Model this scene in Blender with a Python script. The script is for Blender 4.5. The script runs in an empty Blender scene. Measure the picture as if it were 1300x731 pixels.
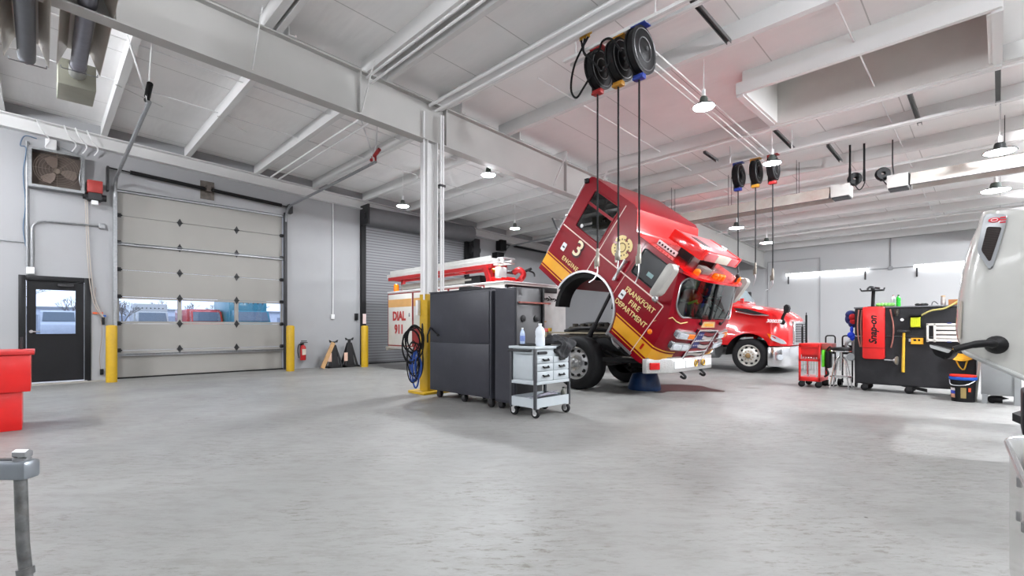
import bpy, bmesh, math, random
from mathutils import Vector, Matrix
random.seed(7)
SC = bpy.context.scene
COL = SC.collection
PI = math.pi
EYE = 1.15                      # lens height above the floor

# ------------------------------------------------------------------ materials
def s2l(c):
    c = c / 255.0
    return c / 12.92 if c <= 0.04045 else ((c + 0.055) / 1.055) ** 2.4
def rgb(t): return (s2l(t[0]), s2l(t[1]), s2l(t[2]), 1.0)
MATS = {}
def mat(name, c, rough=0.5, metal=0.0, var=0.06, scale=6.0, bump=0.0, bscale=40.0, coat=0.0, spec=0.5, dirt=None, dirt_amt=0.0, dscale=3.0):
    if name in MATS: return MATS[name]
    m = bpy.data.materials.new(name); m.use_nodes = True
    nt = m.node_tree; N = nt.nodes; Lk = nt.links
    b = N['Principled BSDF']
    b.inputs['Roughness'].default_value = rough; b.inputs['Metallic'].default_value = metal
    b.inputs['Specular IOR Level'].default_value = spec
    b.inputs['Coat Weight'].default_value = coat; b.inputs['Coat Roughness'].default_value = 0.06
    tc = N.new('ShaderNodeTexCoord')
    no = N.new('ShaderNodeTexNoise'); no.inputs['Scale'].default_value = scale; no.inputs['Detail'].default_value = 5
    Lk.new(tc.outputs['Object'], no.inputs['Vector'])
    cr = N.new('ShaderNodeValToRGB'); base = rgb(c)
    cr.color_ramp.elements[0].position = 0.3; cr.color_ramp.elements[1].position = 0.7
    cr.color_ramp.elements[0].color = [max(0, x * (1 - var)) for x in base[:3]] + [1]
    cr.color_ramp.elements[1].color = [min(1, x * (1 + var)) for x in base[:3]] + [1]
    Lk.new(no.outputs['Fac'], cr.inputs['Fac']); out = cr.outputs['Color']
    if dirt is not None:
        n2 = N.new('ShaderNodeTexNoise'); n2.inputs['Scale'].default_value = dscale; n2.inputs['Detail'].default_value = 8; n2.inputs['Roughness'].default_value = 0.7
        Lk.new(tc.outputs['Object'], n2.inputs['Vector'])
        r2 = N.new('ShaderNodeValToRGB'); r2.color_ramp.elements[0].position = 0.5; r2.color_ramp.elements[1].position = 0.75
        r2.color_ramp.elements[1].color = (dirt_amt,) * 3 + (1,); r2.color_ramp.elements[0].color = (0, 0, 0, 1)
        Lk.new(n2.outputs['Fac'], r2.inputs['Fac'])
        mx = N.new('ShaderNodeMixRGB'); Lk.new(r2.outputs['Color'], mx.inputs['Fac']); Lk.new(out, mx.inputs['Color1'])
        mx.inputs['Color2'].default_value = rgb(dirt); out = mx.outputs['Color']
    Lk.new(out, b.inputs['Base Color'])
    if bump > 0:
        nb = N.new('ShaderNodeTexNoise'); nb.inputs['Scale'].default_value = bscale; nb.inputs['Detail'].default_value = 4
        Lk.new(tc.outputs['Object'], nb.inputs['Vector'])
        bp = N.new('ShaderNodeBump'); bp.inputs['Strength'].default_value = bump; bp.inputs['Distance'].default_value = 0.01
        Lk.new(nb.outputs['Fac'], bp.inputs['Height']); Lk.new(bp.outputs['Normal'], b.inputs['Normal'])
    MATS[name] = m
    return m
def glow(name, c, strength):
    if name in MATS: return MATS[name]
    m = bpy.data.materials.new(name); m.use_nodes = True
    nt = m.node_tree; nt.nodes.clear()
    e = nt.nodes.new('ShaderNodeEmission'); o = nt.nodes.new('ShaderNodeOutputMaterial')
    e.inputs['Color'].default_value = rgb(c); e.inputs['Strength'].default_value = strength
    nt.links.new(e.outputs[0], o.inputs['Surface']); MATS[name] = m
    return m
def glass(name, tint, gloss=0.08):
    if name in MATS: return MATS[name]
    m = bpy.data.materials.new(name); m.use_nodes = True
    nt = m.node_tree; nt.nodes.clear(); N = nt.nodes
    t = N.new('ShaderNodeBsdfTransparent'); t.inputs['Color'].default_value = rgb(tint)
    g = N.new('ShaderNodeBsdfGlossy'); g.inputs['Roughness'].default_value = 0.02; g.inputs['Color'].default_value = (1, 1, 1, 1)
    f = N.new('ShaderNodeFresnel'); f.inputs['IOR'].default_value = 1.45
    ad = N.new('ShaderNodeMath'); ad.operation = 'ADD'; ad.inputs[1].default_value = gloss; ad.use_clamp = True
    nt.links.new(f.outputs[0], ad.inputs[0])
    mx = N.new('ShaderNodeMixShader'); o = N.new('ShaderNodeOutputMaterial')
    nt.links.new(ad.outputs[0], mx.inputs[0]); nt.links.new(t.outputs[0], mx.inputs[1]); nt.links.new(g.outputs[0], mx.inputs[2])
    nt.links.new(mx.outputs[0], o.inputs['Surface']); MATS[name] = m
    return m

def floor_material():
    m = bpy.data.materials.new('painted concrete floor'); m.use_nodes = True
    nt = m.node_tree; N = nt.nodes; Lk = nt.links; b = N['Principled BSDF']
    tc = N.new('ShaderNodeTexCoord')
    def noise(scale, detail, rough, stretch=(1, 1, 1), rot=0.0):
        mr_ = N.new('ShaderNodeMapping'); mr_.inputs['Rotation'].default_value = (0, 0, rot); Lk.new(tc.outputs['Object'], mr_.inputs['Vector'])
        mp = N.new('ShaderNodeMapping'); mp.inputs['Scale'].default_value = stretch
        Lk.new(mr_.outputs[0], mp.inputs['Vector'])
        n = N.new('ShaderNodeTexNoise'); n.inputs['Scale'].default_value = scale; n.inputs['Detail'].default_value = detail; n.inputs['Roughness'].default_value = rough
        Lk.new(mp.outputs[0], n.inputs['Vector']); return n.outputs['Fac']
    def ramp(fac, p0, c0, p1, c1):
        r = N.new('ShaderNodeValToRGB'); r.color_ramp.elements[0].position = p0; r.color_ramp.elements[1].position = p1
        r.color_ramp.elements[0].color = c0; r.color_ramp.elements[1].color = c1; Lk.new(fac, r.inputs['Fac']); return r.outputs['Color']
    def mix(fac, a, bb):
        x = N.new('ShaderNodeMixRGB'); Lk.new(fac, x.inputs['Fac'])
        if isinstance(a, tuple): x.inputs['Color1'].default_value = a
        else: Lk.new(a, x.inputs['Color1'])
        if isinstance(bb, tuple): x.inputs['Color2'].default_value = bb
        else: Lk.new(bb, x.inputs['Color2'])
        return x.outputs['Color']
    W = (1, 1, 1, 1); K = (0, 0, 0, 1)
    c = ramp(noise(0.55, 6, 0.6), 0.32, rgb((130, 130, 128)), 0.68, rgb((143, 143, 141)))
    c = mix(ramp(noise(9.0, 9, 0.78, (0.4, 1.3, 1), -0.79), 0.47, K, 0.64, (0.50,) * 3 + (1,)), c, rgb((112, 110, 106)))
    # broad worn lanes
    c = mix(ramp(noise(0.35, 4, 0.6, (0.5, 1.6, 1)), 0.56, K, 0.74, (0.30,) * 3 + (1,)), c, rgb((117, 115, 112)))
    # wear marks and small chips
    mk = N.new('ShaderNodeMath'); mk.operation = 'MULTIPLY'
    Lk.new(ramp(noise(20.0, 10, 0.8, (0.4, 1.3, 1), -0.79), 0.52, K, 0.60, W), mk.inputs[0])
    Lk.new(ramp(noise(0.8, 5, 0.75), 0.42, K, 0.62, (0.8,) * 3 + (1,)), mk.inputs[1])
    c = mix(mk.outputs[0], c, rgb((90, 84, 76)))
    vo = N.new('ShaderNodeTexVoronoi'); vo.inputs['Scale'].default_value = 3.0; Lk.new(tc.outputs['Object'], vo.inputs['Vector'])
    ck = N.new('ShaderNodeMath'); ck.operation = 'MULTIPLY'
    Lk.new(ramp(vo.outputs['Distance'], 0.026, W, 0.042, K), ck.inputs[0]); Lk.new(ramp(noise(1.3, 3, 0.6), 0.5, K, 0.56, W), ck.inputs[1])
    c = mix(ck.outputs[0], c, rgb((58, 52, 46)))
    # darkened area round the rolling cabinets; shade under the fire engine painted in
    def dark_patch(x, y, rx, ry, k, colr):
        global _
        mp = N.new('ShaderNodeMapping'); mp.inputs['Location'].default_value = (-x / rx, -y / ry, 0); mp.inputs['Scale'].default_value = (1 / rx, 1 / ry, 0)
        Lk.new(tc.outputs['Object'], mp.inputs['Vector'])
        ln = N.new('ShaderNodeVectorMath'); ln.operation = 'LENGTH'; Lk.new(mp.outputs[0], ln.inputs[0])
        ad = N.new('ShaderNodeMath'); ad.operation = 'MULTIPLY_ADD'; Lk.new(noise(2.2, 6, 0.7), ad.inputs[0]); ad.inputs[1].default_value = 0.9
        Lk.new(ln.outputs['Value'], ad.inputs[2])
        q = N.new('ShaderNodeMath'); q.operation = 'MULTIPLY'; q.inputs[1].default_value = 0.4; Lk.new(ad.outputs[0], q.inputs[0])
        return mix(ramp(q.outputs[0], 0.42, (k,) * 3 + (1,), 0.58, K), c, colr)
    c = dark_patch(-5.1, 4.3, 1.9, 1.0, 0.6, rgb((72, 71, 69)))
    def scuff(x, y, rx, ry, rot, k, colr, c):
        m1 = N.new('ShaderNodeMapping'); m1.inputs['Location'].default_value = (-x, -y, 0); Lk.new(tc.outputs['Object'], m1.inputs['Vector'])
        m2 = N.new('ShaderNodeMapping'); m2.inputs['Rotation'].default_value = (0, 0, -rot); Lk.new(m1.outputs[0], m2.inputs['Vector'])
        m3 = N.new('ShaderNodeMapping'); m3.inputs['Scale'].default_value = (1/rx, 1/ry, 0); Lk.new(m2.outputs[0], m3.inputs['Vector'])
        ln = N.new('ShaderNodeVectorMath'); ln.operation = 'LENGTH'; Lk.new(m3.outputs[0], ln.inputs[0])
        ad = N.new('ShaderNodeMath'); ad.operation = 'MULTIPLY_ADD'; Lk.new(noise(7, 8, 0.8), ad.inputs[0]); ad.inputs[1].default_value = 2.2; Lk.new(ln.outputs['Value'], ad.inputs[2])
        q = N.new('ShaderNodeMath'); q.operation = 'MULTIPLY'; q.inputs[1].default_value = 0.4; Lk.new(ad.outputs[0], q.inputs[0])
        return mix(ramp(q.outputs[0], 0.60, (k,)*3+(1,), 0.80, K), c, colr)
    BR = rgb((72, 62, 50))
    for x_, y_, rx_, ry_, ro_, k_ in ((-5.40,2.78,0.45,0.15,0.55,0.85),(-5.1,2.55,0.45,0.10,0.75,0.7),(-4.0,2.95,0.35,0.10,0.9,0.55),(-6.2,2.0,0.6,0.13,0.8,0.5),(-2.3,1.75,0.5,0.07,0.8,0.45),(-0.95,3.1,0.3,0.10,0.6,0.6),(-3.2,4.6,0.3,0.12,0.7,0.5),(-1.9,3.0,0.35,0.05,1.1,0.4),(-7.5,2.6,0.5,0.16,0.5,0.4)):
        c = scuff(x_, y_, rx_, ry_, ro_, k_, BR, c)
    c = scuff(-1.35, 2.0, 0.9, 0.35, 0.8, 0.35, rgb((100, 95, 86)), c); c = scuff(-2.4, 0.7, 0.9, 0.3, 0.8, 0.3, rgb((104, 100, 92)), c); c = scuff(-0.6, 6.3, 2.2, 0.5, 0.15, 0.3, rgb((112, 110, 108)), c)
    c = dark_patch(-4.9, 7.9, 1.5, 1.5, 0.6, rgb((62, 59, 56)))  # shade below the engine, painted into the floor colour
    Lk.new(c, b.inputs['Base Color'])
    rr = ramp(noise(1.2, 6, 0.6), 0.3, (0.36,) * 3 + (1,), 0.7, (0.55,) * 3 + (1,)); Lk.new(rr, b.inputs['Roughness'])
    b.inputs['Specular IOR Level'].default_value = 0.34
    bp = N.new('ShaderNodeBump'); bp.inputs['Strength'].default_value = 0.10; bp.inputs['Distance'].default_value = 0.01
    Lk.new(noise(16, 6, 0.7), bp.inputs['Height']); Lk.new(bp.outputs['Normal'], b.inputs['Normal'])
    return m
def deck_material():
    m = mat('white faced roof insulation', (238, 237, 236), 0.6, var=0.03, scale=1.5)
    nt = m.node_tree; N = nt.nodes; Lk = nt.links; b = N['Principled BSDF']
    tc = N.new('ShaderNodeTexCoord'); sx = N.new('ShaderNodeSeparateXYZ'); Lk.new(tc.outputs['Object'], sx.inputs[0])
    dv = N.new('ShaderNodeMath'); dv.operation = 'DIVIDE'; dv.inputs[1].default_value = 1.22; Lk.new(sx.outputs['X'], dv.inputs[0])
    fr = N.new('ShaderNodeMath'); fr.operation = 'FRACT'; Lk.new(dv.outputs[0], fr.inputs[0])
    lt = N.new('ShaderNodeMath'); lt.operation = 'LESS_THAN'; lt.inputs[1].default_value = 0.013; Lk.new(fr.outputs[0], lt.inputs[0])
    mul = N.new('ShaderNodeMath'); mul.operation = 'MULTIPLY'; mul.inputs[1].default_value = 0.5; Lk.new(lt.outputs[0], mul.inputs[0])
    mx = N.new('ShaderNodeMixRGB'); old = b.inputs['Base Color'].links[0].from_socket
    Lk.new(mul.outputs[0], mx.inputs['Fac']); Lk.new(old, mx.inputs['Color1']); mx.inputs['Color2'].default_value = rgb((120, 118, 114)); Lk.new(mx.outputs[0], b.inputs['Base Color'])
    wv = N.new('ShaderNodeTexNoise'); wv.inputs['Scale'].default_value = 1.1; wv.inputs['Detail'].default_value = 3
    mp = N.new('ShaderNodeMapping'); mp.inputs['Scale'].default_value = (0.5, 2.2, 1); Lk.new(tc.outputs['Object'], mp.inputs['Vector']); Lk.new(mp.outputs[0], wv.inputs['Vector'])
    bp = N.new('ShaderNodeBump'); bp.inputs['Strength'].default_value = 0.5; bp.inputs['Distance'].default_value = 0.06
    Lk.new(wv.outputs['Fac'], bp.inputs['Height']); Lk.new(bp.outputs['Normal'], b.inputs['Normal'])
    return m
def band_material(name, c1, c2, axis, period, duty, rough=0.4, metal=0.0, bump=0.6):
    """fine ribs (slats, corrugation, treads) along one object axis"""
    if name in MATS: return MATS[name]
    m = bpy.data.materials.new(name); m.use_nodes = True
    nt = m.node_tree; N = nt.nodes; Lk = nt.links; b = N['Principled BSDF']
    b.inputs['Roughness'].default_value = rough; b.inputs['Metallic'].default_value = metal
    tc = N.new('ShaderNodeTexCoord'); sx = N.new('ShaderNodeSeparateXYZ'); Lk.new(tc.outputs['Object'], sx.inputs[0])
    dv = N.new('ShaderNodeMath'); dv.operation = 'DIVIDE'; dv.inputs[1].default_value = period; Lk.new(sx.outputs[axis], dv.inputs[0])
    fr = N.new('ShaderNodeMath'); fr.operation = 'FRACT'; Lk.new(dv.outputs[0], fr.inputs[0])
    r = N.new('ShaderNodeValToRGB'); r.color_ramp.elements[0].position = duty; r.color_ramp.elements[1].position = min(1, duty + 0.12)
    r.color_ramp.elements[0].color = rgb(c1); r.color_ramp.elements[1].color = rgb(c2); Lk.new(fr.outputs[0], r.inputs['Fac']); Lk.new(r.outputs['Color'], b.inputs['Base Color'])
    if bump:
        bp = N.new('ShaderNodeBump'); bp.inputs['Strength'].default_value = bump; bp.inputs['Distance'].default_value = 0.01
        Lk.new(fr.outputs[0], bp.inputs['Height']); Lk.new(bp.outputs['Normal'], b.inputs['Normal'])
    MATS[name] = m
    return m

M_WALL = mat('white wall paint', (159, 160, 162), 0.55, var=0.02, scale=0.8, dirt=(146, 143, 138), dirt_amt=0.18, dscale=1.2)
M_STEEL = mat('white painted steel', (214, 214, 213), 0.5, var=0.03, scale=2)
M_PIPEW = mat('white painted pipe', (226, 226, 226), 0.45, var=0.02)
M_GALV = mat('galvanised steel', (150, 152, 154), 0.38, 0.7, var=0.12, scale=20)
M_DKST = mat('dark steel', (52, 52, 54), 0.45, 0.5, var=0.15)
M_BLACK = mat('black plastic', (15, 15, 17), 0.5, var=0.1, spec=0.3)
M_RUBBER = mat('black rubber', (20, 20, 22), 0.75, spec=0.3, var=0.15, scale=15)
M_TIRE = mat('truck tyre rubber', (24, 24, 26), 0.75, spec=0.3, var=0.2, scale=12, bump=0.2, bscale=30)
M_CHROME = mat('chrome', (232, 233, 235), 0.2, 1.0, var=0.02)
M_ALU = mat('brushed aluminium', (196, 197, 198), 0.3, 0.85, var=0.06, scale=30)
M_TREAD = mat('diamond tread plate', (205, 205, 203), 0.32, 0.6, var=0.14, scale=60, bump=0.5, bscale=70)
M_YEL = mat('yellow safety paint', (190, 152, 16), 0.45, var=0.08, scale=3, dirt=(120, 95, 20), dirt_amt=0.35, dscale=4)
M_DOOR = mat('beige sectional door skin', (151, 149, 144), 0.5, var=0.02, scale=2)
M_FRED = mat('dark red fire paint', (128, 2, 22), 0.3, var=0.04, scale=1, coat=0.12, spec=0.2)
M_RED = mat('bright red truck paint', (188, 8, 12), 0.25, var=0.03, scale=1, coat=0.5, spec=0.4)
M_TOOLRED = mat('red tool enamel', (214, 20, 18), 0.35, var=0.05, coat=0.3)
M_GOLD = mat('gold leaf vinyl', (224, 160, 34), 0.35, var=0.05)
M_CREAM = mat('cream gold lettering', (232, 208, 140), 0.4, var=0.04)
M_WHITE = mat('white truck paint', (180, 180, 175), 0.22, var=0.02, coat=0.7)
M_BODYW = mat('off white engine body', (214, 212, 205), 0.3, var=0.03, coat=0.3)
M_CAB = mat('charcoal cabinet steel', (47, 48, 55), 0.45, spec=0.35, var=0.08, scale=2, dirt=(72, 73, 80), dirt_amt=0.3)
M_CART = mat('light grey cart enamel', (178, 186, 190), 0.4, var=0.04)
M_TXRED = mat('red vinyl lettering', (176, 44, 40), 0.5, var=0.04)
M_ORST = mat('faded orange stripe', (222, 170, 104), 0.5, var=0.05)
M_CLEAR = glass('window glass', (235, 242, 248), 0.02)
M_TINT = glass('tinted cab glass', (84, 96, 96), 0.05)
M_WSHD = glass('windshield glass', (205, 220, 216), 0.03)
M_AMBER = mat('amber lens', (240, 120, 10), 0.2, var=0.05)
M_LENS = mat('headlight lens', (218, 224, 230), 0.1, 0.4, var=0.1, scale=40)

# ------------------------------------------------------------------ mesh helpers
ORG = {}
class MB:
    def __init__(s): s.bm = bmesh.new()
    def _add(s, verts, faces, M=None):
        vs = [s.bm.verts.new((M @ Vector(v)) if M else v) for v in verts]
        for f in faces:
            try: s.bm.faces.new([vs[i] for i in f])
            except ValueError: pass
        return vs
    def box(s, x0, x1, y0, y1, z0, z1, M=None, bev=0.0, seg=2):
        v = [(x0,y0,z0),(x1,y0,z0),(x1,y1,z0),(x0,y1,z0),(x0,y0,z1),(x1,y0,z1),(x1,y1,z1),(x0,y1,z1)]
        vs = s._add(v, [(0,3,2,1),(4,5,6,7),(0,1,5,4),(1,2,6,5),(2,3,7,6),(3,0,4,7)], M)
        if bev > 0:
            es = list({e for q in vs for e in q.link_edges})
            bmesh.ops.bevel(s.bm, geom=es, offset=bev, segments=seg, profile=0.5, affect='EDGES')
        return s
    def obox(s, c, size, M=None, bev=0.0, rot=None):
        T = Matrix.Translation(c) @ (rot.to_4x4() if rot else Matrix())
        a, b, d = size[0]/2, size[1]/2, size[2]/2
        return s.box(-a, a, -b, b, -d, d, (M @ T) if M else T, bev)
    def cyl(s, p0, p1, r, r2=None, seg=16, cap=True):
        return s.tube([p0, p1], [r, r if r2 is None else r2], seg, cap)
    def tube(s, pts, r, seg=8, cap=True, closed=False):
        pts = [Vector(p) for p in pts]; n = len(pts)
        rs = r if isinstance(r, (list, tuple)) else [r] * n
        rings = []; up = None
        for i, p in enumerate(pts):
            a = pts[i-1] if (i > 0 or closed) else p
            b = pts[(i+1) % n] if (i < n-1 or closed) else p
            t = (b - a)
            if t.length < 1e-9: t = Vector((0,0,1))
            t.normalize()
            if up is None: up = Vector((0,0,1)) if abs(t.z) < 0.9 else Vector((1,0,0))
            x = up - t * up.dot(t)
            if x.length < 1e-6: x = Vector((1,0,0)) - t * t.x
            x.normalize(); y = t.cross(x); up = x
            rings.append([s.bm.verts.new(p + (x * math.cos(k*2*PI/seg) + y * math.sin(k*2*PI/seg)) * rs[i]) for k in range(seg)])
        for i in range(n if closed else n-1):
            A, B = rings[i], rings[(i+1) % n]
            for k in range(seg): s.bm.faces.new((A[k], A[(k+1) % seg], B[(k+1) % seg], B[k]))
        if cap and not closed:
            s.bm.faces.new(rings[0][::-1]); s.bm.faces.new(rings[-1])
        return s
    def prism(s, poly, vec, bev=0.0, seg=2):
        n = len(poly); vec = Vector(vec)
        v = [Vector(p) for p in poly] + [Vector(p) + vec for p in poly]
        vs = s._add(v, [tuple(range(n))[::-1], tuple(range(n, 2*n))] + [(i, (i+1) % n, n + (i+1) % n, n + i) for i in range(n)])
        if bev > 0:
            es = list({e for q in vs for e in q.link_edges})
            bmesh.ops.bevel(s.bm, geom=es, offset=bev, segments=seg, profile=0.5, affect='EDGES')
        return s
    def lathe(s, prof, o, axis, seg=24):
        """prof: (radius, distance along axis); open ends stay open"""
        o = Vector(o); a = Vector(axis).normalized()
        u = Vector((0,0,1)) if abs(a.z) < 0.9 else Vector((1,0,0)); x = (u - a * u.dot(a)).normalized(); y = a.cross(x)
        rings = []
        for r, h in prof:
            rings.append([s.bm.verts.new(o + a*h + (x*math.cos(k*2*PI/seg) + y*math.sin(k*2*PI/seg)) * max(r, 1e-4)) for k in range(seg)])
        for A, B in zip(rings, rings[1:]):
            for k in range(seg): s.bm.faces.new((A[k], A[(k+1) % seg], B[(k+1) % seg], B[k]))
        return s
    def ball(s, c, r, sc=(1,1,1), seg=12):
        M = Matrix.Translation(c) @ Matrix.Diagonal((sc[0]*r, sc[1]*r, sc[2]*r, 1))
        bmesh.ops.create_uvsphere(s.bm, u_segments=seg, v_segments=max(6, seg//2+2), radius=1, matrix=M)
        return s
    def quad(s, pts):
        s._add(pts, [tuple(range(len(pts)))]); return s
    def grid(s, rows):
        vs = [[s.bm.verts.new(p) for p in r] for r in rows]
        for A, B in zip(vs, vs[1:]):
            for k in range(len(A)-1): s.bm.faces.new((A[k], A[k+1], B[k+1], B[k]))
        return s
    def holed(s, loops):
        """planar sheet from an outer loop and hole loops"""
        es = []
        for lp in loops:
            vs = [s.bm.verts.new(p) for p in lp]
            es += [s.bm.edges.new((vs[i], vs[(i+1) % len(vs)])) for i in range(len(vs))]
        bmesh.ops.triangle_fill(s.bm, use_beauty=True, use_dissolve=True, edges=es)
        return s
    def build(s, name, m, parent=None, loc=None, sharp=38, weld=True):
        bm = s.bm
        if weld: bmesh.ops.remove_doubles(bm, verts=bm.verts, dist=1e-5)
        bmesh.ops.recalc_face_normals(bm, faces=bm.faces)
        for f in bm.faces: f.smooth = True
        for e in bm.edges:
            if len(e.link_faces) > 2 or (len(e.link_faces) == 2 and e.calc_face_angle(0) > math.radians(sharp)): e.smooth = False
        if parent is not None: o0 = ORG[parent.name]
        elif loc is not None: o0 = Vector(loc)
        else:
            xs = [v.co for v in bm.verts]; lo = [min(v[i] for v in xs) for i in range(3)]; hi = [max(v[i] for v in xs) for i in range(3)]
            o0 = Vector(((lo[0]+hi[0])/2, (lo[1]+hi[1])/2, lo[2]))
        bmesh.ops.translate(bm, verts=bm.verts, vec=-o0)
        me = bpy.data.meshes.new(name); bm.to_mesh(me); bm.free()
        ob = bpy.data.objects.new(name, me); COL.objects.link(ob); me.materials.append(m)
        if parent is not None: ob.parent = parent
        else: ob.location = o0
        ORG[ob.name] = o0
        return ob
def tag(o, label, cat, group=None):
    o['label'] = label; o['category'] = cat
    if group: o['group'] = group
    return o
def struct(o, label=None):
    o['kind'] = 'structure'
    if label: o['label'] = label
    return o
def thing(name, label, cat, loc, group=None):
    o = bpy.data.objects.new(name, None); COL.objects.link(o); o.location = loc; o.empty_display_size = 0.2
    ORG[o.name] = Vector(loc); return tag(o, label, cat, group)
def copy_tree(o, parent=None):
    c = o.copy(); COL.objects.link(c); c.parent = parent
    ORG[c.name] = ORG[o.name].copy()
    for ch in list(o.children): copy_tree(ch, c)
    return c
def dup(o, loc, label, group=None, rz=None):
    c = copy_tree(o); c.location = loc; c['label'] = label
    if group: c['group'] = group
    if rz is not None: c.rotation_euler = (0, 0, rz)
    ORG[c.name] = Vector(loc); return c
def text(name, body, m, parent, origin, xd, yd, size, depth=0.002, bold=0.0, align='CENTER', shear=0.0, space=1.0, sx=1.0):
    cu = bpy.data.curves.new('t', 'FONT'); cu.body = body; cu.size = size; cu.align_x = align; cu.align_y = 'CENTER'
    cu.extrude = depth; cu.offset = bold; cu.shear = shear; cu.space_character = space; cu.resolution_u = 3
    to = bpy.data.objects.new('t', cu); COL.objects.link(to)
    dg = bpy.context.evaluated_depsgraph_get(); me = bpy.data.meshes.new_from_object(to.evaluated_get(dg))
    bpy.data.objects.remove(to); bpy.data.curves.remove(cu)
    xd = Vector(xd).normalized(); yd = Vector(yd).normalized(); zd = xd.cross(yd)
    o0 = Vector(origin) - ORG[parent.name]
    T = Matrix(((xd.x*sx, yd.x, zd.x, o0.x), (xd.y*sx, yd.y, zd.y, o0.y), (xd.z*sx, yd.z, zd.z, o0.z), (0,0,0,1)))
    me.transform(T); me.materials.clear(); me.materials.append(m); me.name = name
    ob = bpy.data.objects.new(name, me); COL.objects.link(ob); ob.parent = parent; ORG[ob.name] = ORG[parent.name]
    return ob
def arc(c, r, a0, a1, n, plane='xz'):
    out = []
    for i in range(n+1):
        a = math.radians(a0 + (a1-a0)*i/n); p, q = r*math.cos(a), r*math.sin(a)
        out.append({'xz': (c[0]+p, c[1], c[2]+q), 'yz': (c[0], c[1]+p, c[2]+q), 'xy': (c[0]+p, c[1]+q, c[2])}[plane])
    return out
def bez(pts, n=6):
    """Catmull-Rom through points"""
    P = [Vector(p) for p in pts]; out = []
    for i in range(len(P)-1):
        p0 = P[max(0,i-1)]; p1 = P[i]; p2 = P[i+1]; p3 = P[min(len(P)-1,i+2)]
        for k in range(n):
            t = k/n
            out.append(0.5*((2*p1)+(-p0+p2)*t+(2*p0-5*p1+4*p2-p3)*t*t+(-p0+3*p1-3*p2+p3)*t**3))
    out.append(P[-1]); return out

# ------------------------------------------------------------------ the building
XL, YF, XR, YB = -13.66, 21.97, 9.0, -9.0
def zr(y): return 5.30 - 0.044*y                # top of the rafters
def zd(y): return zr(y) + 0.24                  # underside of the roof deck

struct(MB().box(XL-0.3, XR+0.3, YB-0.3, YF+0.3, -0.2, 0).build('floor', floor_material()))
def wall_y(name, x0, x1, ya, yb, holes, m, top):
    """wall along Y between x0 and x1 with rectangular openings (y0,y1,z0,z1)"""
    ys = sorted({ya, yb, *[h[0] for h in holes], *[h[1] for h in holes]}); zs = sorted({0, 3.9, 4.4, *[h[2] for h in holes], *[h[3] for h in holes]})
    b = MB()
    for a, c in zip(ys, ys[1:]):
        for p, q in zip(zs, zs[1:]):
            if any(h[0] <= a and c <= h[1] and h[2] <= p and q <= h[3] for h in holes): continue
            if q == zs[-1]:
                b.prism([(x0,a,p),(x0,c,p),(x0,c,top(c)),(x0,a,top(a))], (x1-x0,0,0))
            else: b.box(x0, x1, a, c, p, q)
    return b.build(name, m)
DM = (-0.25, 0.715, 0.0, 2.13)       # man door
DG = (1.2, 4.72, 0.0, 4.2)           # sectional door
DR = (7.05, 11.05, 0.0, 4.25)        # rolling door
struct(wall_y('wall_left', XL-0.2, XL, YB, YF, [DM, DG, DR], M_WALL, lambda y: zd(y)+0.02))
def wall_x(name, y0, y1, xa, xb, m, top):
    return struct(MB().box(xa, xb, y0, y1, 0, top).build(name, m))
wall_x('wall_far', YF, YF+0.2, XL-0.2, XR+0.2, mat('bright white block wall', (186, 187, 188), 0.55, var=0.02, scale=0.8), zd(YF)+0.05)
wall_x('wall_near', YB-0.2, YB, XL-0.2, XR+0.2, M_WALL, zd(YB)+0.05)
struct(wall_y('wall_right', XR, XR+0.2, YB, YF, [], M_WALL, lambda y: zd(y)+0.02))
struct(MB().prism([(XL+0.01,16.5,0),(XL+0.01,YF-0.01,0),(XL+0.01,YF-0.01,zd(YF)-0.01),(XL+0.01,16.5,zd(16.5)-0.01)], (-8.1-XL,0,0)).build('wall_office', M_WALL))

# roof deck with the opening of the skylight well
SK = (-2.86, -0.06, 7.93, 9.52)
dk = MB()
def slab(x0, x1, y0, y1):
    dk.prism([(x0,y0,zd(y0)),(x0,y1,zd(y1)),(x0,y1,zd(y1)+0.15),(x0,y0,zd(y0)+0.15)], (x1-x0,0,0))
slab(XL-0.2, XR+0.2, YB-0.2, SK[2]); slab(XL-0.2, XR+0.2, SK[3], YF+0.2); slab(XL-0.2, SK[0], SK[2], SK[3]); slab(SK[1], XR+0.2, SK[2], SK[3])
struct(dk.build('ceiling', deck_material(), loc=(0,0,0)))
M_WELL = mat('white skylight well', (214, 213, 210), 0.5, var=0.02)
sw = MB(); t = 0.05; zt0, zb0 = zd(8.7)+0.42, zr(8.7)-0.06
sw.box(SK[0], SK[1], SK[2], SK[2]+t, zb0, zt0); sw.box(SK[0], SK[1], SK[3]-t, SK[3], zb0-0.06, zt0)
sw.box(SK[0], SK[0]+t, SK[2]+t, SK[3]-t, zb0-0.03, zt0); sw.box(SK[1]-t, SK[1], SK[2]+t, SK[3]-t, zb0-0.03, zt0)
struct(sw.build('trim_1', M_WELL), 'white rectangular skylight well framed between roof purlins')
struct(MB().box(SK[0], SK[1], SK[2], SK[3], zt0, zt0+0.06).build('trim_2', mat('grey skylight cover', (168, 165, 158), 0.7, var=0.04)), 'grey cover closing the top of the skylight well')
sl = MB(); sl.box(SK[0]-0.08, SK[1]+0.08, SK[2]-0.05, SK[2]+0.02, zb0-0.02, zb0+0.16); sl.box(SK[0]-0.08, SK[1]+0.08, SK[3]-0.02, SK[3]+0.06, zb0-0.09, zb0+0.12)
sl.box(SK[0]-0.09, SK[0]+0.01, SK[2], SK[3], zb0-0.05, zb0+0.12); sl.box(SK[1]-0.01, SK[1]+0.09, SK[2], SK[3], zb0-0.05, zb0+0.12)
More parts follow.
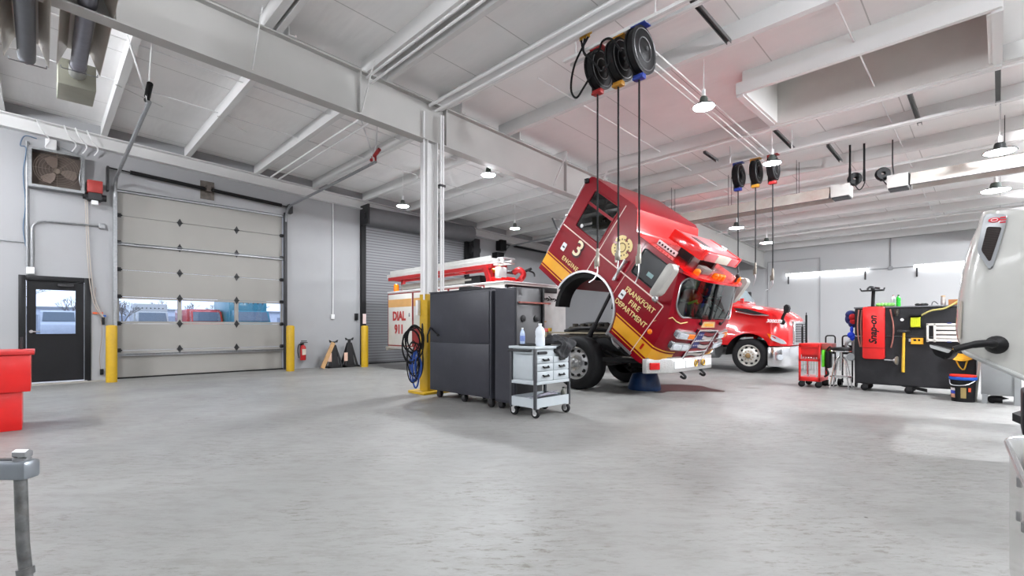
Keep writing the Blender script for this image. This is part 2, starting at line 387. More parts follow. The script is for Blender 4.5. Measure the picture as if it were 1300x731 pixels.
struct(sl.build('trim_3', M_STEEL), 'white steel lip round the skylight opening')

# rafters
def ibeam(x, ya, yb, depth, fw, tz=0.02, tw=0.016):
    b = MB()
    for lo, hi, hw in ((-tz, 0, fw/2), (-depth, -depth+tz, fw/2), (-depth+tz, -tz, tw/2)):
        b.prism([(x-hw,ya,zr(ya)+lo),(x-hw,yb,zr(yb)+lo),(x-hw,yb,zr(yb)+hi),(x-hw,ya,zr(ya)+hi)], (2*hw,0,0))
    return b
mb = thing('roof_rafter', 'deep white steel rafter above the yellow-footed column', 'beam', (-7.04, 4.88, zr(4.88)-0.7))
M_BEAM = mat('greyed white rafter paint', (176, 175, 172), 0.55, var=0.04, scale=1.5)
ibeam(-7.04, YB, YF, 0.70, 0.2).build('beam', M_BEAM, mb)
for yy in (0.62, 3.55, 5.2, 8.6, 11.5):
    MB().box(-7.13, -6.95, yy-0.012, yy+0.012, zr(yy)-0.69, zr(yy)-0.02).build('stiffener_plate', M_BEAM, mb)
b2 = thing('roof_rafter', 'white steel rafter beyond the skylight well at right', 'beam', (0.75, 6, zr(6)-0.45))
ibeam(0.75, YB, YF, 0.45, 0.18).build('beam', M_STEEL, b2)
wr = MB(); 
for lo, hi, hw in ((-0.02, 0, 0.17), (-0.28, -0.26, 0.17), (-0.26, -0.02, 0.03)):
    wr.prism([(XL,YB,zr(YB)+lo),(XL,YF,zr(YF)+lo),(XL,YF,zr(YF)+hi),(XL,YB,zr(YB)+hi)], (hw,0,0))
tag(wr.build('roof_rafter', M_STEEL), 'shallow white steel rafter lying along the overhead-door wall', 'beam')
# purlins: web, two flanges and a lip
ORD = ['first','second','third','fourth','fifth','sixth','seventh','eighth','ninth','tenth','eleventh','twelfth','thirteenth','fourteenth','fifteenth','sixteenth','seventeenth','eighteenth','nineteenth','twentieth','twenty-first']
def purlin(x0, x1, y, label, group):
    b = MB(); z = zr(y)+0.002; h = zd(y)-z
    b.box(x0, x1, y, y+0.012, z, z+h); b.box(x0, x1, y+0.012, y+0.105, z, z+0.010); b.box(x0, x1, y+0.095, y+0.105, z+0.01, z+0.035)
    return tag(b.build('roof_purlin', M_STEEL), label, 'purlin', group)
ys1 = [y for y in [0.93+1.52*k for k in range(-6, 14)] if YB < y < YF-0.3]
ys2 = [y for y in [0.65+1.5*k for k in range(-6, 15)] if YB < y < YF-0.3 and not (8.0 < y < 9.45)]
for k, y in enumerate(reversed(ys1)):
    purlin(XL+0.02, -6.9, y, 'white roof purlin over the overhead doors, %s from the far wall' % ORD[k], 'roof purlins over the overhead doors')
for k, y in enumerate(reversed(ys2)):
    purlin(-7.15, XR-0.02, y, 'white roof purlin beyond the deep rafter, %s from the far wall' % ORD[k], 'roof purlins beyond the deep rafter')
tag(MB().box(-7.15, XR-0.02, 2.30, 2.312, zr(2.3)+0.002, zd(2.3)).box(-7.15, XR-0.02, 2.312, 2.38, zr(2.3)+0.002, zr(2.3)+0.012).build('roof_purlin', M_STEEL), 'doubled white roof purlin close beside its twin near the lens', 'purlin')
tag(MB().box(-7.15, XR-0.02, 3.98, 3.992, zr(4)+0.002, zd(4)).box(-7.15, XR-0.02, 3.992, 4.06, zr(4)+0.002, zr(4)+0.012).build('roof_purlin', M_STEEL), 'doubled white roof purlin beside the bundle of conduits', 'purlin')

# the column
co = thing('steel_column', 'white steel column with yellow painted foot carrying the rafter', 'column', (-7.04, 4.88, 0))
cb = MB(); zc = zr(4.88)-0.70
cb.box(-7.15, -6.93, 4.77, 4.785, 0.04, zc).box(-7.15, -6.93, 4.975, 4.99, 0.04, zc).box(-7.046, -7.034, 4.785, 4.975, 0.04, zc).build('shaft', M_STEEL, co)
MB().box(-7.155, -6.925, 4.762, 4.770, 0.03, 1.72).box(-7.158, -7.15, 4.762, 4.998, 0.03, 1.72).box(-6.93, -6.922, 4.762, 4.998, 0.03, 1.72).box(-7.155, -6.925, 4.990, 4.998, 0.03, 1.72).build('yellow_sleeve', M_YEL, co)
MB().box(-7.28, -6.78, 4.60, 5.16, 0.0, 0.045, bev=0.006).build('base_plate', M_YEL, co)
MB().box(-7.2, -7.13, 4.70, 4.76, 1.36, 1.62, bev=0.008).build('junction_box', M_PIPEW, co)
for dy, x in ((5.03, -6.90), (5.08, -6.90), (4.73, -6.98)):
    MB().cyl((x, dy, 1.75 if dy > 5 else 1.62), (x, dy, zr(5)-0.2), 0.017, seg=8).build('conduit', M_PIPEW, co)
MB().box(-7.02, -6.88, 5.0, 5.12, 3.62, 3.66).build('conduit_clamp', M_DKST, co)

# ------------------------------------------------------------------ openings in the left wall
d1 = struct(thing('door_1', 'black steel entry door with glazed upper half', 'door', (XL, 0.23, 0))); del d1['category']
M_BDOOR = mat('black door enamel', (13, 14, 17), 0.45, spec=0.3, var=0.08, dirt=(24, 24, 28), dirt_amt=0.2)
fr = MB(); fr.box(XL-0.12, XL+0.03, -0.31, -0.21, 0, 2.19, bev=0.006).box(XL-0.12, XL+0.03, 0.675, 0.775, 0, 2.19, bev=0.006).box(XL-0.12, XL+0.03, -0.21, 0.675, 2.09, 2.19, bev=0.006)
fr.build('frame', M_BDOOR, d1)
lf = MB(); x0, x1 = XL-0.06, XL-0.015
lf.box(x0, x1, -0.195, -0.07, 0.03, 2.09).box(x0, x1, 0.54, 0.66, 0.03, 2.09).box(x0, x1, -0.07, 0.54, 0.03, 1.0).box(x0, x1, -0.07, 0.54, 1.92, 2.09)
lf.build('leaf', M_BDOOR, d1)
MB().box(x0+0.01, x0+0.016, -0.07, 0.54, 1.0, 1.92).build('window_pane', M_CLEAR, d1)
g = MB()
for a in ((-0.09, -0.06, 0.985, 1.935), (0.53, 0.56, 0.985, 1.935), (-0.06, 0.53, 0.985, 1.01), (-0.06, 0.53, 1.91, 1.935)): g.box(x1, x1+0.012, *a)
g.build('glazing_bead', M_BDOOR, d1)
hd = MB(); hd.cyl((XL-0.015, -0.13, 1.06), (XL+0.05, -0.13, 1.06), 0.03, seg=12).cyl((XL+0.045, -0.14, 1.06), (XL+0.045, 0.0, 1.055), 0.011, seg=8)
hd.build('lever_handle', M_ALU, d1)
MB().box(XL-0.01, XL+0.05, 0.26, 0.50, 1.98, 2.04, bev=0.01).cyl((XL+0.03, 0.3, 2.02), (XL+0.08, 0.52, 2.06), 0.009, seg=6).cyl((XL+0.08, 0.52, 2.06), (XL+0.02, 0.62, 2.1), 0.009, seg=6).build('door_closer', M_DKST, d1)
MB().box(XL-0.16, XL+0.06, -0.25, 0.715, 0, 0.02, bev=0.004).build('threshold', M_ALU, d1)
MB().box(XL-0.058, XL-0.012, -0.235, -0.2, 0.03, 2.08).box(XL-0.058, XL-0.012, 0.662, 0.672, 0.03, 2.08).build('weather_strip', M_GALV, d1)
struct(MB().box(XL-0.2, XL+0.35, -0.7, 1.0, 0.0, 0.006).build('trim_4', mat('bare concrete apron', (160, 155, 147), 0.7, var=0.1, scale=5)), 'bare concrete strip in front of the black door')

d2 = struct(thing('door_2', 'beige sectional overhead door with a row of windows', 'door', (XL, 2.96, 0))); del d2['category']
xf, xb = XL-0.05, XL-0.10
for k in range(7):
    z0, z1 = 0.03 + 0.6*k, 0.03 + 0.6*k + 0.594
    if k == 2:
        p = MB(); st = [(1.22,1.25),(2.33,2.41),(3.54,3.63),(4.66,4.70)]
        for a, c in st: p.box(xb, xf, a, c, z0, z1)
        for (a, _), (_, c) in zip([(s_[1], 0) for s_ in st[:-1]], [(0, s_[0]) for s_ in st[1:]]):
            p.box(xb, xf, a, c, z0, z0+0.05).box(xb, xf, a, c, z1-0.045, z1)
        p.build('door_section', M_DOOR, d2)
        for a, c in ((1.25,2.33),(2.41,3.54),(3.63,4.66)): MB().box(xb+0.02, xb+0.028, a, c, z0+0.05, z1-0.045).build('window_pane', M_CLEAR, d2)
    else:
        MB().box(xb, xf, 1.22, 4.70, z0, z1, bev=0.004, seg=1).build('door_section', M_DOOR, d2)
for z in (0.53, 3.0, 4.17):
    b = MB(); b.box(xf, xf+0.07, 1.2, 4.72, z-0.028, z-0.022).box(xf, xf+0.07, 1.2, 4.72, z+0.022, z+0.028).box(xf, xf+0.008, 1.2, 4.72, z-0.03, z+0.03).box(xf+0.062, xf+0.07, 1.2, 4.72, z-0.022, z-0.005)
    b.build('stiffening_strut', M_GALV, d2)
for y in (2.37, 3.585):
    for k in range(1, 7):
        z = 0.03 + 0.6*k
        MB().prism([(xf,y-0.055,z),(xf,y,z-0.10),(xf,y+0.055,z),(xf,y,z+0.10)], (0.014,0,0)).cyl((xf+0.02,y-0.06,z),(xf+0.02,y+0.06,z),0.012,seg=8).build('hinge', M_DKST, d2)
for y in (1.24, 4.68):
    for k in range(1, 7):
        z = 0.03 + 0.6*k
        MB().box(xf, xf+0.02, y-0.04, y+0.04, z-0.045, z+0.045).cyl((xf+0.03, y-0.06, z), (xf+0.03, y+0.06, z), 0.016, seg=8).build('roller_hinge', M_DKST, d2)
MB().box(xb, xf+0.02, 1.2, 4.72, 0.0, 0.03).build('bottom_seal', M_RUBBER, d2)
for y, mm in ((1.17, M_GALV), (4.75, M_DKST)):
    MB().box(XL, XL+0.09, y-0.035, y+0.035, 0.0, 4.25).build('vertical_track', mm, d2)
    s = 1 if y > 3 else -1
    path = [(XL+0.07, y, 4.0)] + arc((XL+0.45, y, 4.0), 0.38, 180, 95, 8) + [(-8.75, y+0.03*s, 4.45)]
    t = MB(); t.tube(path, 0.032, seg=8).build('horizontal_track', M_GALV, d2)
MB().cyl((XL+0.14, 1.03, 4.60), (XL+0.14, 4.86, 4.40), 0.016, seg=8).build('torsion_shaft', M_BLACK, d2)
MB().cyl((XL+0.14, 1.42, 4.58), (XL+0.14, 2.85, 4.505), 0.045, seg=12).cyl((XL+0.14, 3.0, 4.50), (XL+0.14, 4.62, 4.415), 0.045, seg=12).build('torsion_spring', M_BLACK, d2)
MB().box(XL, XL+0.03, 2.78, 3.07, 4.28, 4.72).box(XL+0.03, XL+0.17, 2.88, 2.97, 4.45, 4.6).build('spring_anchor', mat('weathered bracket', (96, 90, 84), 0.7, var=0.3, scale=14), d2)
MB().box(XL, XL+0.2, 1.02, 1.06, 4.1, 4.62).box(XL+0.02, XL+0.18, 4.80, 4.90, 4.24, 4.48).build('end_bracket', M_DKST, d2)
for y, mm in ((1.13, M_BLACK), (4.78, mat('red bumper spring', (150, 20, 24), 0.45))):
    MB().cyl((-8.85, y, 4.56), (-8.6, y, 4.66), 0.04, seg=10).ball((-8.92, y, 4.53), 0.035).cyl((-8.75, y, 4.47), (-8.75, y, 4.6), 0.02, seg=8).build('bumper_spring', mm, d2)
    MB().tube([(-8.8, y, 4.48), (-8.9, y-0.25, zd(y)-0.02)], 0.014, seg=6).tube([(-8.8, y, 4.48), (-8.75, y+0.05, zd(y)-0.02)], 0.014, seg=6).build('track_hanger', M_PIPEW, d2)

d3 = struct(thing('door_3', 'grey rolling steel door with large hood behind the fire engine', 'door', (XL, 9.05, 0))); del d3['category']
M_SLAT = band_material('grey rolling slats', (134, 135, 138), (88, 89, 92), 'Z', 0.085, 0.72, 0.45, 0.2, 0.8)
MB().box(XL-0.08, XL-0.05, 7.05, 11.05, 0.04, 4.3).build('slat_curtain', M_SLAT, d3)
MB().box(XL-0.085, XL-0.045, 7.05, 11.05, 0.0, 0.05).build('bottom_bar', M_DKST, d3)
hp = arc((XL+0.22, 7.0, 4.52), 0.27, -90, 90, 8) + [(XL, 7.0, 4.79), (XL, 7.0, 4.25)]
MB().prism(hp, (0, 4.15, 0)).build('hood', mat('grey door hood', (112, 112, 115), 0.5, 0.2, var=0.06), d3)
for y in (6.96, 11.02): MB().box(XL, XL+0.12, y-0.02, y+0.12, 0, 4.25).build('guide_rail', M_BLACK, d3)
MB().box(XL, XL+0.5, 6.94, 7.0, 4.22, 4.82).cyl((XL+0.3, 6.90, 4.5), (XL+0.3, 6.94, 4.5), 0.09, seg=16).build('hood_end_plate', M_DKST, d3)
MB().box(XL, XL+0.35, 11.15, 11.45, 3.65, 4.35).cyl((XL+0.2, 11.1, 3.95), (XL+0.2, 11.5, 3.95), 0.14, seg=14).build('door_operator', M_DKST, d3)
MB().box(XL+0.12, XL+0.125, 6.97, 7.08, 1.25, 1.55).build('warning_tag', mat('white and red warning tag', (224, 200, 196), 0.5), d3)

# another overhead door behind the engine body: only its shaft, operator and rails show
ho = thing('door_operator', 'black overhead door operator and rails high beside the rolling door', 'operator', (XL+0.2, 12.5, 3.8))
MB().box(XL, XL+0.3, 12.55, 12.85, 4.1, 4.5, bev=0.02).box(XL, XL+0.32, 12.35, 12.7, 3.75, 4.0, bev=0.02).build('housing', M_BLACK, ho)
MB().cyl((XL+0.18, 12.8, 4.36), (XL+0.18, 16.2, 4.27), 0.02, seg=8).cyl((XL+0.18, 13.4, 4.35), (XL+0.18, 15.6, 4.29), 0.045, seg=10).build('torsion_shaft', M_BLACK, ho)
MB().tube([(XL+0.07, 12.95, 3.2), (XL+0.07, 12.95, 3.9)] + arc((XL+0.45, 12.95, 3.9), 0.38, 180, 95, 6) + [(-9.6, 12.97, 4.4)], 0.03, seg=8).build('rail', M_GALV, ho)
MB().tube([(-10.6, 12.95, 4.36), (-10.9, 12.9, 4.62), (-11.0, 12.8, zd(12.8)-0.01)], 0.03, seg=8).build('hanger', M_GALV, ho)

# wall furniture on the left wall
tag(MB().tube([(XL+0.03,-3.0,2.86),(XL+0.03,-0.21,2.84)],0.012,seg=6).build('conduit', M_GALV), 'thin grey conduit running level along the wall left of the fan conduit', 'pipe')
fan = thing('exhaust_fan', 'square brown exhaust fan behind a wire guard on the wall', 'fan', (XL, 0.25, 3.95))
M_FANB = mat('dusty brown fan metal', (104, 92, 82), 0.7, var=0.2, scale=8)
f = MB()
for a in ((-0.17,-0.12,3.94,4.73),(0.61,0.66,3.94,4.73),(-0.12,0.61,3.94,3.99),(-0.12,0.61,4.68,4.73)): f.box(XL, XL+0.24, *a)
f.build('housing', M_GALV, fan)
MB().box(XL, XL+0.02, -0.12, 0.61, 3.99, 4.68).build('back_louvre', mat('dark louvre', (84, 74, 68), 0.8), fan)
bl = MB()
for k in range(3):
    a0 = math.radians(90 + 120*k + 25)
    pts = []
    for r, da in ((0.06,-0.35),(0.16,-0.5),(0.28,-0.42),(0.31,-0.1),(0.29,0.25),(0.18,0.42),(0.07,0.4)):
        pts.append((XL+0.10+0.05*da, 0.245+r*math.cos(a0+da), 4.335+r*math.sin(a0+da)))
    bl.prism(pts, (0.008,0,0))
bl.build('blades', mat('fan blade', (112, 98, 90), 0.6, var=0.1), fan)
MB().cyl((XL+0.03, 0.245, 4.335), (XL+0.16, 0.245, 4.335), 0.05, seg=14).build('hub', M_FANB, fan)
gd = MB()
for r in (0.07, 0.12, 0.17, 0.22, 0.27, 0.31, 0.345): gd.tube(arc((XL+0.225, 0.245, 4.335), r, 0, 350, 24, 'yz'), 0.004, seg=5, closed=True)
for k in range(8):
    a = k*PI/4; gd.cyl((XL+0.225, 0.245+0.05*math.cos(a), 4.335+0.05*math.sin(a)), (XL+0.225, 0.245+0.37*math.cos(a), 4.335+0.35*math.sin(a)), 0.004, seg=5)
gd.build('wire_guard', M_FANB, fan)

ms = thing('chain_hoist_operator', 'red motor operator with hanging chain above the overhead door jamb', 'operator', (XL, 0.82, 3.7))
MB().box(XL+0.02, XL+0.3, 0.70, 0.95, 3.98, 4.24, bev=0.015).build('red_cover', mat('faded red cover', (150, 42, 36), 0.5, var=0.08), ms)
MB().box(XL, XL+0.28, 0.72, 0.93, 3.84, 3.98).cyl((XL+0.12, 0.64, 3.92), (XL+0.12, 1.02, 3.92), 0.07, seg=14).cyl((XL+0.22, 0.70, 3.86), (XL+0.22, 0.95, 3.86), 0.04, seg=10).build('gearbox', M_DKST, ms)
MB().box(XL+0.08, XL+0.24, 0.77, 0.88, 3.74, 3.84, bev=0.01).build('limit_box', M_PIPEW, ms)
MB().tube(bez([(XL+0.06,0.68,3.85),(XL+0.05,0.72,2.6),(XL+0.05,0.8,1.75),(XL+0.06,0.98,1.35),(XL+0.05,0.83,1.8),(XL+0.05,0.75,2.7),(XL+0.06,0.71,3.85)]), 0.009, seg=6).build('hand_chain', mat('chain', (176, 166, 156), 0.5, 0.2), ms)
def wall_tube(name, label, cat, pts, r, m, seg=8):
    return tag(MB().tube(pts, r, seg=seg).build(name, m), label, cat)
X = XL+0.04
wall_tube('conduit', 'grey conduit running down the wall beside the exhaust fan', 'pipe', [(X,-0.19,4.86),(X,-0.19,2.35)], 0.022, M_GALV)
wall_tube('conduit', 'grey conduit bending from above the black door towards the operator', 'pipe', [(X+0.01,-0.12,2.36),(X+0.01,-0.12,3.1)]+arc((X+0.01,0.08,3.1),0.2,180,95,6,'yz')+[(X+0.01,0.93,3.33)], 0.02, M_GALV)
tag(MB().box(XL, XL+0.08, 0.9, 1.0, 3.27, 3.39, bev=0.008).build('junction_box', M_GALV), 'small grey junction box at the end of the bent conduit', 'junction box')
tag(MB().box(XL, XL+0.09, -0.2, -0.08, 2.21, 2.35, bev=0.012).build('door_sensor', M_PIPEW), 'small white sensor box above the black door', 'sensor')
tag(MB().box(XL, XL+0.1, 0.07, 0.24, 4.77, 4.98, bev=0.01).build('junction_box', M_PIPEW), 'white junction box above the exhaust fan', 'junction box')
wall_tube('power_cable', 'grey-blue cable hanging beside the exhaust fan', 'cable', bez([(X,-0.05,4.95),(X+0.02,-0.22,4.95),(X+0.02,-0.28,4.75),(X+0.02,-0.2,4.7),(X+0.02,-0.24,4.2),(X,-0.21,3.6),(X,-0.24,3.1),(X,-0.18,2.6)]), 0.011, mat('blue grey cable', (92, 112, 134), 0.5), 6)
wall_tube('power_cable', 'grey cable looping between fan and red operator', 'cable', bez([(X,0.2,4.9),(X+0.03,0.5,4.78),(X+0.2,0.62,4.6),(X+0.26,0.58,4.2),(X+0.1,0.66,3.95)]), 0.012, M_GALV, 6)
for k, (y, lab) in enumerate(((0.05,'above the fan corner'),(0.45,'above the fan centre'),(0.62,'between fan and operator'),(0.8,'above the red operator'))):
    yy = y; wall_tube('white_cable', 'white cable drooping from the roof %s' % lab, 'cable', bez([(XL+0.2,yy-0.1,zr(0)-0.02),(XL+0.3,yy-0.05,zr(0)-0.2),(XL+0.16,yy+0.08,zr(0)-0.35),(XL+0.12,yy+0.02,zr(0)-0.5)]), 0.012, M_PIPEW, 6)
wall_tube('drop_cord', 'thin grey control cord hanging to a switch beside the first bollard', 'cable', bez([(X,0.85,2.0),(X,0.84,1.6),(X+0.03,0.93,1.32),(X+0.03,0.95,1.0),(X+0.02,0.91,0.5),(X,0.93,0.22)]), 0.007, mat('grey cord', (140, 128, 120), 0.5), 6)
pc = thing('pull_cord_switch', 'black door switch with orange and blue pulls beside the overhead door', 'switch', (XL, 0.96, 1.1))
MB().box(XL+0.01, XL+0.07, 0.94, 1.0, 1.2, 1.36, bev=0.012).build('switch_body', M_BLACK, pc)
MB().box(XL+0.01, XL+0.05, 0.80, 0.97, 1.43, 1.47).build('orange_pull', mat('orange plastic', (206, 88, 40), 0.5), pc)
MB().box(XL+0.01, XL+0.06, 0.95, 1.02, 1.37, 1.41).build('blue_pull', mat('blue plastic', (40, 90, 170), 0.5), pc)
tag(MB().box(XL, XL+0.06, 0.92, 0.98, 0.12, 0.24, bev=0.006).build('wall_socket', M_BLACK), 'black socket low on the wall beside the first bollard', 'socket')
wall_tube('conduit', 'white conduit dropping down the wall above the jack stands', 'pipe', [(X,6.08,zr(6)-0.26),(X,6.08,1.5)], 0.014, M_PIPEW)
tag(MB().box(XL, XL+0.05, 6.03, 6.13, 1.38, 1.52, bev=0.008).build('wall_socket', M_PIPEW), 'white wall box at the foot of the white conduit', 'socket')
tag(MB().box(XL, XL+0.06, 6.76, 6.86, 1.36, 1.56, bev=0.01).build('door_control', M_BLACK), 'black control box beside the rolling door jamb', 'control box')

fe = thing('fire_extinguisher', 'red fire extinguisher hanging on the wall beside a yellow bollard', 'extinguisher', (XL+0.1, 5.2, 0.22))
MB().lathe([(0,0),(0.07,0.0),(0.078,0.02),(0.078,0.34),(0.06,0.39),(0.028,0.42),(0.0,0.43)], (XL+0.10,5.2,0.23), (0,0,1), 18).build('cylinder', mat('extinguisher red', (176, 22, 24), 0.3, coat=0.4), fe)
MB().cyl((XL+0.10,5.2,0.64),(XL+0.10,5.2,0.72),0.025,seg=10).box(XL+0.08,XL+0.12,5.13,5.32,0.71,0.73).box(XL+0.08,XL+0.12,5.15,5.3,0.75,0.77).build('valve_handle', M_DKST, fe)
MB().tube(bez([(XL+0.11,5.18,0.68),(XL+0.13,5.08,0.66),(XL+0.12,5.05,0.5),(XL+0.12,5.08,0.3)]),0.012,seg=6).build('hose', M_RUBBER, fe)
MB().box(XL+0.175,XL+0.181,5.15,5.25,0.38,0.54).build('label', mat('pale label', (205, 190, 175), 0.5), fe)
MB().box(XL,XL+0.03,5.16,5.24,0.3,0.7).build('wall_bracket', M_DKST, fe)

def bollard(x, y, h, r, label):
    b = MB().lathe([(0,0),(r,0),(r,h-0.04),(r*0.92,h-0.012),(r*0.6,h),(0,h+0.004)], (x,y,0), (0,0,1), 24)
    return tag(b.build('bollard', M_YEL, loc=(x,y,0)), label, 'bollard', 'yellow bollards by the overhead doors')
bollard(-12.98, 1.06, 1.19, 0.095, 'yellow bollard between the black door and the sectional overhead door')
bollard(-12.97, 4.65, 1.19, 0.10, 'yellow bollard beside the fire extinguisher')
bollard(-12.88, 6.69, 1.19, 0.10, 'yellow bollard beside the grey rolling door')

def jack_stand(x, y, h, label):
    t = thing('jack_stand', label, 'jack stand', (x, y, 0), 'black jack stands by the wall')
    mm = mat('black jack steel', (40, 40, 42), 0.5, 0.3, var=0.15)
    b = MB()
    for sx_, sy_ in ((1,1),(1,-1),(-1,1),(-1,-1)):
        b.prism([(x+sx_*0.16,y+sy_*0.21,0.03),(x+sx_*0.16,y+sy_*0.15,0.03),(x+sx_*0.04,y+sy_*0.02,h-0.12),(x+sx_*0.04,y+sy_*0.06,h-0.12)], (-sx_*0.03,0,0))
    b.build('legs', mm, t)
    MB().box(x-0.19,x+0.19,y-0.23,y-0.17,0,0.05).box(x-0.19,x+0.19,y+0.17,y+0.23,0,0.05).box(x-0.19,x-0.14,y-0.23,y+0.23,0,0.05).box(x+0.14,x+0.19,y-0.23,y+0.23,0,0.05).build('base_frame', mm, t)
    MB().prism([(x+0.12,y-0.11,0.05),(x+0.12,y+0.11,0.05),(x+0.045,y+0.05,h-0.14),(x+0.045,y-0.05,h-0.14)], (-0.02,0,0)).prism([(x-0.10,y-0.11,0.05),(x-0.10,y+0.11,0.05),(x-0.04,y+0.05,h-0.14),(x-0.04,y-0.05,h-0.14)], (0.02,0,0)).cyl((x+0.0,y,h*0.45),(x,y,h-0.03),0.045,seg=14).build('centre_post', mm, t)
    MB().box(x-0.04,x+0.04,y-0.10,y+0.10,h-0.05,h-0.02).prism([(x-0.04,y-0.12,h+0.02),(x-0.04,y-0.05,h-0.03),(x-0.04,y-0.1,h-0.03)],(0.08,0,0)).prism([(x-0.04,y+0.12,h+0.02),(x-0.04,y+0.05,h-0.03),(x-0.04,y+0.1,h-0.03)],(0.08,0,0)).build('saddle', mm, t)
    MB().box(x+0.13,x+0.15,y-0.22,y-0.12,0.18,0.42).build('rating_sticker', mat('orange and white sticker', (226, 190, 170), 0.5), t)
    return t
jack_stand(-13.25, 5.93, 0.76, 'black jack stand with a timber plank leaning on it')
jack_stand(-13.25, 6.40, 0.82, 'black jack stand right beside the rolling door jamb')
tag(MB().obox((-13.0,5.66,0.37),(0.05,0.10,0.76),rot=Matrix.Rotation(math.radians(-24),3,'X')).build('timber_plank', mat('raw timber', (196, 156, 110), 0.7, var=0.15, scale=9)), 'pale timber plank leaning against the jack stand', 'plank')

# ------------------------------------------------------------------ wheels
def wheel(parent, c, r, w, rr, out, rim_mat, dual=False, holes=10, fancy=False):
    """truck wheel; out = +1/-1 the side (along Y) the face points to"""
    x, y, z = c; a = (0, out, 0)      # y is the outer face
    o = (x, y - out*w, z)
    MB().lathe([(rr,0.0),(rr+0.03,-0.005),(r-0.05,0.0),(r-0.012,0.03),(r,0.06),(r,w-0.06),(r-0.012,w-0.03),(r-0.05,w),(rr+0.03,w+0.004),(rr,w-0.012),(rr,0)], o, a, 40).build('tyre', M_TIRE, parent)
    t = MB(); dish = 0.05 if not dual else -0.12
    t.lathe([(rr,w-0.012),(rr-0.015,w-0.01),(rr-0.02,w-0.05),(rr*0.86,w-0.06+0.0),(rr*0.62,w-0.06+dish),(rr*0.52,w-0.05+dish),(rr*0.30,w-0.05+dish),(rr*0.28,w-0.01+dish),(rr*0.18,w+0.02+dish),(0,w+0.025+dish)], o, a, 40)
    rim = t.build('rim', rim_mat, parent)
    h = MB()
    for k in range(holes):
        an = 2*PI*k/holes; R = rr*0.74; px, pz = x+R*math.cos(an), z+R*math.sin(an)
        yy = y - out*(0.058 - dish*0.5)
        h.cyl((px, yy-out*0.012, pz), (px, yy+out*0.009, pz), rr*0.12, seg=12)
    h.build('hand_holes', M_BLACK, parent)
    n = MB()
    for k in range(10):
        an = 2*PI*(k+0.5)/10; R = rr*0.42
        n.cyl((x+R*math.cos(an), y-out*(0.05-dish), z+R*math.sin(an)), (x+R*math.cos(an), y-out*(0.02-dish), z+R*math.sin(an)), 0.014, seg=6)
    hb = n.lathe([(rr*0.26,w-0.01+dish),(rr*0.22,w+0.03+dish),(rr*0.1,w+0.045+dish),(0,w+0.047+dish)], o, a, 20)
    hb.build('hub_cap', mat('greasy hub', (150, 122, 84), 0.4, 0.6, var=0.2) if fancy else rim_mat, parent)

# ------------------------------------------------------------------ the fire engine
fx = thing('fire_engine', 'dark red fire engine with its cab tilted forward and white body', 'fire engine', (-8.0, 8.08, 0))
Y0, Y1 = 6.95, 9.20; YC = (Y0+Y1)/2; YH = (Y1-Y0)/2
CA = math.radians(38.5); cu, su = math.cos(CA), math.sin(CA)
def CW(u, y, w): return Vector((-6.32 + cu*u + su*w, y, 2.305 - su*u + cu*w))
UD = Vector((cu, 0, -su)); WD = Vector((su, 0, cu))
def bow(y):
    s = abs((y-YC)/YH); return 0.05*s*s + 0.14*s**9
# side outline (u, w, how much of the front rounding applies)
ARC_C, ARC_R = 1.35, 0.67
prof = [(0.0,0.0,0),(0.0,0.6,0),(0.0,1.2,0),(0.01,1.88,0),(0.05,1.96,0),(0.12,1.985,0),(1.14,1.985,0),(1.22,1.95,0),(1.42,1.67,0),(1.52,1.63,0),(2.3,1.62,0.2),(2.58,1.615,1),(2.70,1.60,1),(2.71,1.565,1),(2.635,1.545,1),
        (2.90,0.985,1),(2.955,0.85,1),(3.02,0.45,1),(3.04,0.10,1),(3.01,0.02,1),(2.92,0.0,1),(2.60,0.0,0)]
arcp = [(ARC_C + ARC_R*math.cos(math.radians(a)), ARC_R*math.sin(math.radians(a)), 0) for a in [0]+list(range(12, 169, 12))+[180]]
prof += arcp
WS0, WS1 = 14, 15               # windshield edge of the outline
ss = [-1,-0.985,-0.95,-0.9,-0.8,-0.6,-0.3,0,0.3,0.6,0.8,0.9,0.95,0.985,1]
def hull(i, s):
    u, w, k = prof[i % len(prof)]; y = YC + YH*s
    return CW(u - k*bow(y), y, w)
cabm = MB()
n = len(prof)
for a, b in zip(ss, ss[1:]):
    for i in range(n):
        j = (i+1) % n
        if i == WS0 and a >= -0.9501 and b <= 0.9501: continue
        cabm._add([hull(i,a), hull(j,a), hull(j,b), hull(i,b)], [(0,1,2,3)])
def rounded(pts, r=0.05, n=4):
    out = []; m = len(pts)
    for i in range(m):
        p = Vector(pts[i]); a = (Vector(pts[i-1])-p); b = (Vector(pts[(i+1) % m])-p)
        ra = min(r, a.length*0.45, b.length*0.45); a.normalize(); b.normalize()
        for k in range(n+1):
            t = k/n; out.append(tuple((p + a*ra*(1-t)**2 + b*ra*t**2)))
    return out
RW = rounded([(0.27,1.10),(0.93,1.10),(0.93,1.82),(0.27,1.82)], 0.05)
FW = rounded([(1.76,1.09),(2.42,1.09),(2.27,1.53),(1.74,1.53)], 0.04)
for s in (-1, 1):
    yy = YC + YH*s
    lp = [[hull(i, s) for i in range(n)], [CW(u,yy,w) for u,w in RW], [CW(u,yy,w) for u,w in FW]]
    cabm.holed(lp)
cab = cabm.build('cab', M_FRED, fx, sharp=30)
cab['label'] = 'dark red crew cab tilted forward'
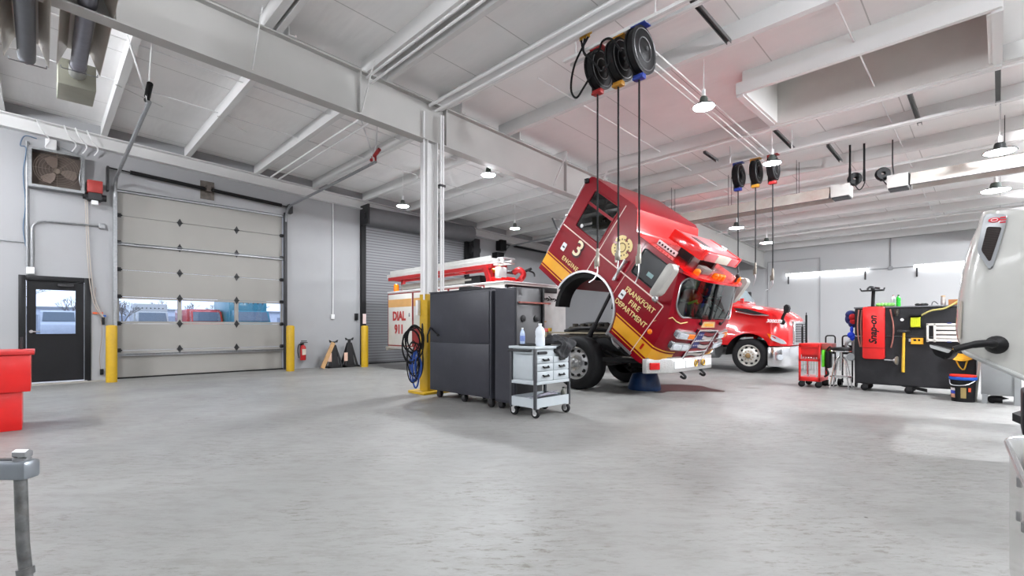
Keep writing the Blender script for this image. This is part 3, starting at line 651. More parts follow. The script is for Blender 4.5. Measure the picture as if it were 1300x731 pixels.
# bright roof and cap paint sits on the hull as its own skin
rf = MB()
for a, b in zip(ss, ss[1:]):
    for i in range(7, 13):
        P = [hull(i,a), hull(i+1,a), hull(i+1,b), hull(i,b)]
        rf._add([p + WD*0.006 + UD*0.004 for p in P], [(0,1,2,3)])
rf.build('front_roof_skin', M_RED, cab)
for s in (-1, 1):
    yy = YC + s*(YH+0.012)
    for nm, lp in (('rear_side_window', RW), ('front_side_window', FW)):
        MB().prism([CW(u, YC+s*(YH-0.012), w) for u, w in lp], (0, s*0.006, 0)).build(nm, M_TINT, cab)
    MB().tube([CW(u, YC+s*(YH+0.004), w) for u, w in RW], 0.014, seg=6, closed=True).build('window_gasket', M_FRED if True else M_BLACK, cab)
    MB().tube([CW(u, YC+s*(YH+0.004), w) for u, w in FW], 0.012, seg=6, closed=True).build('window_gasket', M_BLACK, cab)
    MB().prism([CW(0.28, YC+s*(YH+0.002), 1.55), CW(0.93, YC+s*(YH+0.002), 1.55), CW(0.93, YC+s*(YH+0.002), 1.60), CW(0.28, YC+s*(YH+0.002), 1.60)], (0,-s*0.03,0)).build('window_bar', M_FRED, cab)
    def strip(u0, w0, u1, w1, t, m, nm, off=0.004):
        d = Vector((u1-u0, w1-w0)).normalized(); nx, nw = -d.y*t/2, d.x*t/2; y = YC + s*(YH+off)
        MB().prism([CW(u0+nx,y,w0+nw), CW(u1+nx,y,w1+nw), CW(u1-nx,y,w1-nw), CW(u0-nx,y,w0-nw)], (0,-s*0.006,0)).build(nm, m, cab)
    M_PIN = mat('pale pinstripe', (226, 200, 190), 0.4)
    strip(0.02, 0.985, 2.57, 0.985, 0.02, M_PIN, 'pinstripe')
    strip(1.0, 1.90, 1.0, 0.58, 0.014, M_PIN, 'door_edge_trim')
    strip(1.70, 1.0, 1.70, 0.57, 0.008, M_PIN, 'door_edge_trim')
    strip(2.575, 0.985, 2.575, 0.0, 0.014, M_PIN, 'door_edge_trim')
    strip(1.70, 1.6, 1.70, 1.0, 0.010, mat('door shadow gap', (90, 4, 18), 0.5), 'door_gap')
    # gold stripe: behind the arch on the side
    for w0, w1, m, nm in ((0.15,0.345,M_GOLD,'gold_stripe'),(0.372,0.392,M_GOLD,'gold_pinstripe'),(0.10,0.118,M_GOLD,'gold_pinstripe')):
        y = YC + s*(YH+0.003)
        ue0 = ARC_C - math.sqrt(0.72**2 - w0*w0); ue1 = ARC_C - math.sqrt(0.72**2 - w1*w1)
        MB().prism([CW(0.0,y,w0), CW(ue0,y,w0), CW(ue1,y,w1), CW(0.0,y,w1)], (0,-s*0.005,0)).build(nm, m, cab)
        # and ahead of it, wrapping round the front corner
        lo, hi = [], []
        us0 = ARC_C + math.sqrt(0.72**2 - w0*w0); us1 = ARC_C + math.sqrt(0.72**2 - w1*w1)
        for k in range(6):
            f = k/5; lo.append(CW(us0+(2.6-us0)*f, y, w0)); hi.append(CW(us1+(2.6-us1)*f, y, w1))
        def uf(w): return 3.02 + (0.45-w)*0.057
        for q in (1.0,0.985,0.95,0.9,0.82,0.72,0.6):
            yq = YC + s*q*YH
            lo.append(CW(uf(w0)-bow(yq)+0.004, yq+s*0.003, w0)); hi.append(CW(uf(w1)-bow(yq)+0.004, yq+s*0.003, w1))
        MB().grid([lo, hi]) .build(nm, m, cab)
    # arch trim ring and liner
    ring = MB(); pa = []; pb = []
    for a in range(-2, 183, 8):
        ca, sa = math.cos(math.radians(a)), math.sin(math.radians(a))
        pa.append(CW(ARC_C+0.665*ca, YC+s*(YH+0.03), 0.665*sa)); pb.append(CW(ARC_C+0.703*ca, YC+s*(YH+0.03), 0.703*sa))
    pc_ = [p - Vector((0,s*0.06,0)) for p in pa]; pd_ = [p - Vector((0,s*0.06,0)) for p in pb]
    ring.grid([pa, pb, pd_, pc_, pa]); ring.build('arch_trim', M_ALU, cab)
    ln = MB(); r1, r2 = [], []
    for a in range(100, 219, 8):
        ca, sa = math.cos(math.radians(a)), math.sin(math.radians(a)); r1.append((0.66*ca, 0.66*sa)); r2.append((0.58*ca, 0.58*sa))
    for y0_, y1_ in ((YC+s*(YH-0.02), YC+s*(YH-0.36)),):
        A = [CW(ARC_C+p, y0_, q) for p, q in r1]; B = [CW(ARC_C+p, y1_, q) for p, q in r1]; C = [CW(ARC_C+p, y1_, q) for p, q in r2]; D = [CW(ARC_C+p, y0_, q) for p, q in r2]
        ln.grid([A, B, C, D, A]); ln.quad([A[-1],B[-1],C[-1],D[-1]])
    ln.build('arch_liner', M_RUBBER, cab)
    MB().prism([CW(2.02,YC+s*(YH+0.012),0.0),CW(2.6,YC+s*(YH+0.012),0.0),CW(2.6,YC+s*(YH+0.012),0.045),CW(2.02,YC+s*(YH+0.012),0.045)],(0,-s*0.03,0)).build('sill_trim', M_ALU, cab)
    yt = YC + s*(YH+0.006); xd = UD if s < 0 else -UD
    M_DKB = mat('dark lettering shadow', (60, 10, 16), 0.5)
    def put(txt, u, w, size, m=M_CREAM, bold=0.004, sx=1.0, space=1.05, nm='lettering'):
        text(nm, txt, m, cab, CW(u, yt, w), xd, WD, size, 0.002, bold, sx=sx, space=space)
    put('3', 0.618, 0.780, 0.42, M_DKB, 0.020)
    text('lettering', '3', mat('ivory numeral', (236, 222, 186), 0.4), cab, CW(0.60, yt+s*0.004, 0.795), xd, WD, 0.40, 0.002, 0.006)
    put('ENGINE', 0.60, 0.49, 0.115, bold=0.001, space=1.15)
    put('FRANKFORT', 2.18, 0.82, 0.122, bold=0.0015, space=1.0, sx=0.95); put('FIRE', 2.16, 0.685, 0.122, bold=0.0015, space=1.1); put('DEPARTMENT', 2.17, 0.55, 0.122, bold=0.0015, space=1.0, sx=0.95)
    for u, w in ((0.285,0.66),(1.86,0.70)):
        MB().prism(rounded([CW(u-0.05,yt,w-0.075),CW(u+0.05,yt,w-0.075),CW(u+0.05,yt,w+0.075),CW(u-0.05,yt,w+0.075)],0.02),(0,s*0.003,0)).build('silver_decal', M_ALU, cab)
        MB().prism([CW(u-0.03,yt+s*0.003,w-0.02),CW(u+0.03,yt+s*0.003,w-0.02),CW(u+0.03,yt+s*0.003,w+0.012),CW(u-0.03,yt+s*0.003,w+0.012)],(0,s*0.002,0)).build('decal_mark', M_DKST, cab)
    # fire service cross
    cr = MB(); pts = []
    for k in range(4):
        a0 = 90*k + 45
        for da, r in ((-37,0.19),(-25,0.20),(-12,0.205),(0,0.207),(12,0.205),(25,0.20),(37,0.19),(41,0.11),(49,0.11)):
            a = math.radians(a0+da); pts.append(CW(1.365+r*math.cos(a), yt, 1.31+r*math.sin(a)))
    cr.prism(pts, (0, s*0.003, 0)); cr.build('fire_cross_emblem', M_CREAM, cab)
    MB().tube([CW(1.365+0.075*math.cos(a*PI/8), yt+s*0.004, 1.31+0.075*math.sin(a*PI/8)) for a in range(16)], 0.008, seg=5, closed=True).build('emblem_ring', mat('brown ink', (96, 60, 30), 0.5), cab)
    for k in range(16):
        a = k*PI/8+0.2; MB().prism([CW(1.365+r_*math.cos(a+d_), yt+s*0.004, 1.31+r_*math.sin(a+d_)) for r_, d_ in ((0.125,-0.09),(0.15,-0.08),(0.15,0.08),(0.125,0.09))], (0, s*0.002, 0)).build('emblem_mark', MATS['brown ink'], cab)
    # grab handle
    gh = MB(); yo = YC + s*(YH+0.07)
    gh.tube([CW(1.585,yo,1.20), CW(1.60,yo,0.80)], 0.022, seg=10)
    for w in (1.17, 0.83): gh.cyl(CW(1.59,YC+s*YH,w), CW(1.59,yo,w), 0.02, seg=8)
    gh.build('grab_handle', M_ALU, cab)
    MB().ball(CW(2.64, YC+s*(YH+0.004), 0.53), 0.045, (1,0.5,1)).build('side_marker', M_AMBER, cab)
    MB().prism(rounded([CW(2.66,yt,0.2),CW(2.70,yt,0.2),CW(2.70,yt,0.31),CW(2.66,yt,0.31)],0.01),(0,s*0.004,0)).build('side_reflector', mat('red reflector', (190, 30, 16), 0.3), cab)
    MB().ball(CW(0.40, YC+s*(YH-0.004), 1.17), 0.035, (1,0.15,1)).build('round_sticker', M_PIPEW, cab)
    MB().prism([CW(2.02,YC+s*(YH-0.005),1.2),CW(2.14,YC+s*(YH-0.005),1.2),CW(2.14,YC+s*(YH-0.005),1.27),CW(2.02,YC+s*(YH-0.005),1.27)],(0,s*0.002,0)).build('window_sticker', mat('pale teal sticker', (120, 150, 150), 0.5), cab)
    # mirror
    mr = MB(); ym = YC + s*(YH+0.22)
    mp = rounded([CW(2.46,ym-0.06,1.10),CW(2.60,ym-0.06,1.16),CW(2.58,ym-0.06,1.66),CW(2.44,ym-0.06,1.68)],0.07)
    mr.prism(mp, (0, s*0.17, 0), bev=0.018); mr.build('mirror_housing', mat('silver grey mirror shell', (168, 166, 160), 0.45, 0.2), cab)
    MB().prism([CW(2.52,ym-0.02,1.2),CW(2.535,ym-0.02,1.2),CW(2.52,ym-0.02,1.62),CW(2.505,ym-0.02,1.62)],(0,s*0.19,0)).build('mirror_seam', mat('mirror seam grey', (128, 126, 122), 0.4), cab)
    MB().tube([CW(2.42,YC+s*YH,0.96), CW(2.50,ym,1.05), CW(2.50,ym,1.14)], 0.02, seg=8).tube([CW(2.40,YC+s*YH,1.60), CW(2.5,ym,1.66)], 0.016, seg=8).ball(CW(2.49,ym,1.06), 0.05).build('mirror_bracket', M_ALU, cab)
    # rear edge grab rail
    MB().tube([CW(-0.03,YC+s*(YH-0.05),0.3), CW(-0.05,YC+s*(YH-0.05),0.4), CW(-0.05,YC+s*(YH-0.05),1.85), CW(-0.02,YC+s*(YH-0.05),1.92)], 0.014, seg=6).build('rear_rail', M_ALU, cab)
    MB().box(-0.04,0.04,-0.05,0.05,-0.04,0.04,Matrix.Translation(CW(0.02,YC+s*(YH+0.0),1.86)),bev=0.01).build('corner_latch', M_BLACK, cab)
    for w in (0.86, 1.16): MB().ball(CW(0.0, YC+s*(YH+0.015), w), 0.03).build('rail_knob', M_CHROME, cab)
# front face
def FF(w, y, off=0.0):
    if w > 0.985: u = 2.90 + (w-0.985)*(2.635-2.90)/(1.545-0.985)
    elif w > 0.85: u = 2.90 + (0.985-w)*0.4
    else: u = 2.955 + (0.85-w)*0.1625*1.0 if w > 0.45 else 3.02 + (0.45-w)*0.057
    return CW(u - bow(y) + off, y, w)
ys_ = [YC + YH*s for s in (-0.95,-0.9,-0.8,-0.6,-0.3,0,0.3,0.6,0.8,0.9,0.95)]
MB().grid([[FF(0.985,y,-0.012) for y in ys_],[FF(1.545,y,-0.012) for y in ys_]]).build('windshield', M_WSHD, cab)
wf = [FF(0.985,y,0.004) for y in ys_] + [FF(1.545,y,0.004) for y in reversed(ys_)]
fm = MB(); ring_ = []
for s, wc, ws in ((-1,0.985,1),(1,0.985,1),(1,1.545,-1),(-1,1.545,-1)):
    yc_ = YC + s*0.95*YH; R_ = 0.17; arc_ = []
    for k in range(9):
        a = k/8*PI/2                       # from the vertical edge round to the horizontal edge
        arc_.append((yc_ - s*R_*(1-math.cos(a)), wc + ws*R_*(1-math.sin(a))))
    fm._add([FF(wc, yc_, 0.003)] + [FF(w, y, 0.003) for y, w in arc_], [tuple(range(10))])
    seq = arc_ if (s < 0) == (ws > 0) else arc_[::-1]
    ring_ += [FF(w, y, 0.008) for y, w in seq]
fm.build('windshield_corner', M_FRED, cab)
MB().tube(ring_, 0.013, seg=6, closed=True).build('windshield_frame', M_ALU, cab)
MB().tube([FF(0.985,YC,0.0), FF(1.545,YC,0.0)], 0.022, seg=8).build('windshield_divider', M_BLACK, cab)
for yw, d in ((YC-0.35,-1),(YC+0.45,1)):
    MB().tube(bez([FF(0.93,yw,0.03), FF(1.0,yw+0.06*d,0.05), FF(1.15,yw+0.2*d,0.035)]), 0.012, seg=6).ball(FF(0.93,yw,0.02),0.03).build('wiper', M_BLACK, cab)
# interior seen through the glass
M_INT = mat('dark cab lining', (44, 44, 46), 0.7); M_SEAT = mat('grey vinyl seat', (118, 126, 126), 0.6)
MB().prism([CW(0.06,Y0+0.05,0.72),CW(2.55,Y0+0.05,0.72),CW(2.78,Y0+0.15,0.95),CW(2.70,Y0+0.15,0.99),CW(2.40,Y0+0.05,0.99),CW(2.40,Y0+0.05,0.80),CW(0.06,Y0+0.05,0.80)],(0,YH*2-0.2,0)).build('dashboard_and_floor', M_INT, cab)
MB().prism([CW(0.03,Y0+0.02,0.8),CW(0.04,Y0+0.02,1.93),CW(1.12,Y0+0.02,1.95),CW(1.36,Y0+0.02,1.63),CW(2.5,Y0+0.02,1.58),CW(2.5,Y0+0.02,1.57),CW(1.35,Y0+0.02,1.61),CW(1.1,Y0+0.02,1.93),CW(0.06,Y0+0.02,1.9),CW(0.05,Y0+0.02,0.8)],(0,YH*2-0.04,0)).build('cab_lining', M_INT, cab)
for y in (YC-0.62, YC+0.62):
    st = MB().prism(rounded([CW(1.95,y-0.24,0.85),CW(2.08,y-0.24,0.85),CW(1.98,y-0.24,1.45),CW(1.86,y-0.24,1.45)],0.05),(0,0.48,0),bev=0.04).prism([CW(1.9,y-0.24,0.82),CW(2.35,y-0.24,0.82),CW(2.35,y-0.24,0.92),CW(1.9,y-0.24,0.92)],(0,0.48,0),bev=0.02)
    st.build('seat', M_SEAT, cab)
MB().prism(rounded([CW(1.3,YC-0.42,0.8),CW(2.25,YC-0.42,0.8),CW(2.15,YC-0.42,1.2),CW(1.4,YC-0.42,1.25)],0.06),(0,0.84,0)).build('engine_cover', mat('pale engine cover', (176, 186, 186), 0.6), cab)
sw_ = MB(); cc = CW(2.42, YC+0.62, 1.13); ax = (UD*-0.75 + WD*0.66).normalized(); ux = Vector((0,1,0)); vx = ax.cross(ux)
sw_.tube([cc + (ux*math.cos(k*PI/10)+vx*math.sin(k*PI/10))*0.22 for k in range(20)], 0.014, seg=6, closed=True).cyl(cc, cc-ax*0.25, 0.025, seg=8).tube([cc-ux*0.22, cc, cc+ux*0.22], 0.012, seg=6)
sw_.build('steering_wheel', M_BLACK, cab)
MB().ball(CW(2.35,YC+0.05,1.1),0.16,(1,1.2,0.8)).ball(CW(2.4,YC+0.25,1.07),0.1).build('red_gear_bag', M_TOOLRED, cab)
MB().ball(CW(2.1,YC-0.1,1.28),0.09,(1,1,1.3)).build('blue_gear', mat('navy cloth', (34, 44, 100), 0.8), cab)
MB().tube(bez([CW(2.5,YC-0.2,1.02),CW(2.55,YC-0.1,1.12),CW(2.5,YC,1.08),CW(2.52,YC+0.1,1.05)]),0.02,seg=6).build('green_strap', mat('lime strap', (120, 150, 40), 0.6), cab)
MB().prism([CW(2.3,Y0+0.1,1.28),CW(2.34,Y0+0.1,1.28),CW(2.34,Y0+0.1,1.34),CW(2.3,Y0+0.1,1.34)],(0,0.4,0)).build('sun_visor', mat('olive visor', (128, 132, 60), 0.6), cab)
# lower front: tan emblem, lamps, grille with a flag picture, scroll line
MB().quad([FF(0.86,YC-0.27,0.006),FF(0.86,YC+0.27,0.006),FF(0.955,YC+0.22,0.006),FF(0.955,YC-0.22,0.006)]).build('front_emblem', mat('tan gold panel', (190, 158, 112), 0.4, var=0.15, scale=30), cab)
for k in range(4): MB().quad([FF(0.885,YC-0.17+0.09*k,0.010),FF(0.885,YC-0.10+0.09*k,0.010),FF(0.925,YC-0.10+0.09*k,0.010),FF(0.925,YC-0.17+0.09*k,0.010)]).build('front_emblem_mark', M_GOLD, cab)
def lamp(y0, y1, w0, w1, amb):
    b = MB(); P = [FF(w0,y0,0),FF(w0,y1,0),FF(w1,y1,0),FF(w1,y0,0)]
    b.prism(rounded(P,0.03), UD*0.07, bev=0.012); b.build('lamp_housing', M_CHROME, cab)
    ym = (y0+y1)/2; g = 0.03
    if amb:
        k = y0 + (y1-y0)*(0.55)
        MB().prism([p+UD*0.07 for p in [FF(w0+g,k,0),FF(w0+g,y1-g,0),FF(w1-g,y1-g,0),FF(w1-g,k,0)]], UD*0.012).build('amber_turn_lens', M_AMBER, cab)
        MB().prism([p+UD*0.07 for p in [FF(w0+g,y0+g,0),FF(w0+g,k-0.01,0),FF(w1-g,k-0.01,0),FF(w1-g,y0+g,0)]], UD*0.01).build('lamp_lens', M_LENS, cab)
    else:
        for a, c in ((y0+g, ym-0.008), (ym+0.008, y1-g)):
            MB().prism(rounded([p+UD*0.07 for p in [FF(w0+g,a,0),FF(w0+g,c,0),FF(w1-g,c,0),FF(w1-g,a,0)]],0.03), UD*0.012).build('lamp_lens', M_LENS, cab)
for s in (-1, 1):
    for w0, w1, amb in ((0.665,0.80,True),(0.46,0.60,False)):
        a, c = (7.12, 7.62) if s < 0 else (2*YC-7.62, 2*YC-7.12)
        lamp(a, c, w0, w1, amb)
gy0, gy1 = YC-0.36, YC+0.36
MB().prism([FF(0.22,gy0,0),FF(0.22,gy1,0),FF(0.83,gy1,0),FF(0.83,gy0,0)], UD*0.03).build('grille_back', mat('dark grille', (26, 28, 44), 0.4), cab)
M_FLAGR = mat('flag red stripe', (120, 26, 34), 0.4); M_FLAGW = mat('flag pale stripe', (176, 168, 164), 0.4); M_FLAGB = mat('flag blue field', (32, 42, 104), 0.4)
for k in range(7):
    lo, hi = [], []
    for j in range(9):
        f = j/8; y = gy0+0.03+(gy1-gy0-0.06)*f; wv = 0.03*math.sin(f*6.0)
        lo.append(FF(0.25+0.08*k+wv*0.6, y, 0.036)); hi.append(FF(0.25+0.08*k+0.06+wv*0.6, y, 0.036))
    MB().grid([lo, hi]).build('flag_stripe', (M_FLAGR, M_FLAGW)[k % 2], cab)
MB().grid([[FF(0.50,gy0+0.04+0.22*j/4,0.042) for j in range(5)],[FF(0.80,gy0+0.04+0.22*j/4,0.042) for j in range(5)]]).build('flag_field', M_FLAGB, cab)
for j in range(3):
    for k in range(3): MB().ball(FF(0.55+0.1*k, gy0+0.08+0.07*j, 0.044), 0.013, (0.4,1,1), 8).build('flag_star', M_FLAGW, cab)
gf = MB().tube([FF(0.22,gy0,0.04),FF(0.22,gy1,0.04),FF(0.83,gy1,0.04),FF(0.83,gy0,0.04)],0.02,seg=8,closed=True)
for w in (0.42, 0.63): gf.tube([FF(w,gy0,0.045),FF(w,gy1,0.045)],0.014,seg=8)
gf.build('grille_frame', M_CHROME, cab)
MB().quad([FF(0.12,gy1-0.02,0.006),FF(0.12,gy1+0.28,0.006),FF(0.30,gy1+0.34,0.006),FF(0.30,gy1+0.06,0.006)]).build('gold_panel', M_GOLD, cab)
for s in (-1,):
    MB().tube([FF(0.70,YC+s*(YH-0.005),0.008) - UD*0.22 + Vector((0,s*0.0,0))] + [FF(0.90,YC+s*YH*0.985,0.008), FF(0.93,YC+s*YH*0.96,0.008), FF(0.90,YC+s*YH*0.9,0.008), FF(0.89,YC+s*YH*0.82,0.008), FF(0.93,YC+s*YH*0.68,0.008)], 0.008, seg=5).build('scroll_line', M_CREAM, cab)
# roof equipment: light bar, marker lamps, punched bracket
lb = MB()
def LBq(u0,u1,y0,y1,w0,w1,m,nm,bev=0.012): MB().prism([CW(u0,y0,w0),CW(u1,y0,w0),CW(u1,y0,w1),CW(u0,y0,w1)],(0,y1-y0,0),bev=bev).build(nm,m,cab)
M_LBR = mat('red light bar lens', (214, 20, 18), 0.15, coat=0.5); M_LBP = mat('pinkish light bar lens', (206, 112, 116), 0.3); M_LBW = mat('clear light bar lens', (206, 206, 192), 0.3)
LBq(1.78,2.44,7.33,7.47,1.80,1.98,M_LBR,'light_bar_end'); LBq(1.78,2.44,8.68,8.82,1.80,1.98,M_LBR,'light_bar_end')
LBq(1.80,2.42,7.47,8.68,1.95,1.975,M_LBP,'light_bar_top'); LBq(1.80,2.30,7.47,8.68,1.80,1.84,M_BLACK,'light_bar_base')
LBq(2.36,2.46,7.47,7.84,1.81,1.95,M_LBP,'light_bar_lens'); LBq(2.36,2.46,7.84,8.36,1.81,1.95,M_LBW,'light_bar_lens'); LBq(2.36,2.46,8.36,8.68,1.81,1.95,M_LBP,'light_bar_lens')
LBq(1.95,2.25,7.65,7.85,1.974,1.982,M_BLACK,'light_bar_slot',0)
for y in (7.6, 8.55): LBq(1.95,2.2,y-0.04,y+0.04,1.62,1.81,M_DKST,'light_bar_foot',0)
LBq(1.72,2.12,7.22,7.25,1.64,1.72,M_PIPEW,'punched_bracket',0)
for k in range(6): MB().cyl(CW(1.76+0.063*k,7.215,1.68),CW(1.76+0.063*k,7.222,1.68),0.018,seg=10).build('bracket_hole', M_BLACK, cab)
for y in (7.25,7.86,8.0,8.14,8.9): MB().ball(CW(2.60-bow(y),y,1.66),0.055,(1,0.9,0.8)).cyl(CW(2.60-bow(y),y,1.61),CW(2.60-bow(y),y,1.65),0.05,seg=10).build('marker_lamp', M_AMBER, cab)
LBq(2.42,2.56,7.45,7.75,1.62,1.72,mat('grey siren box',(120,116,112),0.5),'siren_box')
MB().cyl(CW(2.6,8.75,1.61),CW(2.58,8.75,1.72),0.02,seg=8).ball(CW(2.58,8.75,1.72),0.04).build('roof_horn', M_DKST, cab)
# the body
bd = MB()
bd.box(-12.0,-7.3,6.95,8.98,1.12,2.10,bev=0.02).box(-12.0,-10.72,6.95,8.98,0.60,1.12,bev=0.01).box(-8.45,-7.3,6.95,8.98,0.60,1.12,bev=0.01).box(-10.72,-8.45,7.4,8.5,0.75,1.12)
bd.build('body', M_BODYW, fx)
M_MAROON = mat('maroon door gap', (132, 30, 34), 0.4)
for x0_, x1_ in ((-11.96,-10.78),(-10.70,-9.25),(-9.17,-7.95)):
    z0_ = 0.66 if x0_ < -11 else 1.16
    D = MB()
    D.box(x0_,x1_,6.925,6.95,z0_,2.04,bev=0.008); dr = D.build('compartment_door', M_BODYW, fx)
    E_ = MB()
    for a in ((x0_-0.03,x0_,z0_-0.03,2.07),(x1_,x1_+0.03,z0_-0.03,2.07),(x0_,x1_,z0_-0.03,z0_),(x0_,x1_,2.04,2.07)): E_.box(a[0],a[1],6.93,6.952,a[2],a[3])
    E_.build('door_gap', M_MAROON, dr)
    MB().box(x0_+0.01,x1_-0.01,6.921,6.926,1.69,1.90).build('orange_stripe', M_ORST, dr)
    MB().box(x1_-0.12,x1_-0.06,6.90,6.926,1.42,1.52,bev=0.008).build('latch', M_CHROME, dr)
    if x0_ < -11:
        text('lettering','DIAL',M_TXRED,dr,(-11.40,6.920,1.435),(1,0,0),(0,0,1),0.33,0.002,0.014,sx=0.92)
        text('lettering','911',M_TXRED,dr,(-11.40,6.920,1.08),(1,0,0),(0,0,1),0.33,0.002,0.014,sx=0.92)
MB().box(-12.04,-10.74,6.88,6.95,0.55,0.61,bev=0.01).box(-12.12,-12.0,6.95,8.98,0.5,0.6).build('running_board', M_TREAD, fx)
MB().box(-12.05,-7.3,6.94,8.99,2.09,2.13,bev=0.01).build('body_top_rail', M_PIPEW, fx)
MB().prism(arc((-9.58,6.93,0.5),0.62,0,180,14)+[(-8.45,6.93,0.5),(-8.45,6.93,1.18),(-10.72,6.93,1.18),(-10.72,6.93,0.5)][::1],(0,0.02,0)).build('wheel_arch_panel', M_MAROON, fx)
for s, y in ((-1,6.99),(1,8.94)):
    wheel(fx,(-9.58,y,0.49),0.49,0.28,0.29,s,M_ALU,True)
    wheel(fx,(-5.47,6.99 if s<0 else 9.0,0.49),0.49,0.34,0.30,s,M_ALU,False)
# front bulkhead of the body, pump gear and the monitor
MB().box(-7.30,-7.285,6.97,8.96,0.62,2.05).build('front_bulkhead', mat('pale bulkhead', (206, 206, 203), 0.4), fx)
MB().box(-7.32,-7.24,6.97,8.6,1.93,2.05,bev=0.01).build('crosslay_tray', M_BLACK, fx)
ph = MB()
for k in range(7): ph.tube(bez([(-7.26,8.0+0.08*k,1.82+0.03*math.sin(k*2)),(-7.2,8.03+0.08*k,1.78),(-7.26,8.05+0.08*k,1.75+0.02*(k%3))]),0.012,seg=6)
ph.build('wiring_bundle', M_BLACK, fx)
MB().cyl((-7.28,8.0,1.27),(-7.15,8.0,1.27),0.04,seg=10).box(-7.18,-7.15,7.9,8.12,1.26,1.28).build('brass_valve', mat('brass', (190, 150, 60), 0.3, 0.8), fx)
MB().box(-7.28,-7.1,7.95,8.15,0.95,1.12,bev=0.01).build('red_valve_box', M_TOOLRED, fx)
mn = MB(); mn.cyl((-7.6,7.62,2.1),(-7.6,7.62,2.2),0.06,seg=12).tube(bez([(-7.6,7.62,2.15),(-7.48,7.62,2.2),(-7.42,7.66,2.32),(-7.5,7.6,2.42),(-7.62,7.55,2.36)]),0.065,seg=12)
mn.build('water_monitor', mat('deep red rack paint', (160, 16, 20), 0.4, var=0.06), fx)
MB().cyl((-7.62,7.55,2.36),(-7.85,7.36,2.40),0.04,0.03,seg=12).build('monitor_barrel', M_DKST, fx)
MB().cyl((-7.82,7.38,2.395),(-7.98,7.25,2.42),0.05,0.07,seg=12).tube([(-7.9,7.25,2.3),(-7.9,7.38,2.55)],0.012,seg=6).build('brass_nozzle', MATS['brass'], fx)
MB().cyl((-7.45,7.7,2.38),(-7.36,7.85,2.46),0.03,seg=8).tube(bez([(-7.4,7.75,2.42),(-7.3,7.85,2.36),(-7.36,7.95,2.3)]),0.02,seg=6).build('monitor_crank', M_BLACK, fx)
fl = MB().box(-7.62,-7.50,6.98,7.22,2.2,2.44,bev=0.012); fl.cyl((-7.56,7.1,2.1),(-7.56,7.1,2.2),0.02,seg=8); fl.build('flood_light', mat('pale flood lamp', (216, 218, 216), 0.3), fx)
# ladder rack and ladder
rk = MB(); zA = 2.50
rk.box(-12.1,-7.75,7.0,7.05,zA-0.06,zA+0.03).box(-12.1,-7.75,7.42,7.47,zA-0.06,zA+0.03)
for x in (-12.05,-10.6,-9.2,-7.8): rk.box(x-0.03,x+0.03,7.05,7.42,zA-0.05,zA)
for x in (-11.7,-8.0): rk.box(x-0.05,x+0.05,7.2,7.28,2.1,zA-0.05)
rk.prism([(-8.05,6.98,zA),(-7.9,6.98,zA),(-7.76,6.98,2.1),(-7.86,6.98,2.1)],(0,0.06,0))
rk.build('ladder_rack', mat('deep red rack paint', (160, 16, 20), 0.4, var=0.06), fx)
ld = MB()
for y in (7.02, 7.40): ld.box(-12.2,-7.55,y,y+0.035,zA+0.03,zA+0.12).box(-12.1,-7.85,y+0.04,y+0.07,zA+0.13,zA+0.22)
for k in range(13): ld.cyl((-12.0+0.35*k,7.02,zA+0.075),(-12.0+0.35*k,7.43,zA+0.075),0.016,seg=8).cyl((-11.9+0.33*k,7.06,zA+0.175),(-11.9+0.33*k,7.45,zA+0.175),0.016,seg=8)
ld.build('ladder', mat('aluminium ladder', (206, 206, 202), 0.35, 0.4), fx)
for k in range(2): MB().tube([(-7.58,7.02,zA+0.04+0.09*k),(-7.45,7.05,zA+0.04+0.09*k),(-7.45,7.4,zA+0.04+0.09*k),(-7.58,7.42,zA+0.04+0.09*k)],0.018,seg=8).build('ladder_foot', M_ALU, fx)
MB().cyl((-11.4,7.12,2.24),(-8.5,7.12,2.24),0.075,seg=14).cyl((-11.5,7.12,2.24),(-11.4,7.12,2.24),0.085,seg=14).build('suction_hose', mat('grey suction hose', (150, 146, 138), 0.5, var=0.1), fx)
MB().lathe([(0.07,0),(0.075,0.02),(0.075,0.16),(0.05,0.2),(0,0.21)],(-11.7,7.02,2.13),(0,0,1),16).build('beacon', M_AMBER, fx)
MB().box(-8.75,-8.2,7.05,7.3,2.13,2.32,bev=0.02).build('roof_gear_box', M_BLACK, fx)
MB().box(-8.0,-7.5,7.05,7.5,2.13,2.24,bev=0.02).build('red_roof_box', M_TOOLRED, fx)
# chassis under the tilted cab
MB().box(-7.3,-3.95,7.62,7.72,0.70,0.94).box(-7.3,-3.95,8.43,8.53,0.70,0.94).box(-4.2,-3.95,7.62,8.53,0.6,0.9).build('frame_rails', M_DKST, fx)
MB().cyl((-5.47,7.1,0.49),(-5.47,9.0,0.49),0.08,seg=12).box(-5.6,-5.34,7.4,8.75,0.40,0.56).build('front_axle', M_BLACK, fx)
eb = MB().box(-6.6,-4.85,7.78,8.38,0.55,1.0,bev=0.03).box(-6.3,-5.2,7.84,8.32,1.0,1.16,bev=0.03)
for k in range(6): eb.cyl((-6.2+0.2*k,7.95,1.16),(-6.2+0.2*k,7.95,1.22),0.06,seg=12)
eb.build('diesel_engine', mat('grimy engine', (62, 58, 52), 0.6, 0.3, var=0.3, scale=10), fx)
MB().tube(bez([(-6.3,7.8,1.05),(-5.9,7.75,1.12),(-5.4,7.75,1.1),(-5.0,7.75,1.0)]),0.035,seg=10).tube(bez([(-6.6,8.1,1.05),(-6.1,8.2,1.2),(-5.5,8.1,1.2)]),0.045,seg=10).build('intake_pipes', M_BLACK, fx)
MB().box(-6.9,-6.55,7.45,7.6,0.95,1.05).box(-6.9,-5.0,7.50,7.53,1.02,1.05).build('chassis_trim', mat('weathered alloy strip', (150, 140, 120), 0.5, 0.4), fx)
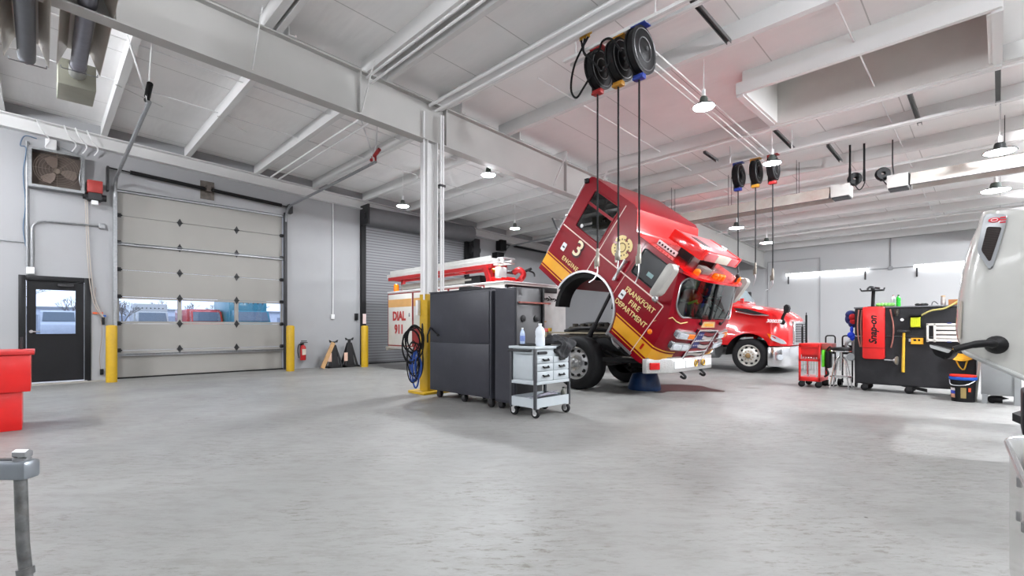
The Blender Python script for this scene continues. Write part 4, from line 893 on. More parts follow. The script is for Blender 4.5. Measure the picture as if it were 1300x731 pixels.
MB().cyl((-6.55,7.55,1.06),(-6.55,7.55,1.13),0.04,seg=10).build('yellow_filler_cap', M_YEL, fx)
MB().box(-4.75,-4.25,7.7,8.46,0.42,1.02,bev=0.02).build('radiator', M_BLACK, fx)
MB().cyl((-5.68,7.5,0.70),(-5.36,7.5,1.22),0.05,seg=12).cyl((-5.36,7.5,1.22),(-5.02,7.5,1.78),0.032,seg=12).build('lift_cylinder', M_DKST, fx)
MB().box(-4.9,-4.0,7.05,7.62,0.55,0.62).tube(bez([(-4.85,7.2,0.95),(-4.6,7.15,0.8),(-4.5,7.15,0.7),(-4.3,7.2,0.62)]),0.035,seg=8).tube(bez([(-5.0,7.3,0.7),(-4.6,7.25,0.6),(-4.2,7.3,0.65)]),0.03,seg=8).build('step_and_hoses', M_BLACK, fx)
MB().tube(bez([(-4.72,7.1,0.98),(-4.66,7.06,0.88),(-4.56,7.06,0.8)]),0.035,seg=8).build('bright_pipe', M_ALU, fx)
MB().tube(bez([(-4.9,7.6,1.2),(-4.8,7.55,1.35),(-4.7,7.6,1.45)]),0.04,seg=8).cyl((-4.75,7.55,1.02),(-4.75,7.55,1.25),0.045,seg=10).build('coolant_hose', M_BLACK, fx)
# bumper
bz0, bz1 = 0.40, 0.635
bp_ = [(-3.97,6.93),(-3.76,7.32),(-3.74,7.36),(-3.74,8.85),(-3.76,8.89),(-3.97,9.24)]
bb_ = MB(); bb_.prism([(x,y,bz0) for x,y in bp_]+[(-4.05,9.24,bz0),(-4.05,6.93,bz0)],(0,0,bz1-bz0),bev=0.014)
bb_.build('bumper', M_TREAD, fx)
MB().prism([(-4.45,6.98,bz1),(-3.97,6.95,bz1),(-3.77,7.34,bz1),(-3.77,8.87,bz1),(-3.97,9.22,bz1),(-4.45,9.2,bz1)],(0,0,0.02)).build('bumper_deck', mat('worn tread deck', (120, 116, 110), 0.45, 0.4, var=0.2, scale=30, bump=0.4, bscale=60), fx)
d_ = Vector((0.21,0.39,0)).normalized(); n_ = Vector((d_.y,-d_.x,0)); c_ = Vector((-3.905,7.05,0))
MB().prism([c_-d_*0.09+Vector((0,0,0.46)),c_+d_*0.09+Vector((0,0,0.46)),c_+d_*0.09+Vector((0,0,0.575)),c_-d_*0.09+Vector((0,0,0.575))],n_*0.035,bev=0.01).build('corner_lamp', mat('red lamp lens',(190,20,24),0.2,coat=0.4), fx)
for a, c, m, nm in ((7.40,7.78,M_PIPEW,'bumper_panel'),(7.80,8.12,M_PIPEW,'bumper_panel'),(8.56,8.82,M_PIPEW,'bumper_panel'),(8.24,8.40,M_CHROME,'bumper_lamp')):
    MB().box(-3.745,-3.725,a,c,0.455,0.585,bev=0.008).build(nm,m,fx)
for y in (8.16,8.46): MB().tube(arc((-3.72,y,0.52),0.05,0,360,14,'yz')[:-1],0.014,seg=6,closed=True).build('bumper_fitting', MATS['brass'], fx)
for y in (7.75,8.5): MB().tube(bez([(-3.85,y,0.42),(-3.76,y,0.36),(-3.72,y+0.02,0.31),(-3.76,y+0.04,0.28),(-3.82,y+0.04,0.31)]),0.022,seg=8).build('tow_hook', M_DKST, fx)
MB().lathe([(0.05,0),(0.06,0.3),(0.13,0.42),(0.14,0.44),(0.10,0.43),(0.02,0.35),(0,0.35)],(-4.25,9.0,0.80),(1,0,0),24).build('speaker_horn', M_CHROME, fx)
MB().box(-4.3,-4.1,8.95,9.05,0.655,0.76).build('speaker_bracket', M_DKST, fx)
MB().prism([(-3.86,8.55,0.66),(-3.86,9.0,0.66),(-3.86,8.72,0.86)],(0.02,0,0)).build('red_bumper_flag', M_TOOLRED, fx)

# ------------------------------------------------------------------ the red semi truck behind
def NX(x): return x if x < -4.0 else -4.0 + (x+4.0)*0.55
rt = thing('semi_truck', 'bright red semi truck with chrome bumper behind the fire engine', 'truck', (-5.5, 13.85, 0))
TY = 13.85
def wid(x): return 1.15 if x < -3.9 else 1.15 - 0.36*((x+3.9)/0.57)**2
def topz(x):
    P = [(-5.1,1.80),(-4.78,1.745),(-4.25,1.665),(-3.85,1.555),(-3.5,1.42),(-3.40,1.36),(-3.32,1.24)]
    for (a,p),(b,q) in zip(P,P[1:]):
        if x <= b: return p+(q-p)*(x-a)/(b-a)
    return P[-1][1]
def botz(x):
    d = abs(x+4.44)
    return 0.43+math.sqrt(max(0,0.56**2-d*d)) if d < 0.5 else 0.69
hm = MB(); rows = []
xs = [-5.1,-5.0,-4.95,-4.93,-4.88,-4.8,-4.7,-4.55,-4.44,-4.3,-4.2,-4.1,-4.02,-3.96,-3.93,-3.85,-3.7,-3.55,-3.45,-3.40,-3.36,-3.33,-3.32]
for x in xs:
    w = wid(x); z = topz(x); zb = botz(x); r = []; x = NX(x)
    sh = 0.62 + 0.38*max(0,min(1,(-3.3-x)/1.2))
    half = [(1.0,zb),(1.0,max(zb+0.04,0.9)),(0.985,max(zb+0.06,1.05)),(0.93,1.0+(z-1.0)*0.35),(0.87,1.0+(z-1.0)*0.72),(0.80,z-0.07),(0.66,z-0.015),(0.35,z),(0.0,z+0.01)]
    for k, q in half: r.append((x, TY-w*k, q))
    for k, q in reversed(half[:-1]): r.append((x, TY+w*k, q))
    rows.append(r)
hm.grid(rows); hm.quad(rows[-1][::-1]); hood = hm.build('hood', M_RED, rt, sharp=32)
for s in (-1,1):
    fy = TY+s*1.151
    f_ = MB(); A, B = [], []
    for a in range(0,181,10):
        ca, sa = math.cos(math.radians(a)), math.sin(math.radians(a)); A.append((-4.44+0.56*ca, fy, 0.43+0.56*sa)); B.append((-4.44+0.56*ca, fy-s*0.5, 0.43+0.56*sa))
    f_.grid([A,B]).build('fender_liner', M_BLACK, hood)
    lh = MB(); lh.prism(rounded([(-3.98,fy-s*0.01,0.98),(-3.86,fy-s*0.01,0.95),(-3.66,fy-s*0.16,0.82),(-3.62,fy-s*0.22,0.74),(-3.70,fy-s*0.12,0.74),(-3.88,fy-s*0.01,0.83)],0.02),(0,s*0.03,0)).build('headlight', M_LENS, hood)
    MB().prism([(-3.99,fy+s*0.01,0.99),(-3.90,fy+s*0.01,0.965),(-3.92,fy+s*0.01,0.86)],(0,s*0.018,0)).build('amber_corner_lens', M_AMBER, hood)
    MB().prism([(-4.82,TY+s*1.085,1.64),(-4.5,TY+s*1.08,1.615),(-3.98,TY+s*1.075,1.44),(-4.3,TY+s*1.09,1.47),(-4.7,TY+s*1.10,1.56)],(0,s*0.02,0)).build('hood_vent', M_BLACK, hood)
    MB().tube([(-4.75,TY+s*1.13,1.55),(-4.35,TY+s*1.12,1.455),(-3.97,TY+s*1.11,1.425)],0.016,seg=6).build('vent_trim', M_CHROME, hood)
    if s > 0: continue
    MB().tube(bez([(-3.70,TY+s*1.02,1.28),(-3.66,TY+s*1.12,1.38),(-3.58,TY+s*1.16,1.52)]),0.035,seg=8).ball((-3.69,TY+s*1.03,1.27),0.07,(1,0.5,1)).build('mirror_arm', M_BLACK, hood)
    MB().prism(rounded([(-3.62,TY+s*1.18,1.50),(-3.54,TY+s*1.18,1.48),(-3.50,TY+s*1.18,1.62),(-3.56,TY+s*1.18,1.70),(-3.62,TY+s*1.18,1.66)],0.03),(0,-s*0.14,0),bev=0.01).build('hood_mirror', M_BLACK, hood)
    MB().prism([(-3.625,TY+s*1.175,1.51),(-3.625,TY+s*1.175,1.66),(-3.625,TY+s*1.05,1.66),(-3.625,TY+s*1.05,1.51)],(-0.004,0,0)).build('mirror_glass', M_CHROME, hood)
text('lettering','300038',M_PIPEW,hood,(-3.85,TY-1.128,1.29),(1,0,-0.06),(0,0.25,1),0.115,0.006,0.002,shear=0.2)
MB().box(-4.78,-4.7,TY-0.75,TY-0.69,1.76,1.9).build('hood_beacon', M_RED, hood)
bpm = MB(); pts = [(-4.0,12.70),(-3.84,12.71),(-3.68,12.80),(-3.58,12.98),(-3.50,13.3),(-3.48,13.85),(-3.50,14.4),(-3.58,14.72),(-3.68,14.90),(-3.84,14.99),(-4.0,15.0)]
bpm.prism([(x,y,0.18) for x,y in pts],(0,0,0.49),bev=0.03).build('bumper', M_CHROME, rt, sharp=50)
for s in (-1,1): MB().cyl((-3.74,TY+s*1.10,0.42),(-3.71,TY+s*1.135,0.42),0.07,seg=14).build('fog_lamp', M_LENS, rt)
MB().box(-3.70,-3.57,TY-0.46,TY+0.46,0.70,1.30,bev=0.03).build('grille_surround', M_CHROME, rt)
MB().box(-3.572,-3.56,TY-0.39,TY+0.39,0.76,1.24).build('grille_mesh', band_material('truck grille mesh',(40,40,42),(150,150,152),'Z',0.06,0.5,0.3,0.6,0.3), rt)
cbx = MB(); cp = [(-6.9,0.85),(-6.9,2.5),(-6.75,2.6),(-5.65,2.6),(-5.45,2.52),(-4.98,1.80),(-5.02,0.85)]
cbx.prism([(x,TY-1.08,z) for x,z in cp],(0,2.16,0),bev=0.05); tcab = cbx.build('cab', M_RED, rt)
wa, wb = Vector((-5.43,0,2.46)), Vector((-5.01,0,1.86)); nn = Vector((0.82,0,0.57))*0.012
MB().prism(rounded([wa+nn+Vector((0,TY-0.98,0)),wb+nn+Vector((0,TY-1.02,0)),wb+nn+Vector((0,TY+1.02,0)),wa+nn+Vector((0,TY+0.98,0))],0.06),nn*0.6).build('windshield', mat('truck windshield', (120,132,136), 0.05, 0.0, spec=0.9), tcab)
for s in (-1,1):
    MB().prism(rounded([(-6.1,TY+s*1.085,1.75),(-5.2,TY+s*1.085,1.72),(-5.55,TY+s*1.085,2.35),(-6.1,TY+s*1.085,2.38)],0.06),(0,s*0.01,0)).build('door_window', MATS['truck windshield'], tcab)
    MB().box(-5.3,-5.2,TY+s*1.25-0.08,TY+s*1.25+0.08,1.7,2.2,bev=0.03).cyl((-5.25,TY+s*1.08,1.95),(-5.25,TY+s*1.2,1.95),0.02,seg=8).build('door_mirror', M_BLACK, tcab)
    MB().cyl((-6.8,TY+s*0.85,0.62),(-5.3,TY+s*0.85,0.62),0.30,seg=24).build('fuel_tank', M_ALU, rt)
    wheel(rt,(-4.44,TY+s*1.12,0.43),0.43,0.28,0.27,s,mat('steel rim',(206,204,198),0.35,0.5,var=0.06),fancy=True)
MB().box(-9.0,-4.0,TY-0.45,TY-0.35,0.6,0.8).box(-9.0,-4.0,TY+0.35,TY+0.45,0.6,0.8).build('frame_rails', M_DKST, rt)
for s in (-1,1): wheel(rt,(-8.4,TY+s*1.12,0.43),0.43,0.28,0.27,s,M_ALU,True)

# ------------------------------------------------------------------ the white truck at the right
wt = thing('white_truck', 'white truck with its hood tilted over, cut by the right side of the photo', 'truck', (1.6, 7.4, 0))
HY = 6.30
# hood sections along its length (top of the tilted hood first): left edge x, right edge x at each height
sec = [(2.245,-0.115,1.0),(2.235,-0.12,1.05),(2.13,-0.145,1.12),(2.0,-0.19,1.16),(1.85,-0.225,1.18),(1.68,-0.255,1.19),(1.5,-0.275,1.19),(1.34,-0.29,1.18),(1.15,-0.30,1.14),(1.02,-0.288,1.06),(0.95,-0.26,0.98),(0.915,-0.235,0.93)]
hw = MB(); rows = []
def low(x): return 0.915 - (x+0.235)*0.545
for z, xl, xr in sec:
    r = []
    for dx, dy in ((xr-xl,0.0),(0.62,0.0),(0.40,0.0),(0.22,0.0),(0.12,0.006),(0.06,0.025),(0.02,0.065),(0.0,0.13),(-0.02,0.4),(-0.03,0.9),(-0.02,1.5),(0.0,1.87),(0.02,1.935),(0.06,1.975),(0.12,1.994),(0.4,2.0),(xr-xl,2.0)):
        x = xl+dx; zz = z
        if z > 2.1: zz = z - 0.36*dx*(z-2.1)/0.145*0.5
        k = max(0,(1.34-z)/(1.34-0.915)); zz = zz - k*(0.545*dx)
        r.append((x, HY+dy, zz))
    rows.append(r)
hw.grid(rows); whood = hw.build('hood', M_WHITE, wt, sharp=60)
MB().tube([(rows[-1][k][0],rows[-1][k][1],rows[-1][k][2]-0.012) for k in range(0,17)],0.022,seg=8).build('hood_edge_trim', mat('grey rubber edge',(168,170,168),0.5), whood)
yv = HY-0.004
ov = [(-0.100,2.205),(0.052,2.175),(0.030,2.05),(-0.045,1.70),(-0.068,1.682),(-0.135,1.82),(-0.150,1.88)]
iv = [(-0.083,2.08),(0.014,2.062),(-0.058,1.765),(-0.072,1.76),(-0.122,1.865)]
MB().prism(rounded([(x,yv,z) for x,z in ov],0.03),(0,-0.03,0),bev=0.01).build('vent_surround', mat('satin chrome vent', (150,152,154), 0.3, 0.8, var=0.05), whood)
MB().prism(rounded([(x,yv-0.028,z) for x,z in iv],0.02),(0,-0.01,0)).build('vent_mesh', band_material('vent mesh',(30,26,26),(64,54,52),'Z',0.016,0.5,0.4,0.2,0.5), whood)
MB().prism([( -0.035+0.040*math.cos(a*PI/10), yv-0.03, 2.135+0.022*math.sin(a*PI/10)) for a in range(20)],(0,-0.006,0)).build('red_badge', mat('badge red',(190,20,40),0.3), whood)
for x_, z_ in ((0.022,2.150),(0.024,2.128),(0.020,2.106)): MB().box(x_-0.02,x_+0.018,yv-0.037,yv-0.030,z_-0.006,z_+0.006).build('badge_stroke', mat('badge red',(190,20,40),0.3), whood)
MB().tube([( -0.035+0.022*math.cos(a*PI/6), yv-0.037, 2.135+0.012*math.sin(a*PI/6)) for a in range(12)],0.003,seg=5,closed=True).build('badge_ring', M_PIPEW, whood)
MB().prism([(-0.278,HY+0.055,1.04),(-0.262,HY+0.03,1.04),(-0.252,HY+0.03,1.40),(-0.27,HY+0.055,1.40)],(-0.006,-0.004,0)).build('side_marker_strip', mat('dull marker strip',(170,164,152),0.4), whood)
# hood mirror on its arm
MB().lathe([(0.085,0),(0.08,0.03),(0.05,0.08),(0.03,0.11)],(-0.02,HY,0.985),(-0.35,-1,0.05),18).build('mirror_base', M_BLACK, whood)
MB().tube(bez([(-0.02,HY-0.02,0.985),(-0.08,HY-0.16,1.0),(-0.18,HY-0.22,0.985),(-0.30,HY-0.24,0.94)]),[0.04]*6+[0.034]*6+[0.03]*7,seg=10).build('mirror_arm', M_BLACK, whood)
mh = MB(); mp = rounded([(-0.47,HY-0.34,0.99),(-0.30,HY-0.22,0.935),(-0.32,HY-0.22,0.87),(-0.36,HY-0.24,0.845),(-0.43,HY-0.30,0.885)],0.03)
mh.prism(mp,(0.03,0.13,-0.01),bev=0.012); mh.build('mirror_shell', M_BLACK, whood)
MB().prism(rounded([(-0.462,HY-0.345,0.985),(-0.315,HY-0.237,0.935),(-0.335,HY-0.24,0.905),(-0.455,HY-0.335,0.955)],0.01),(-0.002,-0.006,0)).build('mirror_glass', mat('pale mirror',(214,216,216),0.1,0.3), whood)
# chassis, out of frame to the right
MB().box(0.75,5.5,6.9,7.0,0.65,0.85).box(0.75,5.5,7.6,7.7,0.65,0.85).box(0.6,0.78,6.4,8.2,0.42,0.72,bev=0.03).build('frame_rails', M_DKST, wt)
MB().prism([(x,6.35,z) for x,z in ((2.0,0.9),(2.05,1.9),(2.4,2.7),(4.0,2.7),(4.0,0.9))],(0,1.9,0),bev=0.05).build('cab', M_WHITE, wt)
MB().box(0.5,0.75,6.5,8.1,0.74,0.95).prism([(0.55,6.6,0.9),(0.75,6.6,0.9),(0.7,6.6,1.3),(0.6,6.6,1.3)],(0,1.4,0)).build('hinge_support', M_BLACK, wt)
for s, y in ((-1,6.36),(1,8.24)): wheel(wt,(1.55,y,0.48),0.48,0.28,0.29,s,M_ALU)
for s, y in ((-1,6.36),(1,8.24)): wheel(wt,(4.8,y,0.48),0.48,0.28,0.29,s,M_ALU,True)
# corner of another white vehicle in the near right
wv = thing('service_vehicle', 'white vehicle bumper corner with chrome step in the near right of the photo', 'vehicle', (0.9, 2.3, 0.18))
vb = MB(); ol = [(0.030,2.80),(0.026,2.76),(0.028,2.70),(0.052,2.18),(0.085,1.75),(1.6,1.6),(1.6,2.90),(0.10,2.90),(0.05,2.85)]
vb.prism([(x,y,0.19) for x,y in ol],(0,0,0.49),bev=0.012).build('bumper', M_WHITE, wv)
MB().prism([(x-0.004*(x<0.2),y,0.682) for x,y in ol],(0,0,0.02),bev=0.008).build('chrome_step', M_CHROME, wv)
MB().tube([(0.10,2.90,0.69),(0.05,2.85,0.69),(0.028,2.80,0.69),(0.024,2.76,0.69),(0.026,2.70,0.69),(0.050,2.18,0.69),(0.083,1.75,0.69)],0.013,seg=8).build('step_edge', M_CHROME, wv)
for z, y in ((0.635,2.32),(0.52,2.33),(0.535,2.16)): MB().box(0.047-(y-2.3)*0.045-0.008,0.06,y-0.014,y+0.014,z-0.016,z+0.016,bev=0.004).build('grey_clip', mat('grey clip',(120,120,120),0.5), wv)
MB().box(0.066,1.6,2.30,2.72,0.70,1.05,bev=0.02).build('tail_panel', mat('pale tail panel',(214,212,206),0.4), wv)
MB().box(0.056,0.10,2.5,2.70,0.76,0.92,bev=0.01).build('tail_lamp', M_BLACK, wv)
MB().prism([(0.07,2.68,0.77),(0.034,2.70,0.785),(0.07,2.74,0.80)],(0,0,0.03)).build('black_tab', M_BLACK, wv)
MB().cyl((0.9,2.55,0.3),(0.9,2.75,0.3),0.3,seg=28).cyl((1.0,2.4,0.25),(1.0,2.9,0.25),0.05,seg=10).build('wheel', M_TIRE, wv)

# ------------------------------------------------------------------ around the column
def hank(cx, cy, z0, z1, w, n, r, jit):
    pts = []
    for k in range(n):
        a0 = random.uniform(-jit, jit); b0 = random.uniform(-jit, jit)
        zt, zbm = z1 - abs(a0), z0 + abs(b0)*2.5
        for a in range(0, 360, 30):
            t = math.radians(a+90)
            pts.append((cx + a0*0.4 + 0.70*w*(1+b0)*math.cos(t) + 0.008*k, cy + a0*0.4 + 0.71*w*(1+b0)*math.cos(t) - 0.008*k, (zt+zbm)/2 + (zt-zbm)/2*math.sin(t)))
    return pts
t = tag(MB().tube(bez(hank(-7.02,4.57,0.52,1.19,0.155,6,0.02,0.10),3),0.013,seg=6).build('air_hose', M_RUBBER), 'coiled black hose hanging on the yellow-footed column', 'hose')
t = tag(MB().tube(bez(hank(-7.01,4.58,0.06,0.75,0.06,5,0.02,0.10),3),0.014,seg=6).build('extension_cord', mat('blue cord',(26,70,150),0.5)), 'blue extension cord bundled below the black hose on the column', 'cord')
t = tag(MB().tube(bez(hank(-6.99,4.56,0.16,0.95,0.10,4,0.02,0.10),3),0.009,seg=6).build('extension_cord', M_BLACK), 'thin black cords tangled with the blue cord on the column', 'cord')
tag(MB().tube(bez([(-7.0,4.70,0.9),(-6.93,4.66,1.2),(-6.82,4.60,1.06),(-6.95,4.68,0.6),(-6.99,4.70,0.4)]),0.011,seg=6).build('hanging_cable', M_BLACK), 'black cable looped between the column and the charcoal cabinet', 'cable')

# ------------------------------------------------------------------ rolling tool cabinets seen from behind
def caster(p, x, y, r, label=None, dirx=1, mm=None):
    c = MB(); c.cyl((x, y-0.02, r),(x, y+0.02, r), r, seg=20)
    w_ = c.build('caster_wheel', mm or M_RUBBER, p)
    b = MB(); b.box(x-0.03,x+0.05*dirx,y-0.034,y-0.026,r*0.8,r*2.05).box(x-0.03,x+0.05*dirx,y+0.026,y+0.034,r*0.8,r*2.05).box(x-0.05,x+0.05,y-0.04,y+0.04,r*2.05,r*2.15).cyl((x,y-0.036,r),(x,y+0.036,r),0.012,seg=8)
    b.build('caster_fork', M_DKST, w_)
tc = thing('tool_cabinet', 'wide charcoal roll-around tool cabinet seen from behind beside the column', 'tool cabinet', (-5.8, 4.85, 0))
MB().box(-6.56,-5.06,4.56,5.18,0.13,1.70,bev=0.012).build('body', M_CAB, tc)
bk = MB(); bk.box(-6.53,-5.09,4.545,4.56,0.92,1.66,bev=0.005).box(-6.53,-5.09,4.545,4.56,0.16,0.90,bev=0.005).build('back_panel', M_CAB, tc)
MB().box(-6.57,-5.05,4.55,5.19,1.70,1.715).build('top_lid', M_CAB, tc)
MB().tube([(-6.46,4.54,1.12),(-6.46,4.50,1.14),(-6.45,4.44,1.02),(-6.45,4.44,0.90)],0.014,seg=6).tube([(-6.46,4.50,1.14),(-6.24,4.49,1.02)],0.012,seg=6).ball((-6.24,4.49,1.02),0.022).build('cord_hook', M_BLACK, tc)
for x, y in ((-6.42,4.66),(-5.78,4.66),(-5.12,4.62),(-6.42,5.08),(-5.78,5.08),(-5.12,5.08)): caster(tc,x,y,0.06)
tl = thing('tool_locker', 'narrow charcoal side locker with two round black latches', 'locker', (-4.8, 4.9, 0))
MB().box(-5.0,-4.60,4.585,5.13,0.10,1.695,bev=0.01).build('body', M_CAB, tl)
MB().box(-4.60,-4.585,4.60,5.12,0.12,1.68,bev=0.005).build('door', mat('dark locker door',(54,54,56),0.45,var=0.06), tl)
for y in (4.72, 4.98): 
    MB().lathe([(0.045,0),(0.045,0.012),(0.03,0.02),(0,0.02)],(-4.585,y,1.27),(1,0,0),18).tube(arc((-4.57,y,1.26),0.035,200,340,8,'yz'),0.008,seg=6).build('round_latch', M_BLACK, tl)
MB().box(-4.99,-4.61,4.575,4.585,0.14,1.66).build('back_panel', M_CAB, tl)
for x, y in ((-4.95,4.66),(-4.66,4.66),(-4.66,5.06),(-4.95,5.06)): caster(tl,x,y,0.045)
MB().box(-4.585,-4.55,5.09,5.125,0.4,1.70).build('corner_post', M_BLACK, tl)
tag(MB().box(-4.57,-4.54,4.62,5.25,1.475,1.497).build('pry_bar', mat('rusty red bar',(128,60,50),0.5)), 'rusty red bar held across the side of the narrow locker', 'bar')
tag(MB().box(-6.05,-5.75,4.75,5.0,1.716,1.79,bev=0.02).build('tool_case', M_BLACK), 'flat black case lying on top of the wide charcoal cabinet', 'case')

# ------------------------------------------------------------------ grey service cart
gc = thing('service_cart', 'light grey service cart with six drawers beside the charcoal locker', 'cart', (-4.28, 4.75, 0))
CX0, CX1, CY0, CY1 = -4.52, -4.06, 4.40, 5.10
M_DKP = mat('dark cart post',(58,60,64),0.4)
for x in (CX0,CX1-0.035):
    for y in (CY0,CY1-0.035): MB().box(x,x+0.035,y,y+0.035,0.11,0.90,bev=0.004).build('corner_post', M_DKP, gc)
MB().box(CX0-0.01,CX1+0.012,CY0-0.012,CY1+0.012,0.87,0.905,bev=0.008).build('top_tray', M_CART, gc)
MB().box(CX0+0.02,CX1-0.02,CY0+0.03,CY1-0.03,0.46,0.87).build('drawer_case', M_CART, gc)
MB().box(CX0,CX1,CY0+0.004,CY1-0.004,0.42,0.46,bev=0.004).build('case_sill', M_CART, gc)
MB().box(CX0+0.01,CX1-0.005,CY0+0.006,CY1-0.006,0.13,0.145).box(CX1-0.014,CX1-0.004,CY0+0.03,CY1-0.03,0.13,0.25).box(CX0+0.03,CX1-0.03,CY0+0.004,CY0+0.012,0.13,0.25).box(CX0+0.004,CX0+0.012,CY0+0.03,CY1-0.03,0.13,0.25).box(CX0+0.03,CX1-0.03,CY1-0.012,CY1-0.004,0.13,0.25).build('lower_shelf', M_CART, gc)
MB().box(CX0+0.05,CX1-0.06,CY0+0.018,CY0+0.03,0.48,0.80,bev=0.005).build('side_panel', M_CART, gc)
ym = (CY0+CY1)/2
for a, c in ((CY0+0.04,ym-0.004),(ym+0.004,CY1-0.04)):
    for z0_, z1_ in ((0.465,0.585),(0.592,0.68),(0.687,0.77)):
        dw = MB().box(CX1-0.022,CX1-0.002,a,c,z0_,z1_,bev=0.004).build('drawer', M_CART, gc)
        yh = (a+c)/2; MB().tube([(CX1,yh-0.05,(z0_+z1_)/2+0.012),(CX1+0.02,yh-0.045,(z0_+z1_)/2),(CX1+0.02,yh+0.045,(z0_+z1_)/2),(CX1,yh+0.05,(z0_+z1_)/2+0.012)],0.012,seg=6).build('pull', M_BLACK, dw)
MB().tube([(CX1-0.01,CY0+0.06,0.82),(CX1-0.008,CY0+0.22,0.82)],0.018,seg=6).build('smudged_brand_mark', M_DKST, gc)
MB().tube([(CX0+0.06,CY0-0.01,0.85),(CX0+0.05,CY0-0.07,0.85),(CX1-0.07,CY0-0.07,0.85),(CX1-0.06,CY0-0.01,0.85)],0.015,seg=8).build('push_handle', M_DKST, gc)
for x, y in ((CX0+0.04,CY0+0.05),(CX1-0.04,CY0+0.05),(CX1-0.04,CY1-0.05),(CX0+0.04,CY1-0.05)):
    c = MB(); c.lathe([(0.02,-0.02),(0.058,-0.02),(0.062,-0.012),(0.062,0.012),(0.058,0.02),(0.02,0.02)],(x,y,0.062),(0,1,0),20); cw_ = c.build('caster_wheel', M_RUBBER, gc)
    MB().cyl((x,y-0.024,0.062),(x,y+0.024,0.062),0.034,seg=14).build('caster_hub', M_PIPEW, cw_)
    MB().box(x-0.025,x+0.025,y-0.032,y-0.026,0.05,0.13).box(x-0.025,x+0.025,y+0.026,y+0.032,0.05,0.13).box(x-0.035,x+0.035,y-0.034,y+0.034,0.118,0.13).build('caster_fork', M_ALU, cw_)
def bottle(name, label, x, y, z, r, h, body, cap, neck=0.4, capn='cap'):
    t = thing(name, label, 'bottle', (x,y,z))
    MB().lathe([(0,0),(r*0.9,0),(r,0.01),(r,h*0.35),(r*0.93,h*0.42),(r,h*0.5),(r,h*0.66),(r*0.8,h*0.78),(r*neck,h*0.88),(r*neck,h*0.93)],(x,y,z),(0,0,1),18).build('body', body, t)
    MB().cyl((x,y,z+h*0.925),(x,y,z+h),r*neck*1.1,seg=12).build(capn, cap, t); return t
M_PET = mat('pale water bottle',(178,196,222),0.15,var=0.2,scale=30)
bw = bottle('water_bottle','pale blue plastic water bottle standing on the grey service cart',-4.40,4.52,0.906,0.033,0.235,M_PET,M_PIPEW)
MB().lathe([(0.0342,0.06),(0.0342,0.13)],(-4.40,4.52,0.906),(0,0,1),18).build('label', mat('blue bottle label',(110,130,190),0.4,var=0.2,scale=50), bw)
bottle('fluid_jug','white plastic jug standing on the grey service cart',-4.16,4.60,0.906,0.062,0.29,mat('white jug',(214,220,228),0.4),M_PIPEW,0.35)
tag(MB().box(-4.42,-4.18,4.46,4.84,0.906,0.93,bev=0.01).build('tool_mat', M_BLACK), 'flat black tray lying on the top of the grey service cart', 'tray')
jr = []
for a in range(27):
    f = a/26; row = []
    for b_ in range(23):
        g = b_/22; y = 4.80 + 0.34*g + 0.03*math.sin(9*f+2)
        fold = 0.022*math.sin(14*g+5*f)+0.018*math.sin(23*g-9*f+1)+0.02*math.sin(11*f+7*g)
        L_ = 0.62*f
        if L_ < 0.36: x, z = -4.42+L_+0.02*math.sin(8*g), 0.935 + 0.045*math.sin(PI*min(1,L_/0.36))*math.sin(PI*(0.15+0.7*g)) + abs(fold)
        else:
            q = L_-0.36; x, z = -4.045+0.02*math.sin(q*20)+fold*0.6+0.012, 0.93 - q*0.62*(0.7+0.6*math.sin(PI*g)) + 0.01
        row.append((x, y, z))
    jr.append(row)
jk = MB().grid(jr); r_ = bmesh.ops.extrude_face_region(jk.bm, geom=list(jk.bm.faces))
bmesh.ops.translate(jk.bm, verts=[v for v in r_['geom'] if isinstance(v, bmesh.types.BMVert)], vec=(0.012,0,0.022))
jo = jk.build('black_jacket', mat('black jacket cloth',(34,35,38),0.7,var=0.3,scale=18,bump=0.5,bscale=30), sharp=80); tag(jo,'crumpled black jacket draped over the corner of the service cart','jacket')
tag(MB().prism(bez([(-4.42,4.55,0.16),(-4.2,4.5,0.22),(-4.1,4.6,0.27),(-4.09,4.85,0.27),(-4.2,4.93,0.22),(-4.42,4.9,0.16)],3),(0,0,0.02)).prism([(-4.40,4.58,0.20),(-4.11,4.60,0.28),(-4.10,4.88,0.31),(-4.38,4.92,0.24)],(0,0,0.012)).build('shop_papers', mat('glossy papers',(150,148,160),0.3,var=0.4,scale=14)), 'loose papers and magazines on the lower shelf of the service cart', 'papers')
bottle('spray_can','small dark spray bottle on the lower shelf of the service cart',-4.12,5.02,0.146,0.032,0.2,mat('olive can',(110,112,104),0.35,0.3),M_BLACK,0.45)

# ------------------------------------------------------------------ floor clutter by the engine
bt = MB().lathe([(0.0,0),(0.26,0),(0.27,0.03),(0.24,0.18),(0.195,0.33),(0.18,0.34),(0.17,0.32),(0.0,0.27)],(0,0,0),(0,0,1),26)
for v in bt.bm.verts: v.co = Vector((v.co.x*1.15-4.60, v.co.y*1.0+7.95, v.co.z*(0.95+0.1*math.sin(6*v.co.x))))
tag(bt.build('drain_tub', mat('blue plastic tub',(16,48,92),0.35,var=0.3,scale=9)), 'blue drain tub on the floor under the fire engine bumper', 'tub')
sp = MB(); lo = []
pts = [(-4.75,8.75),(-4.45,9.15),(-4.1,9.2),(-3.8,8.95),(-3.45,8.75),(-3.42,8.62),(-3.75,8.45),(-3.95,8.2),(-4.2,8.05),(-4.1,7.75),(-4.3,7.7),(-4.5,8.2)]
vs = rounded([(x,y,0) for x,y in pts],0.12,3); sp.prism([Vector(v)+Vector((0,0,0.001)) for v in vs],(0,0,0.003))
